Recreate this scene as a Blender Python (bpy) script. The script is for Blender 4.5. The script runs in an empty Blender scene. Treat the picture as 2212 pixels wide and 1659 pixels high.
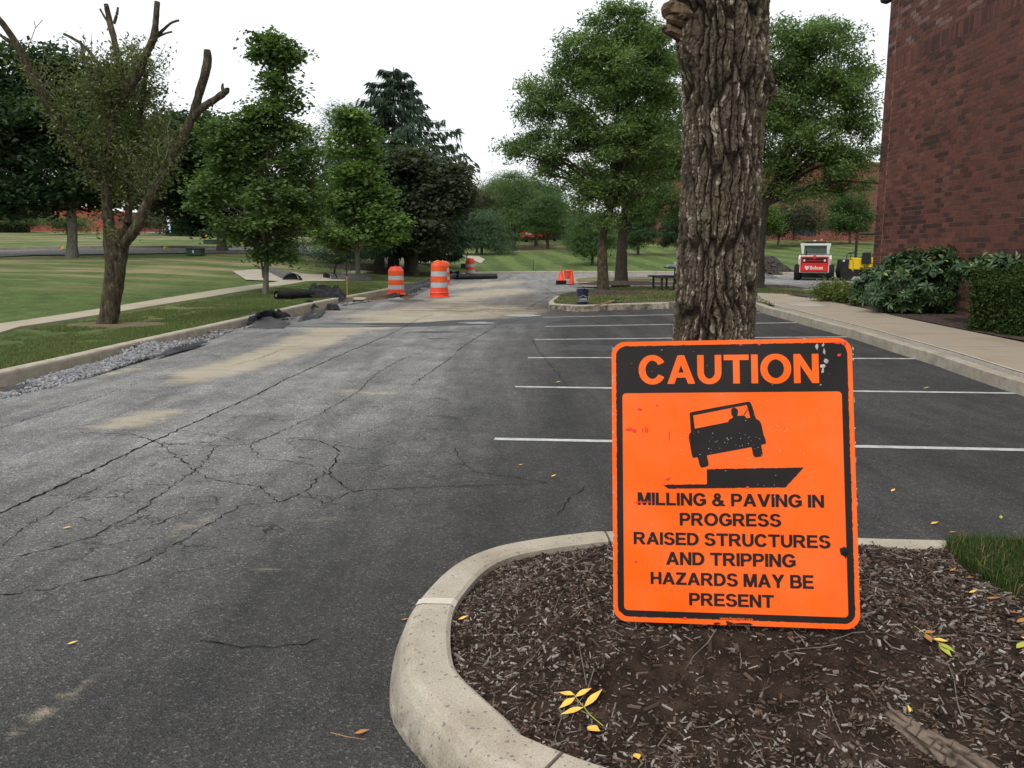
import bpy, math, random
import numpy as np
from mathutils import Vector, Matrix
from mathutils.geometry import delaunay_2d_cdt
from mathutils.bvhtree import BVHTree
random.seed(7); RS = np.random.RandomState(7)
S = bpy.context.scene
COL = S.collection
R = math.radians

# ------------------------------------------------------------------ camera, sky, sun, exposure
F, CX, CY = 1790.0, 1106.0, 829.5          # focal length and centre in units of a 2212 x 1659 view
CAM_H, PITCH = 1.55, R(9.34)
cam = bpy.data.cameras.new('camera'); cam.sensor_width = 36; cam.lens = F/2212*36
cam.clip_start = .05; cam.clip_end = 3000
co = bpy.data.objects.new('camera', cam); COL.objects.link(co)
co.location = (0, 0, CAM_H); co.rotation_euler = (math.pi/2-PITCH, 0, 0)
S.camera = co
SUN_EL, SUN_AZ = R(52), R(205)             # high, behind the camera, veiled by cloud
W = bpy.data.worlds.new('World'); S.world = W; W.use_nodes = True
nt = W.node_tree; nt.nodes.clear()
o_ = nt.nodes.new('ShaderNodeOutputWorld'); bg = nt.nodes.new('ShaderNodeBackground')
sk = nt.nodes.new('ShaderNodeTexSky'); sk.sky_type = 'NISHITA'; sk.sun_disc = False
sk.sun_elevation = SUN_EL; sk.sun_rotation = SUN_AZ; sk.dust_density = 3
hs = nt.nodes.new('ShaderNodeHueSaturation'); hs.inputs['Saturation'].default_value = .25
mx = nt.nodes.new('ShaderNodeMix'); mx.data_type = 'RGBA'; mx.inputs[0].default_value = .8
nt.links.new(sk.outputs[0], hs.inputs['Color']); nt.links.new(hs.outputs[0], mx.inputs[6])
mx.inputs[7].default_value = (9.6, 9.9, 10.2, 1)   # even cloud layer
bg.inputs['Strength'].default_value = .11
nt.links.new(mx.outputs[2], bg.inputs['Color']); nt.links.new(bg.outputs[0], o_.inputs[0])
sl = bpy.data.lights.new('sun', 'SUN'); sl.energy = 1.5; sl.angle = R(18); sl.color = (1, .96, .9)
so = bpy.data.objects.new('sun', sl); COL.objects.link(so)
_d = Vector((math.sin(SUN_AZ)*math.cos(SUN_EL), math.cos(SUN_AZ)*math.cos(SUN_EL), math.sin(SUN_EL)))
so.rotation_euler = _d.to_track_quat('Z', 'Y').to_euler()
S.view_settings.view_transform = 'Standard'; S.view_settings.look = 'None'
S.view_settings.exposure = 0.18; S.view_settings.gamma = 1
S.cycles.use_denoising = True; S.cycles.max_bounces = 6; S.cycles.diffuse_bounces = 3
S.cycles.transparent_max_bounces = 4

# ------------------------------------------------------------------ points on the ground
_c, _s = math.cos(PITCH), math.sin(PITCH)
def ray(px, py):
    a, b = (px-CX)/F, (py-CY)/F
    return Vector((a, _c-b*_s, -_s-b*_c))
def at(px, py, Y):
    d = ray(px, py); t = Y/d.y
    return Vector((d.x*t, Y, CAM_H+d.z*t))
def lot(x, y):
    s = .02*np.clip((np.asarray(y)-9.5)/7.5, 0, 1)*np.clip((30-np.asarray(y))/8, 0, 1)
    return s*np.clip(np.asarray(x)-.2, 0, 6)
def G(px, py, dz=0., zf=lot):
    z = dz
    for _ in range(12):
        d = ray(px, py); t = (z-CAM_H)/d.z
        z = .5*z+.5*(float(zf(d.x*t, d.y*t))+dz)
    d = ray(px, py); t = (z-CAM_H)/d.z
    return Vector((d.x*t, d.y*t, z))
def proj(x, y, z):
    X = np.asarray(x, float); Y = np.asarray(y, float); Z = np.asarray(z, float)-CAM_H
    dep = Y*_c-Z*_s; up = Y*_s+Z*_c
    dep = np.where(dep < .05, .05, dep)
    return CX+F*X/dep, CY-F*up/dep

# ------------------------------------------------------------------ numpy value noise
_P = RS.randint(0, 1 << 30, 4096)
def vnoise(x, y, z=0., seed=0):
    x, y, z = np.broadcast_arrays(np.asarray(x, float), np.asarray(y, float), np.asarray(z, float))
    xi, yi, zi = np.floor(x).astype(int), np.floor(y).astype(int), np.floor(z).astype(int)
    fx, fy, fz = x-xi, y-yi, z-zi
    fx, fy, fz = [t*t*(3-2*t) for t in (fx, fy, fz)]
    def h(a, b, c):
        return _P[(_P[(_P[(a+seed*131) & 4095]+b) & 4095]+c) & 4095]/float(1 << 30)
    def L(a, b, t): return a+(b-a)*t
    return L(L(L(h(xi, yi, zi), h(xi+1, yi, zi), fx), L(h(xi, yi+1, zi), h(xi+1, yi+1, zi), fx), fy),
             L(L(h(xi, yi, zi+1), h(xi+1, yi, zi+1), fx), L(h(xi, yi+1, zi+1), h(xi+1, yi+1, zi+1), fx), fy), fz)
def fbm(x, y, z=0., o=4, seed=0):
    r = 0; a = .5; n = 0
    for i in range(o):
        k = 2.03**i
        r = r+a*vnoise(np.asarray(x)*k+i*7.1, np.asarray(y)*k+i*3.3, np.asarray(z)*k, seed+i); n += a; a *= .5
    return r/n

# ------------------------------------------------------------------ objects, tags
def tag(o, label=None, cat=None, group=None, kind=None):
    if label: o['label'] = label
    if cat: o['category'] = cat
    if group: o['group'] = group
    if kind: o['kind'] = kind
    return o
def empty(name, loc=(0, 0, 0), rz=0, **k):
    o = bpy.data.objects.new(name, None); COL.objects.link(o)
    o.location = loc; o.rotation_euler = (0, 0, rz); o.empty_display_size = .2
    return tag(o, **k)
def link(name, me, mat=None, parent=None, loc=None, rz=0, **k):
    o = bpy.data.objects.new(name, me); COL.objects.link(o)
    if mat is not None and not me.materials: me.materials.append(mat)
    if parent is not None: o.parent = parent
    if loc is not None: o.location = loc
    if rz: o.rotation_euler = (0, 0, rz)
    return tag(o, **k)
def npmesh(name, V, Fc, smooth=False, col=None, attrs=None):
    """V (n,3); Fc (m,k) all faces with k corners"""
    V = np.asarray(V, np.float32); Fc = np.asarray(Fc, np.int32)
    me = bpy.data.meshes.new(name)
    me.vertices.add(len(V)); me.vertices.foreach_set('co', V.ravel())
    m, k = Fc.shape
    me.loops.add(m*k); me.loops.foreach_set('vertex_index', Fc.ravel())
    me.polygons.add(m); me.polygons.foreach_set('loop_start', np.arange(m, dtype=np.int32)*k)
    me.polygons.foreach_set('use_smooth', np.full(m, bool(smooth)))
    if col is not None:
        a = me.color_attributes.new('Col', 'FLOAT_COLOR', 'POINT')
        c4 = np.ones((len(V), 4), np.float32); c4[:, :3] = col; a.data.foreach_set('color', c4.ravel())
    for n, v in (attrs or {}).items():
        a = me.attributes.new(n, 'FLOAT', 'POINT'); a.data.foreach_set('value', np.asarray(v, np.float32))
    me.update(calc_edges=True); me.validate()
    return me
class MB:
    def __init__(s): s.v = []; s.f = []
    def add(s, V, Fc):
        n = len(s.v); s.v += [tuple(p) for p in V]; s.f += [tuple(i+n for i in q) for q in Fc]; return s
    def box(s, x0, x1, y0, y1, z0, z1, b=0., M=None, tx=1., ty=1.):
        """box; b bevels the four upright edges and the top; tx,ty scale the top"""
        cx, cy = (x0+x1)/2, (y0+y1)/2
        def ring(z, i, sx=1., sy=1.):
            if b <= 0: P = [(x0, y0), (x1, y0), (x1, y1), (x0, y1)]
            else:
                c = b
                P = [(x0+c, y0+i), (x1-c, y0+i), (x1-i, y0+c), (x1-i, y1-c), (x1-c, y1-i), (x0+c, y1-i), (x0+i, y1-c), (x0+i, y0+c)]
            return [(cx+(p[0]-cx)*sx, cy+(p[1]-cy)*sy, z) for p in P]
        if b > 0: rings = [ring(z0, b*.5), ring(z0+b*.5, 0), ring(z1-b*.6, 0, tx, ty), ring(z1, b*.6, tx, ty)]
        else: rings = [ring(z0, 0), ring(z1, 0, tx, ty)]
        k = len(rings[0]); V = [p for r in rings for p in r]; Fc = []
        for j in range(len(rings)-1):
            for i in range(k): Fc.append((j*k+i, j*k+(i+1) % k, (j+1)*k+(i+1) % k, (j+1)*k+i))
        Fc.append(tuple(range(k))[::-1]); Fc.append(tuple((len(rings)-1)*k+i for i in range(k)))
        if M is not None: V = [M @ Vector(p) for p in V]
        return s.add(V, Fc)
    def lathe(s, prof, n=16, M=None, cap=True):
        V = []; Fc = []
        for r, z in prof:
            for i in range(n):
                a = 2*math.pi*i/n; V.append((r*math.cos(a), r*math.sin(a), z))
        for j in range(len(prof)-1):
            for i in range(n): Fc.append((j*n+i, j*n+(i+1) % n, (j+1)*n+(i+1) % n, (j+1)*n+i))
        if cap:
            Fc.append(tuple(range(n))[::-1]); Fc.append(tuple((len(prof)-1)*n+i for i in range(n)))
        if M is not None: V = [M @ Vector(p) for p in V]
        return s.add(V, Fc)
    def tube(s, pts, rad, n=8, cap=True, rough=0.):
        pts = [Vector(p) for p in pts]
        if not hasattr(rad, '__len__'): rad = [rad]*len(pts)
        V = []; Fc = []; up = Vector((.13, .31, .94))
        for i, p in enumerate(pts):
            t = (pts[min(i+1, len(pts)-1)]-pts[max(i-1, 0)]).normalized()
            u = t.cross(up)
            if u.length < .15: u = t.cross(Vector((1, 0, 0)))
            u.normalize(); w = u.cross(t).normalized()
            for k in range(n):
                a = 2*math.pi*k/n; r = rad[i]*(1+(random.random()-.5)*rough)
                V.append(p+(u*math.cos(a)+w*math.sin(a))*r)
        for i in range(len(pts)-1):
            for k in range(n): Fc.append((i*n+k, i*n+(k+1) % n, (i+1)*n+(k+1) % n, (i+1)*n+k))
        if cap: Fc.append(tuple(range(n))[::-1]); Fc.append(tuple((len(pts)-1)*n+i for i in range(n)))
        return s.add(V, Fc)
    def mesh(s, name, smooth=False):
        me = bpy.data.meshes.new(name); me.from_pydata(s.v, [], s.f); me.update()
        if smooth:
            me.polygons.foreach_set('use_smooth', [True]*len(me.polygons))
            try: me.set_sharp_from_angle(angle=R(40))
            except Exception: pass
        return me
    def build(s, name, mat, parent=None, loc=None, rz=0, smooth=False, **k):
        return link(name, s.mesh(name, smooth), mat, parent, loc, rz, **k)
def catmull(P, k=6, closed=False):
    P = [Vector(p) for p in P]; n = len(P); out = []
    rng = range(n) if closed else range(n-1)
    for i in rng:
        g = (lambda j: P[j % n]) if closed else (lambda j: P[max(0, min(n-1, j))])
        a, b, c, d = g(i-1), g(i), g(i+1), g(i+2)
        for t in range(k):
            u = t/k
            out.append(.5*((2*b)+(c-a)*u+(2*a-5*b+4*c-d)*u*u+(3*b-a-3*c+d)*u**3))
    if not closed: out.append(P[-1])
    return out
def resample(P, step):
    out = [P[0]]; acc = 0
    for a, b in zip(P[:-1], P[1:]):
        L = (b-a).length; t = step-acc
        while t <= L: out.append(a+(b-a)*(t/L)); t += step
        acc = (acc+L) % step
    out.append(P[-1]); return out
def inpoly(pts, poly):
    x, y = pts[:, 0], pts[:, 1]; r = np.zeros(len(pts), bool); n = len(poly)
    for i in range(n):
        x0, y0 = poly[i][0], poly[i][1]; x1, y1 = poly[(i+1) % n][0], poly[(i+1) % n][1]
        if y0 == y1: continue
        c = ((y0 > y) != (y1 > y)) & (x < (x1-x0)*(y-y0)/(y1-y0)+x0); r ^= c
    return r
def region(outer, holes=(), interior=None, clean=0.):
    """triangulate a polygon with holes and inner points: (V2, F)"""
    vs = []; es = []
    for ring in [outer]+list(holes):
        n = len(vs); k = len(ring); vs += [Vector((p[0], p[1])) for p in ring]
        es += [(n+i, n+(i+1) % k) for i in range(k)]
    if interior is not None and len(interior):
        I = np.asarray(interior); m = inpoly(I, outer)
        for h in holes: m &= ~inpoly(I, h)
        vs += [Vector((float(p[0]), float(p[1]))) for p in I[m]]
    r = delaunay_2d_cdt(vs, es, [], 0, 1e-5)
    V2 = np.array([(v.x, v.y) for v in r[0]]); Fc = np.array([f for f in r[2] if len(f) == 3])
    c = V2[Fc].mean(1); m = inpoly(c, outer)
    for h in holes: m &= ~inpoly(c, h)
    Fc = Fc[m]
    a = V2[Fc]; cr = (a[:, 1, 0]-a[:, 0, 0])*(a[:, 2, 1]-a[:, 0, 1])-(a[:, 1, 1]-a[:, 0, 1])*(a[:, 2, 0]-a[:, 0, 0])
    Fc[cr < 0] = Fc[cr < 0][:, ::-1]
    return V2, Fc
def slab(poly, zf, th, mat, name, parent=None, dz=0., **k):
    """a flat-ish prism over a 2D polygon: top follows zf+dz"""
    V2, Fc = region([(p[0], p[1]) for p in poly])
    zt = np.array([float(zf(x, y))+dz for x, y in V2]); n = len(V2)
    V = [(x, y, z) for (x, y), z in zip(V2, zt)]+[(x, y, z-th) for (x, y), z in zip(V2, zt)]
    FF = [tuple(f) for f in Fc]
    m = len(poly)
    area = sum(poly[i][0]*poly[(i+1) % m][1]-poly[(i+1) % m][0]*poly[i][1] for i in range(m))
    for i in range(m):
        a, b = i, (i+1) % m
        if area < 0: a, b = b, a
        FF.append((a, a+n, b+n, b))
    me = bpy.data.meshes.new(name); me.from_pydata(V, [], FF); me.update()
    return link(name, me, mat, parent, **k)

# ------------------------------------------------------------------ materials
def _n(nt, t, **kw):
    n = nt.nodes.new(t)
    for a, b in kw.items(): setattr(n, a, b)
    return n
def ramp(nt, src, stops):
    r = _n(nt, 'ShaderNodeValToRGB'); nt.links.new(src, r.inputs[0]); el = r.color_ramp.elements
    while len(el) < len(stops): el.new(.5)
    for e, (p, c) in zip(el, stops):
        e.position = p; e.color = tuple(c)+(1,) if len(c) == 3 else c
    return r.outputs[0]
def nz(nt, scale, detail=4, rough=.55, dist=0., vec=None, dim='3D'):
    n = _n(nt, 'ShaderNodeTexNoise'); n.inputs['Scale'].default_value = scale; n.inputs['Detail'].default_value = detail
    n.inputs['Roughness'].default_value = rough; n.inputs['Distortion'].default_value = dist
    if vec is not None: nt.links.new(vec, n.inputs['Vector'])
    return n.outputs['Fac']
def mathn(nt, op, a, b=None, c=None, clamp=False):
    n = _n(nt, 'ShaderNodeMath', operation=op, use_clamp=clamp)
    for i, v in enumerate((a, b, c)):
        if v is None: continue
        if isinstance(v, (int, float)): n.inputs[i].default_value = v
        else: nt.links.new(v, n.inputs[i])
    return n.outputs[0]
def mixc(nt, fac, a, b, blend='MIX'):
    n = _n(nt, 'ShaderNodeMix', data_type='RGBA', blend_type=blend)
    for i, v in ((0, fac), (6, a), (7, b)):
        if isinstance(v, (int, float)): n.inputs[i].default_value = v
        elif isinstance(v, tuple): n.inputs[i].default_value = v+(1,) if len(v) == 3 else v
        else: nt.links.new(v, n.inputs[i])
    return n.outputs[2]
def pos(nt, obj=False, sc=(1, 1, 1)):
    if obj: v = _n(nt, 'ShaderNodeTexCoord').outputs['Object']
    else: v = _n(nt, 'ShaderNodeNewGeometry').outputs['Position']
    if sc != (1, 1, 1):
        m = _n(nt, 'ShaderNodeMapping'); m.inputs['Scale'].default_value = sc; nt.links.new(v, m.inputs['Vector']); v = m.outputs[0]
    return v
def newmat(name, rough=.8, spec=.3, metal=0.):
    m = bpy.data.materials.new(name); m.use_nodes = True; nt = m.node_tree
    b = nt.nodes['Principled BSDF']; b.inputs['Roughness'].default_value = rough
    b.inputs['Specular IOR Level'].default_value = spec; b.inputs['Metallic'].default_value = metal
    return m, nt, b
def bump(nt, b, h, strength=.5, dist=.01):
    n = _n(nt, 'ShaderNodeBump'); n.inputs['Strength'].default_value = strength; n.inputs['Distance'].default_value = dist
    nt.links.new(h, n.inputs['Height']); nt.links.new(n.outputs[0], b.inputs['Normal'])
def M(name, cols, scale=5, detail=5, rough=.8, spec=.3, metal=0., bmp=0., bs=None, bd=.01, obj=True, sc=(1, 1, 1), speck=None, lo=.3, hi=.7):
    """procedural material: noise through a ramp of colours, optional speckles, optional bump"""
    m, nt, b = newmat(name, rough, spec, metal)
    v = pos(nt, obj, sc)
    if isinstance(cols, tuple): cols = [cols, tuple(c*.8 for c in cols)]
    k = len(cols)
    c = ramp(nt, nz(nt, scale, detail, vec=v), [(lo+(hi-lo)*i/(k-1), x) for i, x in enumerate(cols)])
    if speck:
        s_, th, sc_ = speck
        f = ramp(nt, nz(nt, s_, 2, vec=v), [(th, (0, 0, 0)), (th+.03, (1, 1, 1))])
        c = mixc(nt, f, c, sc_)
    nt.links.new(c, b.inputs['Base Color'])
    if bmp: bump(nt, b, nz(nt, bs or scale*4, 5, vec=v), bmp, bd)
    return m
def M_attr(name, rough=.6, spec=.2, transl=0., bmp=0., bs=60):
    m, nt, b = newmat(name, rough, spec)
    a = _n(nt, 'ShaderNodeVertexColor', layer_name='Col'); nt.links.new(a.outputs[0], b.inputs['Base Color'])
    if bmp: bump(nt, b, nz(nt, bs, 3, vec=pos(nt)), bmp, .01)
    if transl:
        t = _n(nt, 'ShaderNodeBsdfTranslucent'); nt.links.new(mixc(nt, 1., a.outputs[0], (1.2, 1.5, .6), 'MULTIPLY'), t.inputs[0])
        mxs = _n(nt, 'ShaderNodeMixShader'); mxs.inputs[0].default_value = transl
        nt.links.new(b.outputs[0], mxs.inputs[1]); nt.links.new(t.outputs[0], mxs.inputs[2])
        nt.links.new(mxs.outputs[0], nt.nodes['Material Output'].inputs[0])
    return m

MAT = {}
MAT['leaf'] = M_attr('leaf_material', .5, .25, .36)
MAT['blade'] = M_attr('grass_blade_material', .6, .2, .25)
MAT['chip'] = M_attr('wood_chip_material', .85, .15)
MAT['stone'] = M_attr('gravel_material', .85, .2)
MAT['concrete'] = M('concrete', [(.27, .24, .19), (.37, .33, .265), (.43, .39, .32)], 3, 8, .9, .2, bmp=.25, bs=120, bd=.004, obj=False)
MAT['walk'] = M('sidewalk_concrete', [(.27, .215, .16), (.35, .285, .215), (.31, .27, .22)], .9, 7, .85, .25, bmp=.15, bs=150, bd=.003, obj=False)
MAT['path'] = M('footpath_concrete', [(.3, .26, .185), (.38, .33, .24), (.34, .3, .23)], .9, 7, .85, .25, bmp=.15, bs=150, bd=.003, obj=False)
MAT['walk_light'] = M('pale_concrete', [(.42, .39, .34), (.36, .33, .28)], 2, 7, .85, .25, obj=False)
MAT['joint'] = M('joint_mortar', [(.62, .56, .47), (.5, .45, .38)], 9, obj=False)
MAT['paint'] = M('white_line_paint', [(.58, .58, .56), (.3, .3, .3)], 9, 9, .7, .3, obj=False, speck=(90, .64, (.16, .16, .16)))
MAT['bark'] = M('bark', [(.05, .04, .03), (.1, .085, .065), (.17, .15, .12)], 7, 8, .95, .1, bmp=1., bs=22, bd=.03, sc=(3, 3, .8), obj=False)
MAT['bark_dark'] = M('dark_bark', [(.03, .025, .02), (.07, .058, .047)], 7, 8, .95, .1, bmp=.8, bs=22, bd=.03, sc=(3, 3, .8), obj=False)
MAT['bark_grey'] = M('grey_bark', [(.1, .09, .075), (.2, .18, .15)], 7, 8, .95, .1, bmp=.6, bs=22, bd=.02, sc=(3, 3, .8), obj=False)
MAT['black'] = M('black_plastic', [(.012, .012, .014), (.022, .022, .024)], 6, 3, .45, .4)
MAT['rubber'] = M('tyre_rubber', [(.014, .014, .014), (.03, .028, .026)], 8, 4, .85, .25)
MAT['metal_black'] = M('black_painted_steel', [(.012, .013, .014), (.02, .02, .021)], 5, 3, .5, .4)
MAT['galv'] = M('galvanised_steel', [(.1, .1, .1), (.2, .2, .2)], 6, 5, .55, .4, .3)
MAT['white'] = M('white_paint', [(.78, .78, .77), (.66, .66, .64)], 3, 5, .45, .4)
MAT['red'] = M('red_paint', [(.72, .03, .02), (.6, .022, .018)], 3, 5, .4, .4)
MAT['yellow'] = M('yellow_paint', [(.8, .56, .02), (.68, .46, .02)], 3, 5, .45, .4)
MAT['orange'] = M('orange_plastic', [(.86, .11, .012), (.72, .075, .012)], 5, 6, .5, .35, speck=(24, .7, (.4, .08, .03)))
MAT['orange_red'] = M('faded_orange_plastic', [(.85, .085, .03), (.7, .06, .025)], 5, 6, .5, .35, speck=(18, .68, (.35, .08, .04)))
MAT['reflect'] = M('white_reflective_band', [(.48, .48, .49), (.38, .38, .4)], 8, 5, .5, .4, speck=(30, .68, (.25, .22, .2)))
MAT['glass_dark'] = M('dark_glass', [(.006, .008, .008), (.02, .024, .024)], .4, 2, .12, .5)
MAT['glass'] = M('cab_glass', [(.05, .08, .06), (.1, .15, .11)], 1.2, 2, .1, .5)
MAT['fabric'] = M('black_geotextile', [(.007, .007, .008), (.02, .02, .021)], 9, 6, .6, .18, bmp=.5, bs=50, bd=.01, obj=False)
MAT['fabric_grey'] = M('dusty_geotextile', [(.035, .036, .039), (.08, .082, .087)], 5, 6, .8, .3, bmp=.5, bs=40, bd=.01, obj=False)
MAT['wood'] = M('tool_handle_wood', [(.42, .24, .09), (.3, .16, .06)], 8, 4, .6, .3)
MAT['navy'] = M('navy_plastic', [(.012, .016, .045), (.02, .026, .07)], 6, 4, .4, .4)
MAT['letter_white'] = M('white_lettering', [(.75, .75, .75), (.6, .6, .6)], 10, 3, .6, .3)
MAT['letter_black'] = M('black_lettering', [(.01, .01, .01), (.03, .03, .03)], 10, 3, .6, .3)
MAT['paper'] = M('paper', [(.7, .7, .7), (.5, .5, .52)], 10, 3, .8, .2)
MAT['green_box'] = M('green_metal', [(.02, .045, .03), (.03, .06, .04)], 4, 3, .5, .4)
MAT['beacon'] = M('amber_plastic', [(.9, .25, .02), (.8, .2, .02)], 4, 2, .3, .5)
MAT['trunk_hedge'] = M('dead_twigs', [(.02, .016, .01), (.05, .04, .028)], 20, 5, .95, .1, bmp=.8, bs=30, bd=.02, obj=False)
def soil_mat(name, a, b_, c_):
    return M(name, [a, b_, c_], 12, 8, .95, .1, bmp=1., bs=60, bd=.02, obj=False)
MAT['mulch'] = soil_mat('mulch_soil', (.013, .009, .0065), (.031, .021, .015), (.058, .039, .028))
MAT['soil'] = soil_mat('bare_soil', (.07, .05, .035), (.12, .088, .06), (.19, .14, .1))
MAT['mulch_far'] = soil_mat('brown_mulch', (.035, .026, .022), (.07, .052, .044), (.13, .1, .088))
def grass_mat(name, g1, g2, dry, stripes=0., dryness=.5):
    m, nt, b = newmat(name, .9, .12)
    v = pos(nt)
    base = ramp(nt, nz(nt, 2.2, 8, .65, vec=v), [(.32, g1), (.68, g2)])
    fine = ramp(nt, nz(nt, 16, 9, .78, vec=v), [(.32, (.5, .52, .5)), (.68, (1.45, 1.4, 1.3))])
    base = mixc(nt, 1., base, fine, 'MULTIPLY')
    dr = pos(nt, False, (.12, .42, .3))
    f = nz(nt, 1.3, 7, .62, vec=dr)
    f = ramp(nt, f, [(.6-.2*dryness, (0, 0, 0)), (.74-.22*dryness, (.92, .92, .92))])
    a = _n(nt, 'ShaderNodeAttribute', attribute_name='dry')
    f = mathn(nt, 'MULTIPLY', f, a.outputs['Fac'], clamp=True)
    c = mixc(nt, f, base, dry)
    if stripes:
        sa = _n(nt, 'ShaderNodeAttribute', attribute_name='stripe')
        mp = _n(nt, 'ShaderNodeMapping'); mp.inputs['Rotation'].default_value = (0, 0, R(-6)); nt.links.new(v, mp.inputs['Vector'])
        wv = _n(nt, 'ShaderNodeTexWave', wave_type='BANDS', bands_direction='X'); wv.inputs['Scale'].default_value = .13
        wv.inputs['Distortion'].default_value = 1.6; wv.inputs['Detail'].default_value = 2; wv.inputs['Detail Scale'].default_value = 3
        nt.links.new(mp.outputs[0], wv.inputs['Vector'])
        st = ramp(nt, wv.outputs['Fac'], [(.3, (.85, .88, .86)), (.7, (1.28, 1.22, 1.25))])
        c = mixc(nt, mathn(nt, 'MULTIPLY', sa.outputs['Fac'], stripes), c, mixc(nt, 1., c, st, 'MULTIPLY'))
    nt.links.new(c, b.inputs['Base Color'])
    bump(nt, b, nz(nt, 45, 6, .7, vec=v), .8, .05)
    return m
MAT['lawn'] = grass_mat('lawn_grass', (.056, .096, .028), (.125, .175, .055), (.28, .235, .13), .9, .68)
MAT['lawn_isle'] = grass_mat('island_grass', (.065, .085, .032), (.12, .14, .06), (.27, .22, .13), 0, .8)
def asphalt_mat():
    m, nt, b = newmat('old_asphalt', .82, .35)
    v = pos(nt)
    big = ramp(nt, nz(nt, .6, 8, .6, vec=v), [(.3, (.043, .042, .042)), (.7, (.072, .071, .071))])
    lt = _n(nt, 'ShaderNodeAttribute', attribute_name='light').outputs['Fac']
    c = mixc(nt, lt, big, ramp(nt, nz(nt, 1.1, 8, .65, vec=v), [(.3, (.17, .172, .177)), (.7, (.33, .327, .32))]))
    mot = ramp(nt, nz(nt, 5, 9, .75, vec=pos(nt, False, (1, .6, 1))), [(.3, (.68, .68, .69)), (.7, (1.36, 1.34, 1.3))]); c = mixc(nt, .85, c, mot, 'MULTIPLY')
    tr = ramp(nt, nz(nt, 1.5, 6, .6, vec=pos(nt, False, (1.6, .12, 1))), [(.35, (.74, .73, .72)), (.68, (1.5, 1.48, 1.43))]); c = mixc(nt, .8, c, tr, 'MULTIPLY')
    # exposed aggregate
    vo = _n(nt, 'ShaderNodeTexVoronoi', feature='F1'); vo.inputs['Scale'].default_value = 120; nt.links.new(v, vo.inputs['Vector'])
    sp = _n(nt, 'ShaderNodeSeparateColor'); nt.links.new(vo.outputs['Color'], sp.inputs[0])
    ag = ramp(nt, sp.outputs[0], [(0, (.4, .4, .41)), (.6, (.85, .85, .85)), (.93, (1.35, 1.33, 1.3)), (1., (3., 2.9, 2.7))])
    c = mixc(nt, .8, c, ag, 'MULTIPLY')
    # sand, rust and dried mud
    sd = _n(nt, 'ShaderNodeAttribute', attribute_name='sand').outputs['Fac']
    stx = pos(nt, False, (.5, 2.2, 1))
    n1 = ramp(nt, nz(nt, 1.6, 9, .72, .6, vec=stx), [(.32, (0, 0, 0)), (.72, (1, 1, 1))])
    f = ramp(nt, mathn(nt, 'ADD', sd, mathn(nt, 'MULTIPLY', mathn(nt, 'SUBTRACT', nz(nt, 2.2, 11, .8, .9, vec=stx), .5), 2.3)), [(.4, (0, 0, 0)), (.62, (.22, .22, .22)), (1., (.95, .95, .95))])
    sandc = ramp(nt, nz(nt, .9, 5, vec=v), [(.35, (.6, .52, .38)), (.62, (.5, .42, .29)), (.78, (.42, .25, .11))])
    c = mixc(nt, mathn(nt, 'MULTIPLY', f, .8), c, sandc)
    br = _n(nt, 'ShaderNodeAttribute', attribute_name='mud').outputs['Fac']
    f2 = mathn(nt, 'MULTIPLY', br, ramp(nt, nz(nt, 2.1, 10, .75, 1., vec=stx), [(.47, (0, 0, 0)), (.55, (1, 1, 1))]), clamp=True)
    c = mixc(nt, mathn(nt, 'MULTIPLY', f2, .85), c, (.13, .085, .055))
    # damp patches
    wt = _n(nt, 'ShaderNodeAttribute', attribute_name='wet').outputs['Fac']
    w = mathn(nt, 'ADD', wt, mathn(nt, 'MULTIPLY', mathn(nt, 'SUBTRACT', nz(nt, 2.4, 8, .7, vec=stx), .5), .9))
    w = ramp(nt, w, [(.44, (0, 0, 0)), (.5, (1, 1, 1))])
    c = mixc(nt, w, c, (.052, .053, .056))
    # fine alligator cracking
    cv = _n(nt, 'ShaderNodeTexVoronoi', feature='DISTANCE_TO_EDGE'); cv.inputs['Scale'].default_value = 2.6
    wn = _n(nt, 'ShaderNodeTexNoise'); wn.inputs['Scale'].default_value = 5; wn.inputs['Detail'].default_value = 7; wn.inputs['Roughness'].default_value = .7; nt.links.new(v, wn.inputs['Vector'])
    va = _n(nt, 'ShaderNodeVectorMath', operation='MULTIPLY_ADD'); nt.links.new(wn.outputs['Color'], va.inputs[0]); va.inputs[1].default_value = (.4, .4, 0); nt.links.new(v, va.inputs[2]); nt.links.new(va.outputs[0], cv.inputs['Vector'])
    wdt = mathn(nt, 'MULTIPLY', ramp(nt, nz(nt, 3.5, 4, vec=v), [(.42, (0, 0, 0)), (.62, (1, 1, 1))]), .017)
    ck = mathn(nt, 'LESS_THAN', cv.outputs['Distance'], wdt)
    ckf = mathn(nt, 'MULTIPLY', ck, _n(nt, 'ShaderNodeAttribute', attribute_name='alligator').outputs['Fac'])
    c = mixc(nt, mathn(nt, 'MULTIPLY', ckf, .85), c, (.014, .013, .013))
    # random pale scuffs
    sc = ramp(nt, nz(nt, 7, 3, .5, vec=pos(nt, False, (.5, 2.5, 1))), [(.7, (0, 0, 0)), (.76, (1, 1, 1))])
    c = mixc(nt, mathn(nt, 'MULTIPLY', sc, mathn(nt, 'ADD', mathn(nt, 'MULTIPLY', lt, .6), .06)), c, (.44, .41, .35))
    nt.links.new(c, b.inputs['Base Color'])
    nt.links.new(mathn(nt, 'SUBTRACT', .85, mathn(nt, 'MULTIPLY', w, .35)), b.inputs['Roughness'])
    h = mathn(nt, 'ADD', vo.outputs['Distance'], mathn(nt, 'MULTIPLY', nz(nt, 160, 4, vec=v), .8))
    bump(nt, b, h, .9, .014)
    return m
MAT['asphalt'] = asphalt_mat()
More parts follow.
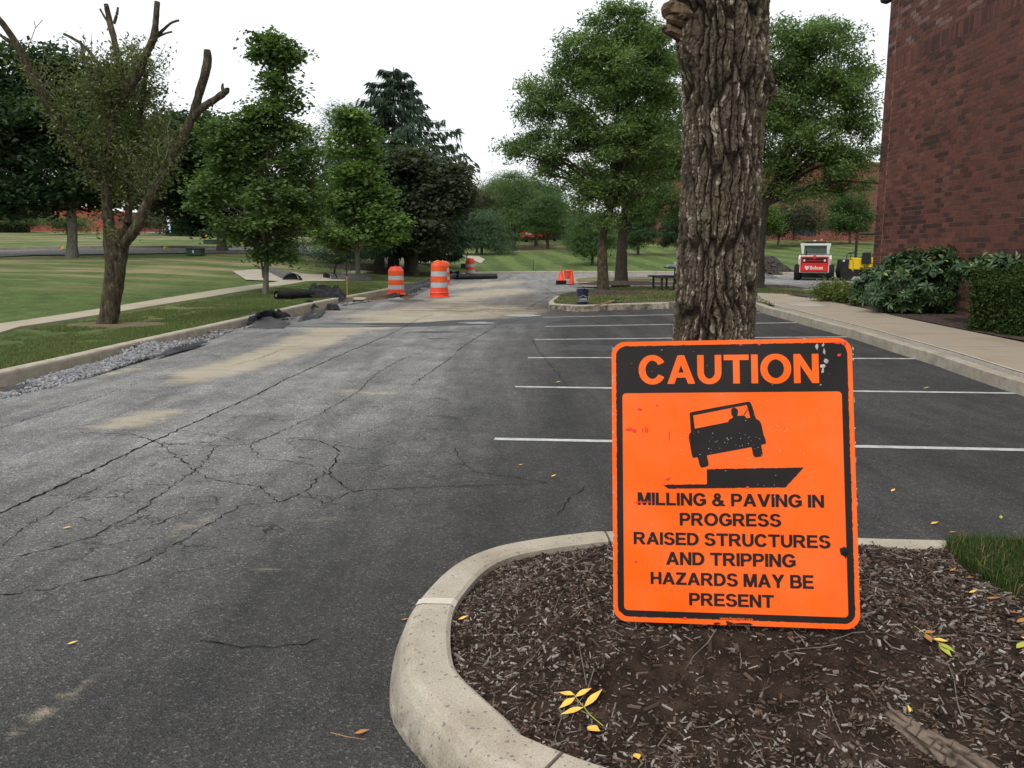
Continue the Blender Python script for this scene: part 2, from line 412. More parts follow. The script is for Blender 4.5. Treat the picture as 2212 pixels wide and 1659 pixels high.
def speckled_concrete():
    m, nt, b = newmat('aggregate_concrete', .9, .2)
    v = pos(nt)
    c = ramp(nt, nz(nt, 4, 8, .6, vec=v), [(.3, (.33, .28, .215)), (.5, (.41, .36, .285)), (.7, (.47, .425, .35))])
    vo = _n(nt, 'ShaderNodeTexVoronoi', feature='F1'); vo.inputs['Scale'].default_value = 58; vo.inputs['Randomness'].default_value = 1
    wn = _n(nt, 'ShaderNodeTexNoise'); wn.inputs['Scale'].default_value = 60; wn.inputs['Detail'].default_value = 3; nt.links.new(v, wn.inputs['Vector'])
    va = _n(nt, 'ShaderNodeVectorMath', operation='MULTIPLY_ADD'); nt.links.new(wn.outputs['Color'], va.inputs[0]); va.inputs[1].default_value = (.02, .02, .02); nt.links.new(v, va.inputs[2]); nt.links.new(va.outputs[0], vo.inputs['Vector'])
    sp = _n(nt, 'ShaderNodeSeparateColor'); nt.links.new(vo.outputs['Color'], sp.inputs[0])
    near = mathn(nt, 'LESS_THAN', vo.outputs['Distance'], mathn(nt, 'MULTIPLY', sp.outputs[1], .42))
    pick = mathn(nt, 'GREATER_THAN', sp.outputs[0], .62)
    c = mixc(nt, mathn(nt, 'MULTIPLY', mathn(nt, 'MULTIPLY', near, pick), .75), c, (.15, .14, .14))
    sdn = ramp(nt, nz(nt, 170, 3, .6, vec=v), [(.3, (.78, .78, .78)), (.7, (1.2, 1.2, 1.2))]); c = mixc(nt, 1., c, sdn, 'MULTIPLY')
    gr = ramp(nt, nz(nt, 5, 9, .75, vec=v), [(.4, (0, 0, 0)), (.6, (1, 1, 1))])
    g = _n(nt, 'ShaderNodeNewGeometry'); sx = _n(nt, 'ShaderNodeSeparateXYZ'); nt.links.new(g.outputs['Normal'], sx.inputs[0])
    a = _n(nt, 'ShaderNodeAttribute', attribute_name='grime').outputs['Fac']
    c = mixc(nt, mathn(nt, 'MULTIPLY', mathn(nt, 'MULTIPLY', gr, a), .7, clamp=True), c, (.085, .078, .055))
    nt.links.new(c, b.inputs['Base Color'])
    bump(nt, b, mathn(nt, 'ADD', nz(nt, 130, 4, vec=v), mathn(nt, 'MULTIPLY', vo.outputs['Distance'], .5)), .4, .006)
    return m
MAT['kerb'] = speckled_concrete()

# ------------------------------------------------------------------ outlines traced on the ground
def GP(L, dz=0., zf=lot): return [G(x, y, dz, zf) for x, y in L]
KH = .15
kl = GP([(0, 804), (143, 773), (288, 740), (555, 681), (677, 654), (837, 624), (930, 606), (993, 592.5)], KH)
d0 = (kl[2]-kl[0]).normalized()
kl = [kl[0]-d0*14, kl[0]-d0*5]+kl
kf = GP([(1024, 588), (1100, 586), (1292, 585.3), (1460, 586), (1646, 587.5), (1890, 589)], KH)
KL = [Vector((p.x, p.y)) for p in catmull([Vector((p.x, p.y, 0)) for p in kl+kf], 8)]
KL.append(KL[-1]+Vector((60, -4)))
# edge of the dug-out strip beside the left kerb
te = GP([(0, 866), (180, 820), (330, 775), (440, 742), (500, 716), (620, 692), (740, 662), (862, 642), (880, 650), (905, 634), (940, 620), (1000, 602)], -.01)
TE = [Vector((p.x, p.y)) for p in te]
TE = [Vector((TE[0].x-.3-.9, -12)), Vector((TE[0].x-.25, 3))]+TE
rk = GP([(1640, 652.5), (1672, 664), (1760, 686), (1865, 712), (1950, 737), (2040, 762), (2130, 791), (2212, 816)], KH)
rk = rk+[Vector((rk[-1].x-.1, 6.2, 0)), Vector((rk[-1].x-.15, 4.75, 0))]
i2 = GP([(1205, 636), (1186, 650), (1187, 656), (1254, 660), (1335, 656.5), (1460, 653)], KH)
# ------------------------------------------------------------------ terrain beyond the kerbs
ctrl = []
def cp(px, py, Y, z=None):
    p = at(px, py, Y); ctrl.append((p.x, p.y, p.z if z is None else z))
for p in KL[::5]: ctrl.append((p.x-.16, p.y+.1, KH))
walk_left = [(-60, 720, 13.1), (0, 711, 14.6), (210, 677, 17.7), (439, 640, 23.05), (600, 615, 29), (813, 583, 43), (940, 563, 60), (1022, 547, 84)]
for a in walk_left: cp(*a)
for a in [(0, 640, 21), (250, 620, 24), (500, 610, 29), (600, 596, 33), (720, 592, 37), (880, 568, 50), (0, 600, 26), (300, 590, 31), (0, 556, 40), (250, 552, 42), (500, 546, 46),
          (687, 541, 58), (850, 534, 75), (985, 529, 100), (0, 541, 47), (500, 539, 53), (0, 518, 64), (300, 516, 66), (95, 500, 95), (420, 505, 95), (650, 522, 90), (850, 521, 110),
          (1000, 549, 75), (1100, 541, 76), (1182, 541, 76), (1278, 577, 55), (1255, 548, 70), (1379, 549, 70), (1462, 549, 70), (1000, 575, 55), (1200, 560, 62), (1460, 560, 62), (1700, 560, 60),
          (1100, 527, 90), (1200, 522, 92), (1300, 521, 93), (1460, 521, 92), (1680, 522, 86), (1836, 522, 86), (1900, 525, 86), (2100, 523, 86), (1140, 520, 100), (-500, 560, 40), (-500, 500, 95)]: cp(*a)
for x, y, z in [(-60, -20, .5), (-20, -15, .3), (-12, 0, .15), (-14, 8, .2), (-40, 5, 1), (70, 60, 1.2), (90, 100, 2.5), (-150, 160, 5), (0, 200, 2.6), (150, 200, 3), (0, 400, 2.6), (-300, 400, 5), (300, 400, 3), (-150, 30, 2.5)]:
    ctrl.append((x, y, z))
C3 = np.array(ctrl); sc_ = 50.
def _U(r2): return np.where(r2 < 1e-12, 0, r2*np.log(np.maximum(r2, 1e-12)))
Pn = C3[:, :2]/sc_; n_ = len(Pn)
K = _U(((Pn[:, None]-Pn[None])**2).sum(-1))+np.eye(n_)*.0015
A = np.zeros((n_+3, n_+3)); A[:n_, :n_] = K; A[:n_, n_] = 1; A[:n_, n_+1:] = Pn; A[n_:, :n_] = A[:n_, n_:].T
wts = np.linalg.solve(A, np.concatenate([C3[:, 2], [0, 0, 0]]))
_KLa = np.array([(p.x, p.y) for p in KL])
def kdist(x, y):
    """distance to the kerb line of left and far kerb"""
    P = np.stack([x, y], -1); d = np.full(x.shape, 1e9)
    for a, b in zip(_KLa[:-1], _KLa[1:]):
        ab = b-a; t = np.clip(((P-a)@ab)/(ab@ab+1e-9), 0, 1)
        d = np.minimum(d, np.hypot(*(P-(a+t[..., None]*ab)).transpose(-1, *range(P.ndim-1))))
    return d
def terr(x, y):
    x = np.atleast_1d(np.asarray(x, float)); y = np.atleast_1d(np.asarray(y, float)); out = np.zeros(x.shape)
    for i in range(0, len(x), 4000):
        P = np.stack([x[i:i+4000], y[i:i+4000]], -1)/sc_
        r = _U(((P[:, None]-Pn[None])**2).sum(-1))
        out[i:i+4000] = r@wts[:n_]+wts[n_]+P@wts[n_+1:]
    out = np.clip(out, -.3, 6)
    k = np.clip(kdist(x, y)/3.5, 0, 1)       # meet the kerb tops exactly
    return (KH-.012)*(1-k)+out*k
hole = [(p.x-.1, p.y+.02) if p.y < 40 else (p.x, p.y+.1) for p in KL[::2]]+[(KL[-1].x, KL[-1].y+.1), (KL[-1].x, -25), (KL[0].x-.1, -25)]
hole[0] = (hole[0][0], -25.0)
hole = [h for i, h in enumerate(hole) if i != len(hole)-1]
pts = []
r = 3.
while r < 420:
    st = 1.3 if r > 6 else 3
    for a in np.arange(-62, 62, st):
        pts.append((r*math.sin(R(a)), r*math.cos(R(a))))
    r *= 1.05
for x in range(-400, 401, 50):
    for y in (-60, -30, 0, 500, 700): pts.append((x+.3, y+.7))
V2, Fc = region([(-420, -80), (420, -80), (420, 720), (-420, 720)], [hole], pts)
tz = terr(V2[:, 0], V2[:, 1])
kd = kdist(V2[:, 0], V2[:, 1]); kd = np.where(V2[:, 0] < -3, kd, kd)
pxv, pyv = proj(V2[:, 0], V2[:, 1], tz)
vis = V2[:, 1] > 2
dry = np.clip(np.interp(pxv, [-300, 500, 760, 1000, 1100], [1., 1., .9, .5, 0])*np.interp(tz, [.3, .62], [0, 1]), 0, 1)
dry = np.maximum(dry, .55*np.clip((V2[:, 1]-68)/8, 0, 1)*(V2[:, 0] > -10))
strip = (kd < 3.0) & (V2[:, 1] < 46) & (V2[:, 0] < 0); dry = np.where(strip, .35, dry)
stripe = np.where((V2[:, 0] > -12) & (V2[:, 1] > 44), 1., .25)
me = npmesh('lawn', np.column_stack([V2, tz]), Fc, True, attrs={'dry': dry, 'stripe': stripe})
lawn = link('lawn', me, MAT['lawn'], kind='structure')
bvh = BVHTree.FromPolygons([Vector((a, b, c)) for (a, b), c in zip(V2, tz)], [tuple(f) for f in Fc])
def gz(x, y):
    h = bvh.ray_cast(Vector((x, y, 50)), Vector((0, 0, -1)))
    return h[0].z if h[0] is not None else float(lot(x, y))
def on(px, py, Y):
    """ground point under this view column at distance Y (beyond the kerbs)"""
    x = (px-CX)/F*(Y*_c)/1.0
    d = ray(px, py); x = d.x*Y/d.y
    return Vector((x, Y, gz(x, Y)))

# base earth under the lot and the dug-out strip
V2, Fc = region([(-7.2, -14), (62, -14), (62, 60), (-7.2, 60)], [], [(x, y) for y in np.arange(5, 52, .35) for x in np.arange(-7, -1, .2)])
z = -.13+.16*fbm(V2[:, 0]*1.3, V2[:, 1]*1.1, 0, 4, 3)
z = np.where(V2[:, 0] < -1, z, -.3)
link('trench_soil', npmesh('trench_soil', np.column_stack([V2, z]), Fc, True), MAT['soil'], kind='structure')

# asphalt sheet
rnd = random.Random(3)
edge = []
for a, b in zip(TE[:-1], TE[1:]):
    k = max(1, int((b-a).length/.22))
    for i in range(k):
        p = a+(b-a)*(i/k); edge.append((p.x+(rnd.random()-.5)*.09, p.y))
far = [(p.x, p.y-.02+.03) for p in KL if p.y > 45.5]
edge = [e for e in edge if e[1] < 45]
aoutline = edge+far+[(KL[-1].x, -12)]
pts = []; r = 1.4
while r < 62:
    for a in np.arange(-44, 44, .9): pts.append((r*math.sin(R(a)), r*math.cos(R(a))))
    r *= 1.028
V2, Fc = region(aoutline, [], pts)
az = lot(V2[:, 0], V2[:, 1])+.008*(fbm(V2[:, 0]*.7, V2[:, 1]*.7, 0, 3, 5)-.5)*np.clip(V2[:, 1]/4, 0, 1)
ax, ay = proj(V2[:, 0], V2[:, 1], az); ok = V2[:, 1] > 1
def blob(cx, cy, rx, ry, rot=0., p=2.):
    c, s = math.cos(R(rot)), math.sin(R(rot)); dx, dy = ax-cx, ay-cy
    u = (dx*c+dy*s)/rx; v = (-dx*s+dy*c)/ry
    return np.exp(-(u*u+v*v)**(p/2))*ok
sand = sum(k*blob(*b) for k, b in [(1.1, (640, 750, 110, 14, -14)), (.9, (560, 775, 120, 16, -16)), (.6, (480, 800, 160, 18, -14)), (.7, (330, 905, 70, 14, -12)), (.5, (260, 910, 120, 16, -12)), (.35, (80, 990, 100, 14, -10)),
     (.5, (440, 800, 90, 8, -5)), (1.2, (830, 700, 160, 8, -4)), (.9, (700, 722, 90, 7, -8)), (1.5, (1000, 672, 150, 12, 0)), (1.0, (850, 683, 120, 7, 0)), (1.1, (1060, 634, 90, 9, -4)), (.7, (1010, 618, 70, 6, -4)), (.6, (960, 650, 90, 5, 0)),
     (.5, (820, 850, 50, 5, 0)), (.5, (760, 845, 60, 5, 0)), (.35, (900, 870, 60, 6, 0)), (.1, (300, 1380, 120, 20, -10)), (.12, (600, 1235, 100, 12, -10)), (.3, (140, 1120, 90, 12, -10)), (.24, (230, 1450, 260, 16, -32)), (.25, (560, 1240, 160, 12, -28)), (.36, (90, 1540, 160, 14, -35)), (.4, (420, 1130, 240, 12, -24)), (.36, (180, 1300, 200, 12, -25)), (.34, (650, 1130, 120, 10, -10)), (.7, (270, 800, 90, 6, -10)), (.4, (120, 860, 120, 10, -14)), (.5, (1100, 610, 70, 6, -3))])
mud = sum(k*blob(*b) for k, b in [(1.4, (1010, 668, 150, 6, 0)), (1.2, (1180, 662, 90, 5, 0)), (1., (1160, 644, 60, 4, 0)), (.8, (1080, 682, 90, 5, 0)), (.7, (1010, 655, 150, 5, 0)), (.8, (720, 672, 50, 6, -8)), (.5, (1230, 672, 120, 4, 0)), (.6, (700, 700, 40, 5, 0))])
wet = sum(k*blob(*b) for k, b in [(.9, (790, 702, 180, 5.5, 0, 4)), (.9, (1010, 697, 90, 6, 0)), (.9, (1130, 692, 140, 5, -2)), (.8, (940, 717, 80, 3, 0)), (.7, (1240, 700, 90, 4, 0)), (.6, (950, 732, 60, 5, 0)), (.8, (1250, 752, 60, 5, 0, 4)), (.8, (1310, 752, 80, 5, 0, 4)), (.6, (1200, 680, 90, 3, 0)), (.55, (880, 650, 90, 6, 0, 4))])
Xw, Yw = V2[:, 0], V2[:, 1]
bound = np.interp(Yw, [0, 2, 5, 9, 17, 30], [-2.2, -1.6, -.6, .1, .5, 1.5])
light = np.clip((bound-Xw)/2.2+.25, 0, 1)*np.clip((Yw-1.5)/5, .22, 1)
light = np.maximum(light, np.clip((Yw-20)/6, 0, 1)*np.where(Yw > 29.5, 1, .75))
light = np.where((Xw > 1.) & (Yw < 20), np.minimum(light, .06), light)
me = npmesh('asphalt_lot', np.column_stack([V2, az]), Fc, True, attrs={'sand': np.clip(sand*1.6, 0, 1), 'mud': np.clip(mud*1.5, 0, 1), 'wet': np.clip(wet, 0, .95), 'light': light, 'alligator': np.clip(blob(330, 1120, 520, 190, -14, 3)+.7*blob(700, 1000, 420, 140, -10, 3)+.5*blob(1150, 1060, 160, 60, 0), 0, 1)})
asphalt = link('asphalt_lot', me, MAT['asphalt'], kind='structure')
abvh = BVHTree.FromPolygons([Vector((a, b, c)) for (a, b), c in zip(V2, az)], [tuple(f) for f in Fc])
def az_(x, y):
    h = abvh.ray_cast(Vector((x, y, 5)), Vector((0, 0, -1)))
    return h[0].z if h[0] is not None else float(lot(x, y))

def ribbon(name, P, widths, mat, parent, dz, zf=None, jit=0., step=.1, seed=0):
    zf = zf or az_
    rr = random.Random(seed); P = resample([Vector((p[0], p[1], 0)) for p in P], step); V = []; Fc = []
    n = len(P)
    for i, p in enumerate(P):
        t = (P[min(i+1, n-1)]-P[max(i-1, 0)]).normalized(); nn = Vector((-t.y, t.x, 0))
        u = i/(n-1); w = widths[0]+(widths[1]-widths[0])*u
        q = p+nn*(rr.random()-.5)*jit; ww = w*(.62*(.35+1.3*rr.random()**1.4) if jit else 1+(rr.random()-.5)*.06)
        for sgn in (-.5, .5):
            c = q+nn*ww*sgn; V.append((c.x, c.y, zf(c.x, c.y)+dz))
        if i: Fc.append((2*i-2, 2*i, 2*i+1, 2*i-1))
    me = bpy.data.meshes.new(name); me.from_pydata(V, [], Fc); me.update()
    return link(name, me, mat, parent)
MAT['crack'] = M('crack_dirt', [(.008, .008, .008), (.02, .019, .018)], 30, 3, 1., .02, obj=False)
def xy(px, py): p = G(px, py); return (p.x, p.y)
lines = [((1068, 949), (2212, 972)), ((1113, 836), (2212, 850)), ((1140, 773), (2003, 775)), ((1155, 733.5), (1863, 727.7)), ((1177, 705.4), (1764, 696.6)), ((1172, 685.5), (1695, 675.6)), ((1175, 630), (1224, 630)), ((1653, 604.6), (1741, 614.7))]
for i, (a, b) in enumerate(lines):
    A_, B_ = Vector(xy(*a)), Vector(xy(*b))
    if i < 2: B_ = A_+(B_-A_)*((5.75-A_.x)/(B_.x-A_.x))
    ribbon('painted_line', [A_, B_], (.085, .085) if i < 6 else (.11, .11), MAT['paint'], asphalt, .004, step=.5)
cracks = [([(0, 1110), (28, 1097), (130, 1050), (385, 929), (560, 850), (614, 821), (736, 767), (844, 722), (896, 693), (935, 678)], .026, .02),
 ([(0, 926), (83, 898), (208, 860), (290, 830), (372, 806)], .012, .008), ([(174, 936), (243, 938), (288, 939), (344, 959), (469, 964), (538, 961), (677, 902), (768, 850), (815, 806), (870, 775), (925, 757)], .012, .012),
 ([(625, 947), (691, 954), (732, 973), (722, 1000), (708, 1013), (720, 1035), (760, 1061), (880, 1055), (1010, 1050), (1180, 1045)], .015, .009), ([(708, 1013), (660, 1061), (600, 1085), (520, 1092), (410, 1105), (330, 1135)], .013, .01),
 ([(344, 959), (400, 1000), (440, 1030), (500, 1043), (560, 1050), (600, 1085)], .01, .009), ([(469, 964), (430, 1010), (360, 1060), (290, 1110), (200, 1160), (90, 1190), (0, 1210)], .011, .012),
 ([(1205, 1115), (1215, 1092), (1235, 1075), (1270, 1048)], .012, .01), ([(1180, 1045), (1100, 1030), (1035, 1022), (985, 1015)], .01, .006), ([(0, 1285), (100, 1275), (180, 1255), (260, 1235), (330, 1205), (420, 1150), (520, 1092)], .013, .01),
 ([(430, 1385), (490, 1395), (560, 1402), (630, 1396), (690, 1385)], .012, .008), ([(538, 961), (560, 990), (640, 1000), (708, 1013)], .008, .008), ([(985, 760), (1020, 735), (1060, 712), (1080, 700), (1130, 690)], .016, .02),
 ([(890, 832), (935, 800), (985, 765)], .014, .016), ([(1150, 735), (1165, 760), (1190, 790), (1210, 815), (1225, 835)], .014, .01), ([(250, 1000), (330, 985), (400, 1000)], .008, .006), ([(660, 1061), (700, 1090), (760, 1061)], .008, .008),
 ([(610, 755), (560, 775), (500, 790)], .014, .01), ([(0, 1180), (70, 1130), (140, 1090), (200, 1060), (290, 1020)], .008, .006), ([(385, 929), (440, 935), (538, 961)], .008, .007),
 ([(980, 970), (1000, 1000), (1035, 1022)], .008, .006), ([(875, 648), (1000, 650), (1190, 652)], .03, .02), ([(755, 668), (900, 671), (1000, 670), (1110, 668)], .02, .02), ([(1135, 668), (1190, 640)], .03, .02)]
for i, (L, w0, w1) in enumerate(cracks):
    ribbon('crack', [xy(*p) for p in L], (w0, w1), MAT['crack'], asphalt, .004, jit=.035 if i else .03, step=.04, seed=i)

# ------------------------------------------------------------------ kerbs
def kerb(name, P, zf, seg=3., side=1, prof=None, grime=(1., .2), step=.3, closed_gap=.012, jitter=.004, mat=None, offset=0.):
    root = empty(name, kind='structure')
    P = resample([Vector((p[0], p[1], 0)) for p in P], step); n = len(P); k = max(2, round(seg/step))
    prof = prof or [(-.03, -.28), (-.012, KH-.035), (-.004, KH-.012), (.014, KH), (.148, KH), (.165, KH-.014), (.168, -.1)]
    rr = random.Random(len(name)+n); out = []
    nor = []
    for i in range(n):
        t = (P[min(i+1, n-1)]-P[max(i-1, 0)]).normalized(); nor.append(Vector((-t.y, t.x, 0))*side)
    i = 0
    while i < n-1:
        j = min(n-1, i+k)
        if n-1-j < k/3: j = n-1
        V = []; g = []; dz = (rr.random()-.5)*2*jitter; dn = (rr.random()-.5)*2*jitter
        for q in range(i, j+1):
            p = P[q].copy()
            if q == i and i: p = p+(P[q+1]-P[q]).normalized()*closed_gap
            zz = float(zf(p.x, p.y))
            for m, (s, z) in enumerate(prof):
                c = p+nor[q]*(s+dn); V.append((c.x, c.y, zz+z+dz)); g.append(grime[0] if m < 2 else grime[1])
        m = len(prof); Fc = []
        for a in range(j-i):
            for b in range(m-1):
                f = (a*m+b, (a+1)*m+b, (a+1)*m+b+1, a*m+b+1)
                Fc.append(f if side < 0 else f[::-1])
        nq = len(Fc)
        me = bpy.data.meshes.new('kerb_stone')
        e0 = tuple(range(m)); e1 = tuple((j-i)*m+b for b in range(m))
        Fc += [e0 if side > 0 else e0[::-1], e1[::-1] if side > 0 else e1]
        me.from_pydata(V, [], Fc); me.update()
        a = me.attributes.new('grime', 'FLOAT', 'POINT'); a.data.foreach_set('value', g)
        out.append(link('kerb_stone', me, mat or MAT['kerb'], root)); i = j
    return root
zero = lambda x, y: 0.
kerb('kerb', [p for p in KL if p.y < 34 or p.y > 0][:], zero, 3.2, 1, grime=(.3, .1), step=.4)
kerb('kerb', [(p.x, p.y) for p in rk], lot, 1.9, 1 if False else -1, grime=(2.6, .4), step=.2, prof=[(-.035, -.2), (-.02, KH-.05), (-.004, KH-.016), (.018, KH), (.148, KH), (.16, KH-.01), (.16, -.1)])
kerb('kerb', [(p.x, p.y) for p in i2]+[(p.x, p.y) for p in catmull([Vector((i2[-1].x, i2[-1].y, 0)), Vector((3.9, 20.5, 0)), Vector((rk[0].x-.05, rk[0].y, 0))], 4)[1:]], lot, 2., 1, grime=(1.5, .35), step=.2)
i3 = GP([(1262, 598), (1240, 601), (1233, 605), (1243, 609), (1300, 608.5), (1460, 607.5), (1640, 606.5)], KH)
kerb('kerb', [(p.x, p.y) for p in i3], lot, 3., 1, grime=(.8, .1), step=.4)

# near planted island
isl = GP([(2212, 1171), (2043, 1164), (1861, 1159.4), (1600, 1149), (1324, 1144.6), (1236, 1151), (1134, 1165), (1053, 1183), (985, 1216), (931, 1266), (897, 1314), (882, 1380), (884, 1446), (907, 1487), (948, 1531), (1005, 1588), (1060, 1639)], KH)
print('island pts', [(round(p.x, 2), round(p.y, 2)) for p in isl])
lp = isl[-1]
isl = [Vector((5.62, isl[0].y+.0, 0)), Vector((3.6, isl[0].y+.03, 0))]+isl+[Vector((lp.x+.32, lp.y-.2, 0)), Vector((lp.x+.9, lp.y-.42, 0)), Vector((2.2, lp.y-.55, 0)), Vector((5.62, lp.y-.6, 0))]
IS = [Vector((p.x, p.y, 0)) for p in catmull([Vector((p.x, p.y, 0)) for p in isl], 6)]
kerb('kerb', IS, zero, 2.6, 1, grime=(1.1, .12), step=.06, prof=[(-.085, -.12), (-.065, .02), (-.03, KH-.045), (-.008, KH-.014), (.02, KH), (.135, KH+.002), (.15, KH-.008), (.155, -.05)], jitter=.002)
ISa = np.array([(p.x, p.y) for p in resample(IS, .08)])
def idist(x, y):
    x = np.atleast_1d(x); y = np.atleast_1d(y)
    return np.sqrt(((x[:, None]-ISa[None, :, 0])**2+(y[:, None]-ISa[None, :, 1])**2).min(1))
def mound(x, y):
    x = np.atleast_1d(np.asarray(x, float)); y = np.atleast_1d(np.asarray(y, float))
    d = idist(x, y); t = np.clip((d-.15)/.62, 0, 1); t = t*t*(3-2*t)
    return .118+.235*t+.03*(fbm(x*3, y*3, 0, 4, 9)-.5)*np.clip(d/.3, 0, 1)
inner = [(p.x, p.y) for p in resample(IS, .1)]
# pull the outline in under the kerb's back edge
c_ = np.array(inner); tt = np.gradient(c_, axis=0); tt /= np.linalg.norm(tt, axis=1)[:, None]+1e-9
inn = c_+np.column_stack([-tt[:, 1], tt[:, 0]])*.13
gx, gy = np.meshgrid(np.arange(-1, 5.6, .045), np.arange(1., 4.6, .045))
gp = np.column_stack([gx.ravel(), gy.ravel()])+RS.uniform(-.012, .012, (gx.size, 2))
gp = gp[(gp[:, 0] < 3.4)]
V2, Fc = region([tuple(p) for p in inn], [], gp)
z = mound(V2[:, 0], V2[:, 1])+.012*(fbm(V2[:, 0]*22, V2[:, 1]*22, 0, 3, 2)-.5)
link('mulch_bed', npmesh('mulch_bed', np.column_stack([V2, z]), Fc, True), MAT['mulch'], kind='structure')
# pale mortar in the joint of the near kerb
jp = G(945, 1300, KH)
jm = MB(); 
bi = min(range(len(IS)), key=lambda i: (IS[i]-Vector((jp.x, jp.y, 0))).length)
tdir = (IS[bi+1]-IS[bi-1]).normalized(); nd = Vector((-tdir.y, tdir.x, 0))
Vq = []; Fq = []
prof_ = [(-.068, .02), (-.032, KH-.045), (-.01, KH-.011), (.02, KH+.003), (.135, KH+.005), (.153, KH-.006)]
for a in range(6):
    for (s, zz) in prof_:
        q = IS[bi]+tdir*((a-2.5)*.011+(.006 if a in (0, 5) else 0)*math.sin(s*90))+nd*s; Vq.append((q.x, q.y, zz+.001))
for a in range(5):
    for b in range(5): Fq.append((a*6+b, a*6+b+1, (a+1)*6+b+1, (a+1)*6+b))
me = bpy.data.meshes.new('mortar_joint'); me.from_pydata(Vq, [], Fq); link('mortar_joint', me, MAT['joint'], kind='structure')

# island with the blue bucket, island with the cones, right-hand planting strip
def flat_isle(name, P, mat, spacing=.35, dz=KH-.012, amp=.05, dryv=.6, **k):
    xs = [p[0] for p in P]; ys = [p[1] for p in P]
    gx, gy = np.meshgrid(np.arange(min(xs), max(xs), spacing), np.arange(min(ys), max(ys), spacing))
    V2, Fc = region(P, [], np.column_stack([gx.ravel()+.013, gy.ravel()+.017]))
    z = lot(V2[:, 0], V2[:, 1])+dz+amp*(fbm(V2[:, 0]*.6, V2[:, 1]*.6, 0, 3, 4)-.3)*.5
    return link(name, npmesh(name, np.column_stack([V2, z]), Fc, True, attrs={'dry': np.full(len(V2), dryv), 'stripe': np.zeros(len(V2))}), mat, kind='structure')
def g2(L, dz=KH): return [(p.x, p.y) for p in GP(L, dz)]
I2P = g2([(1212, 637), (1196, 650), (1197, 653.5), (1254, 656.5), (1335, 653.5), (1460, 650.5)])+[(3.9, 20.8), (5.3, 20.2), (6.0, 18.9), (6.3, 21)]+g2([(1632, 634), (1718, 636), (1775, 636), (1775, 629), (1700, 620), (1640, 617.5), (1480, 617.5), (1380, 618.5), (1300, 622), (1240, 630)])
flat_isle('island_lawn', I2P, MAT['lawn_isle'], dryv=.75)
I3P = g2([(1262, 599), (1243, 602), (1240, 605.5), (1250, 607.5), (1300, 607.3), (1460, 606.3), (1640, 605.3), (1640, 597), (1460, 597), (1290, 597)])
flat_isle('island_lawn', I3P, MAT['lawn_isle'], dryv=1.)
bed_edge = GP([(1700, 637.5), (1720, 640.5), (1771, 646), (1815, 655.5), (1928, 681.5), (1986, 694), (2070, 711), (2158, 729), (2212, 740)], KH)
be = [(p.x, p.y) for p in bed_edge]; be = be+[(be[-1][0]-.2, 10.5), (be[-1][0]-.3, 4)]
BEDP = be+[(16, 4), (16, 24.5), (be[0][0]+2.2, 25)]+[be[0]]
flat_isle('planting_bed', BEDP[:-1], MAT['mulch_far'], spacing=.25, amp=.12, dz=KH+.01)
# sidewalk panels between kerb and bed
def xk(y): return float(np.interp(y, [p.y for p in reversed(rk)], [p.x for p in reversed(rk)]))+.163
def xb(y): 
    b = sorted(be, key=lambda p: p[1]); return float(np.interp(y, [p[1] for p in b], [p[0] for p in b]))
ys = [4.6, 6.1, 7.6, 9.1, 10.55, 11.55, 13.1, 14.6, 16.2, 17.8, 19.3]
walk = empty('sidewalk', kind='structure')
for a, b in zip(ys[:-1], ys[1:]):
    L = [(xb(y)+.02, y) for y in np.linspace(a, b, 4)]+[(xk(y), y) for y in np.linspace(b, a, 4)]
    slab(L, lot, .08, MAT['joint'], 'joint_filler', walk, dz=KH-.006)
    a += .014; L = []
    for t in np.linspace(0, 1, 4): y = a+(b-a)*t; L.append((xb(y), y))
    for t in np.linspace(1, 0, 4): y = a+(b-a)*t; L.append((xk(y)+.02, y))
    slab(L, lot, .1, MAT['walk'], 'concrete_panel', walk, dz=KH+.004)
top = [(xk(19.3)+.02, 19.31), (xb(19.3), 19.31)]+[(p[0], p[1]) for p in sorted(be, key=lambda p: p[1]) if p[1] > 19.4]
fw = g2([(1718, 636.3), (1640, 633), (1600, 633), (1600, 646)])
slab(top+fw+[(6.0, 20.6)], lot, .1, MAT['walk'], 'concrete_panel', walk, dz=KH+.004)
slab(g2([(1697, 657), (1755, 654.5), (1785, 662), (1735, 663)]), lot, .03, MAT['walk_light'], 'concrete_panel', walk, dz=KH+.009)
for y in ys[1:-1]: ribbon('joint', [(xk(y)+.02, y), (xb(y)-.05, y)], (.022, .022), MAT['joint'], walk, KH+.007, zf=lambda x, y: float(lot(x, y)), step=.3)
ribbon('joint', [(xk(y)+.015, y) for y in np.arange(5, 19.2, .5)], (.03, .03), MAT['joint'], walk, KH+.008, zf=lambda x, y: float(lot(x, y)), step=.4)

# far footpath of slabs, road, culvert apron
fp = empty('footpath', kind='structure')
wl = [Vector((at(*a).x, at(*a).y, 0)) for a in walk_left]; e0 = (wl[0]-wl[2]).normalized(); wl = [wl[0]+e0*9]+wl
wlp = resample(catmull(wl, 8), 1.5)
for a, b in zip(wlp[:-2], wlp[1:-1]):
    t = (b-a).normalized(); n_l = Vector((-t.y, t.x, 0))*.37; a2 = a+t*.02; Q = [a2-n_l, b-n_l, b+n_l, a2+n_l]
    me = bpy.data.meshes.new('paving_slab'); zt = [gz(q.x, q.y)+.035 for q in Q]
    me.from_pydata([(q.x, q.y, z) for q, z in zip(Q, zt)]+[(q.x, q.y, z-.15) for q, z in zip(Q, zt)], [], [(0, 1, 2, 3), (0, 4, 5, 1), (1, 5, 6, 2), (2, 6, 7, 3), (3, 7, 4, 0)]); me.update()
    link('paving_slab', me, MAT['path'], fp)
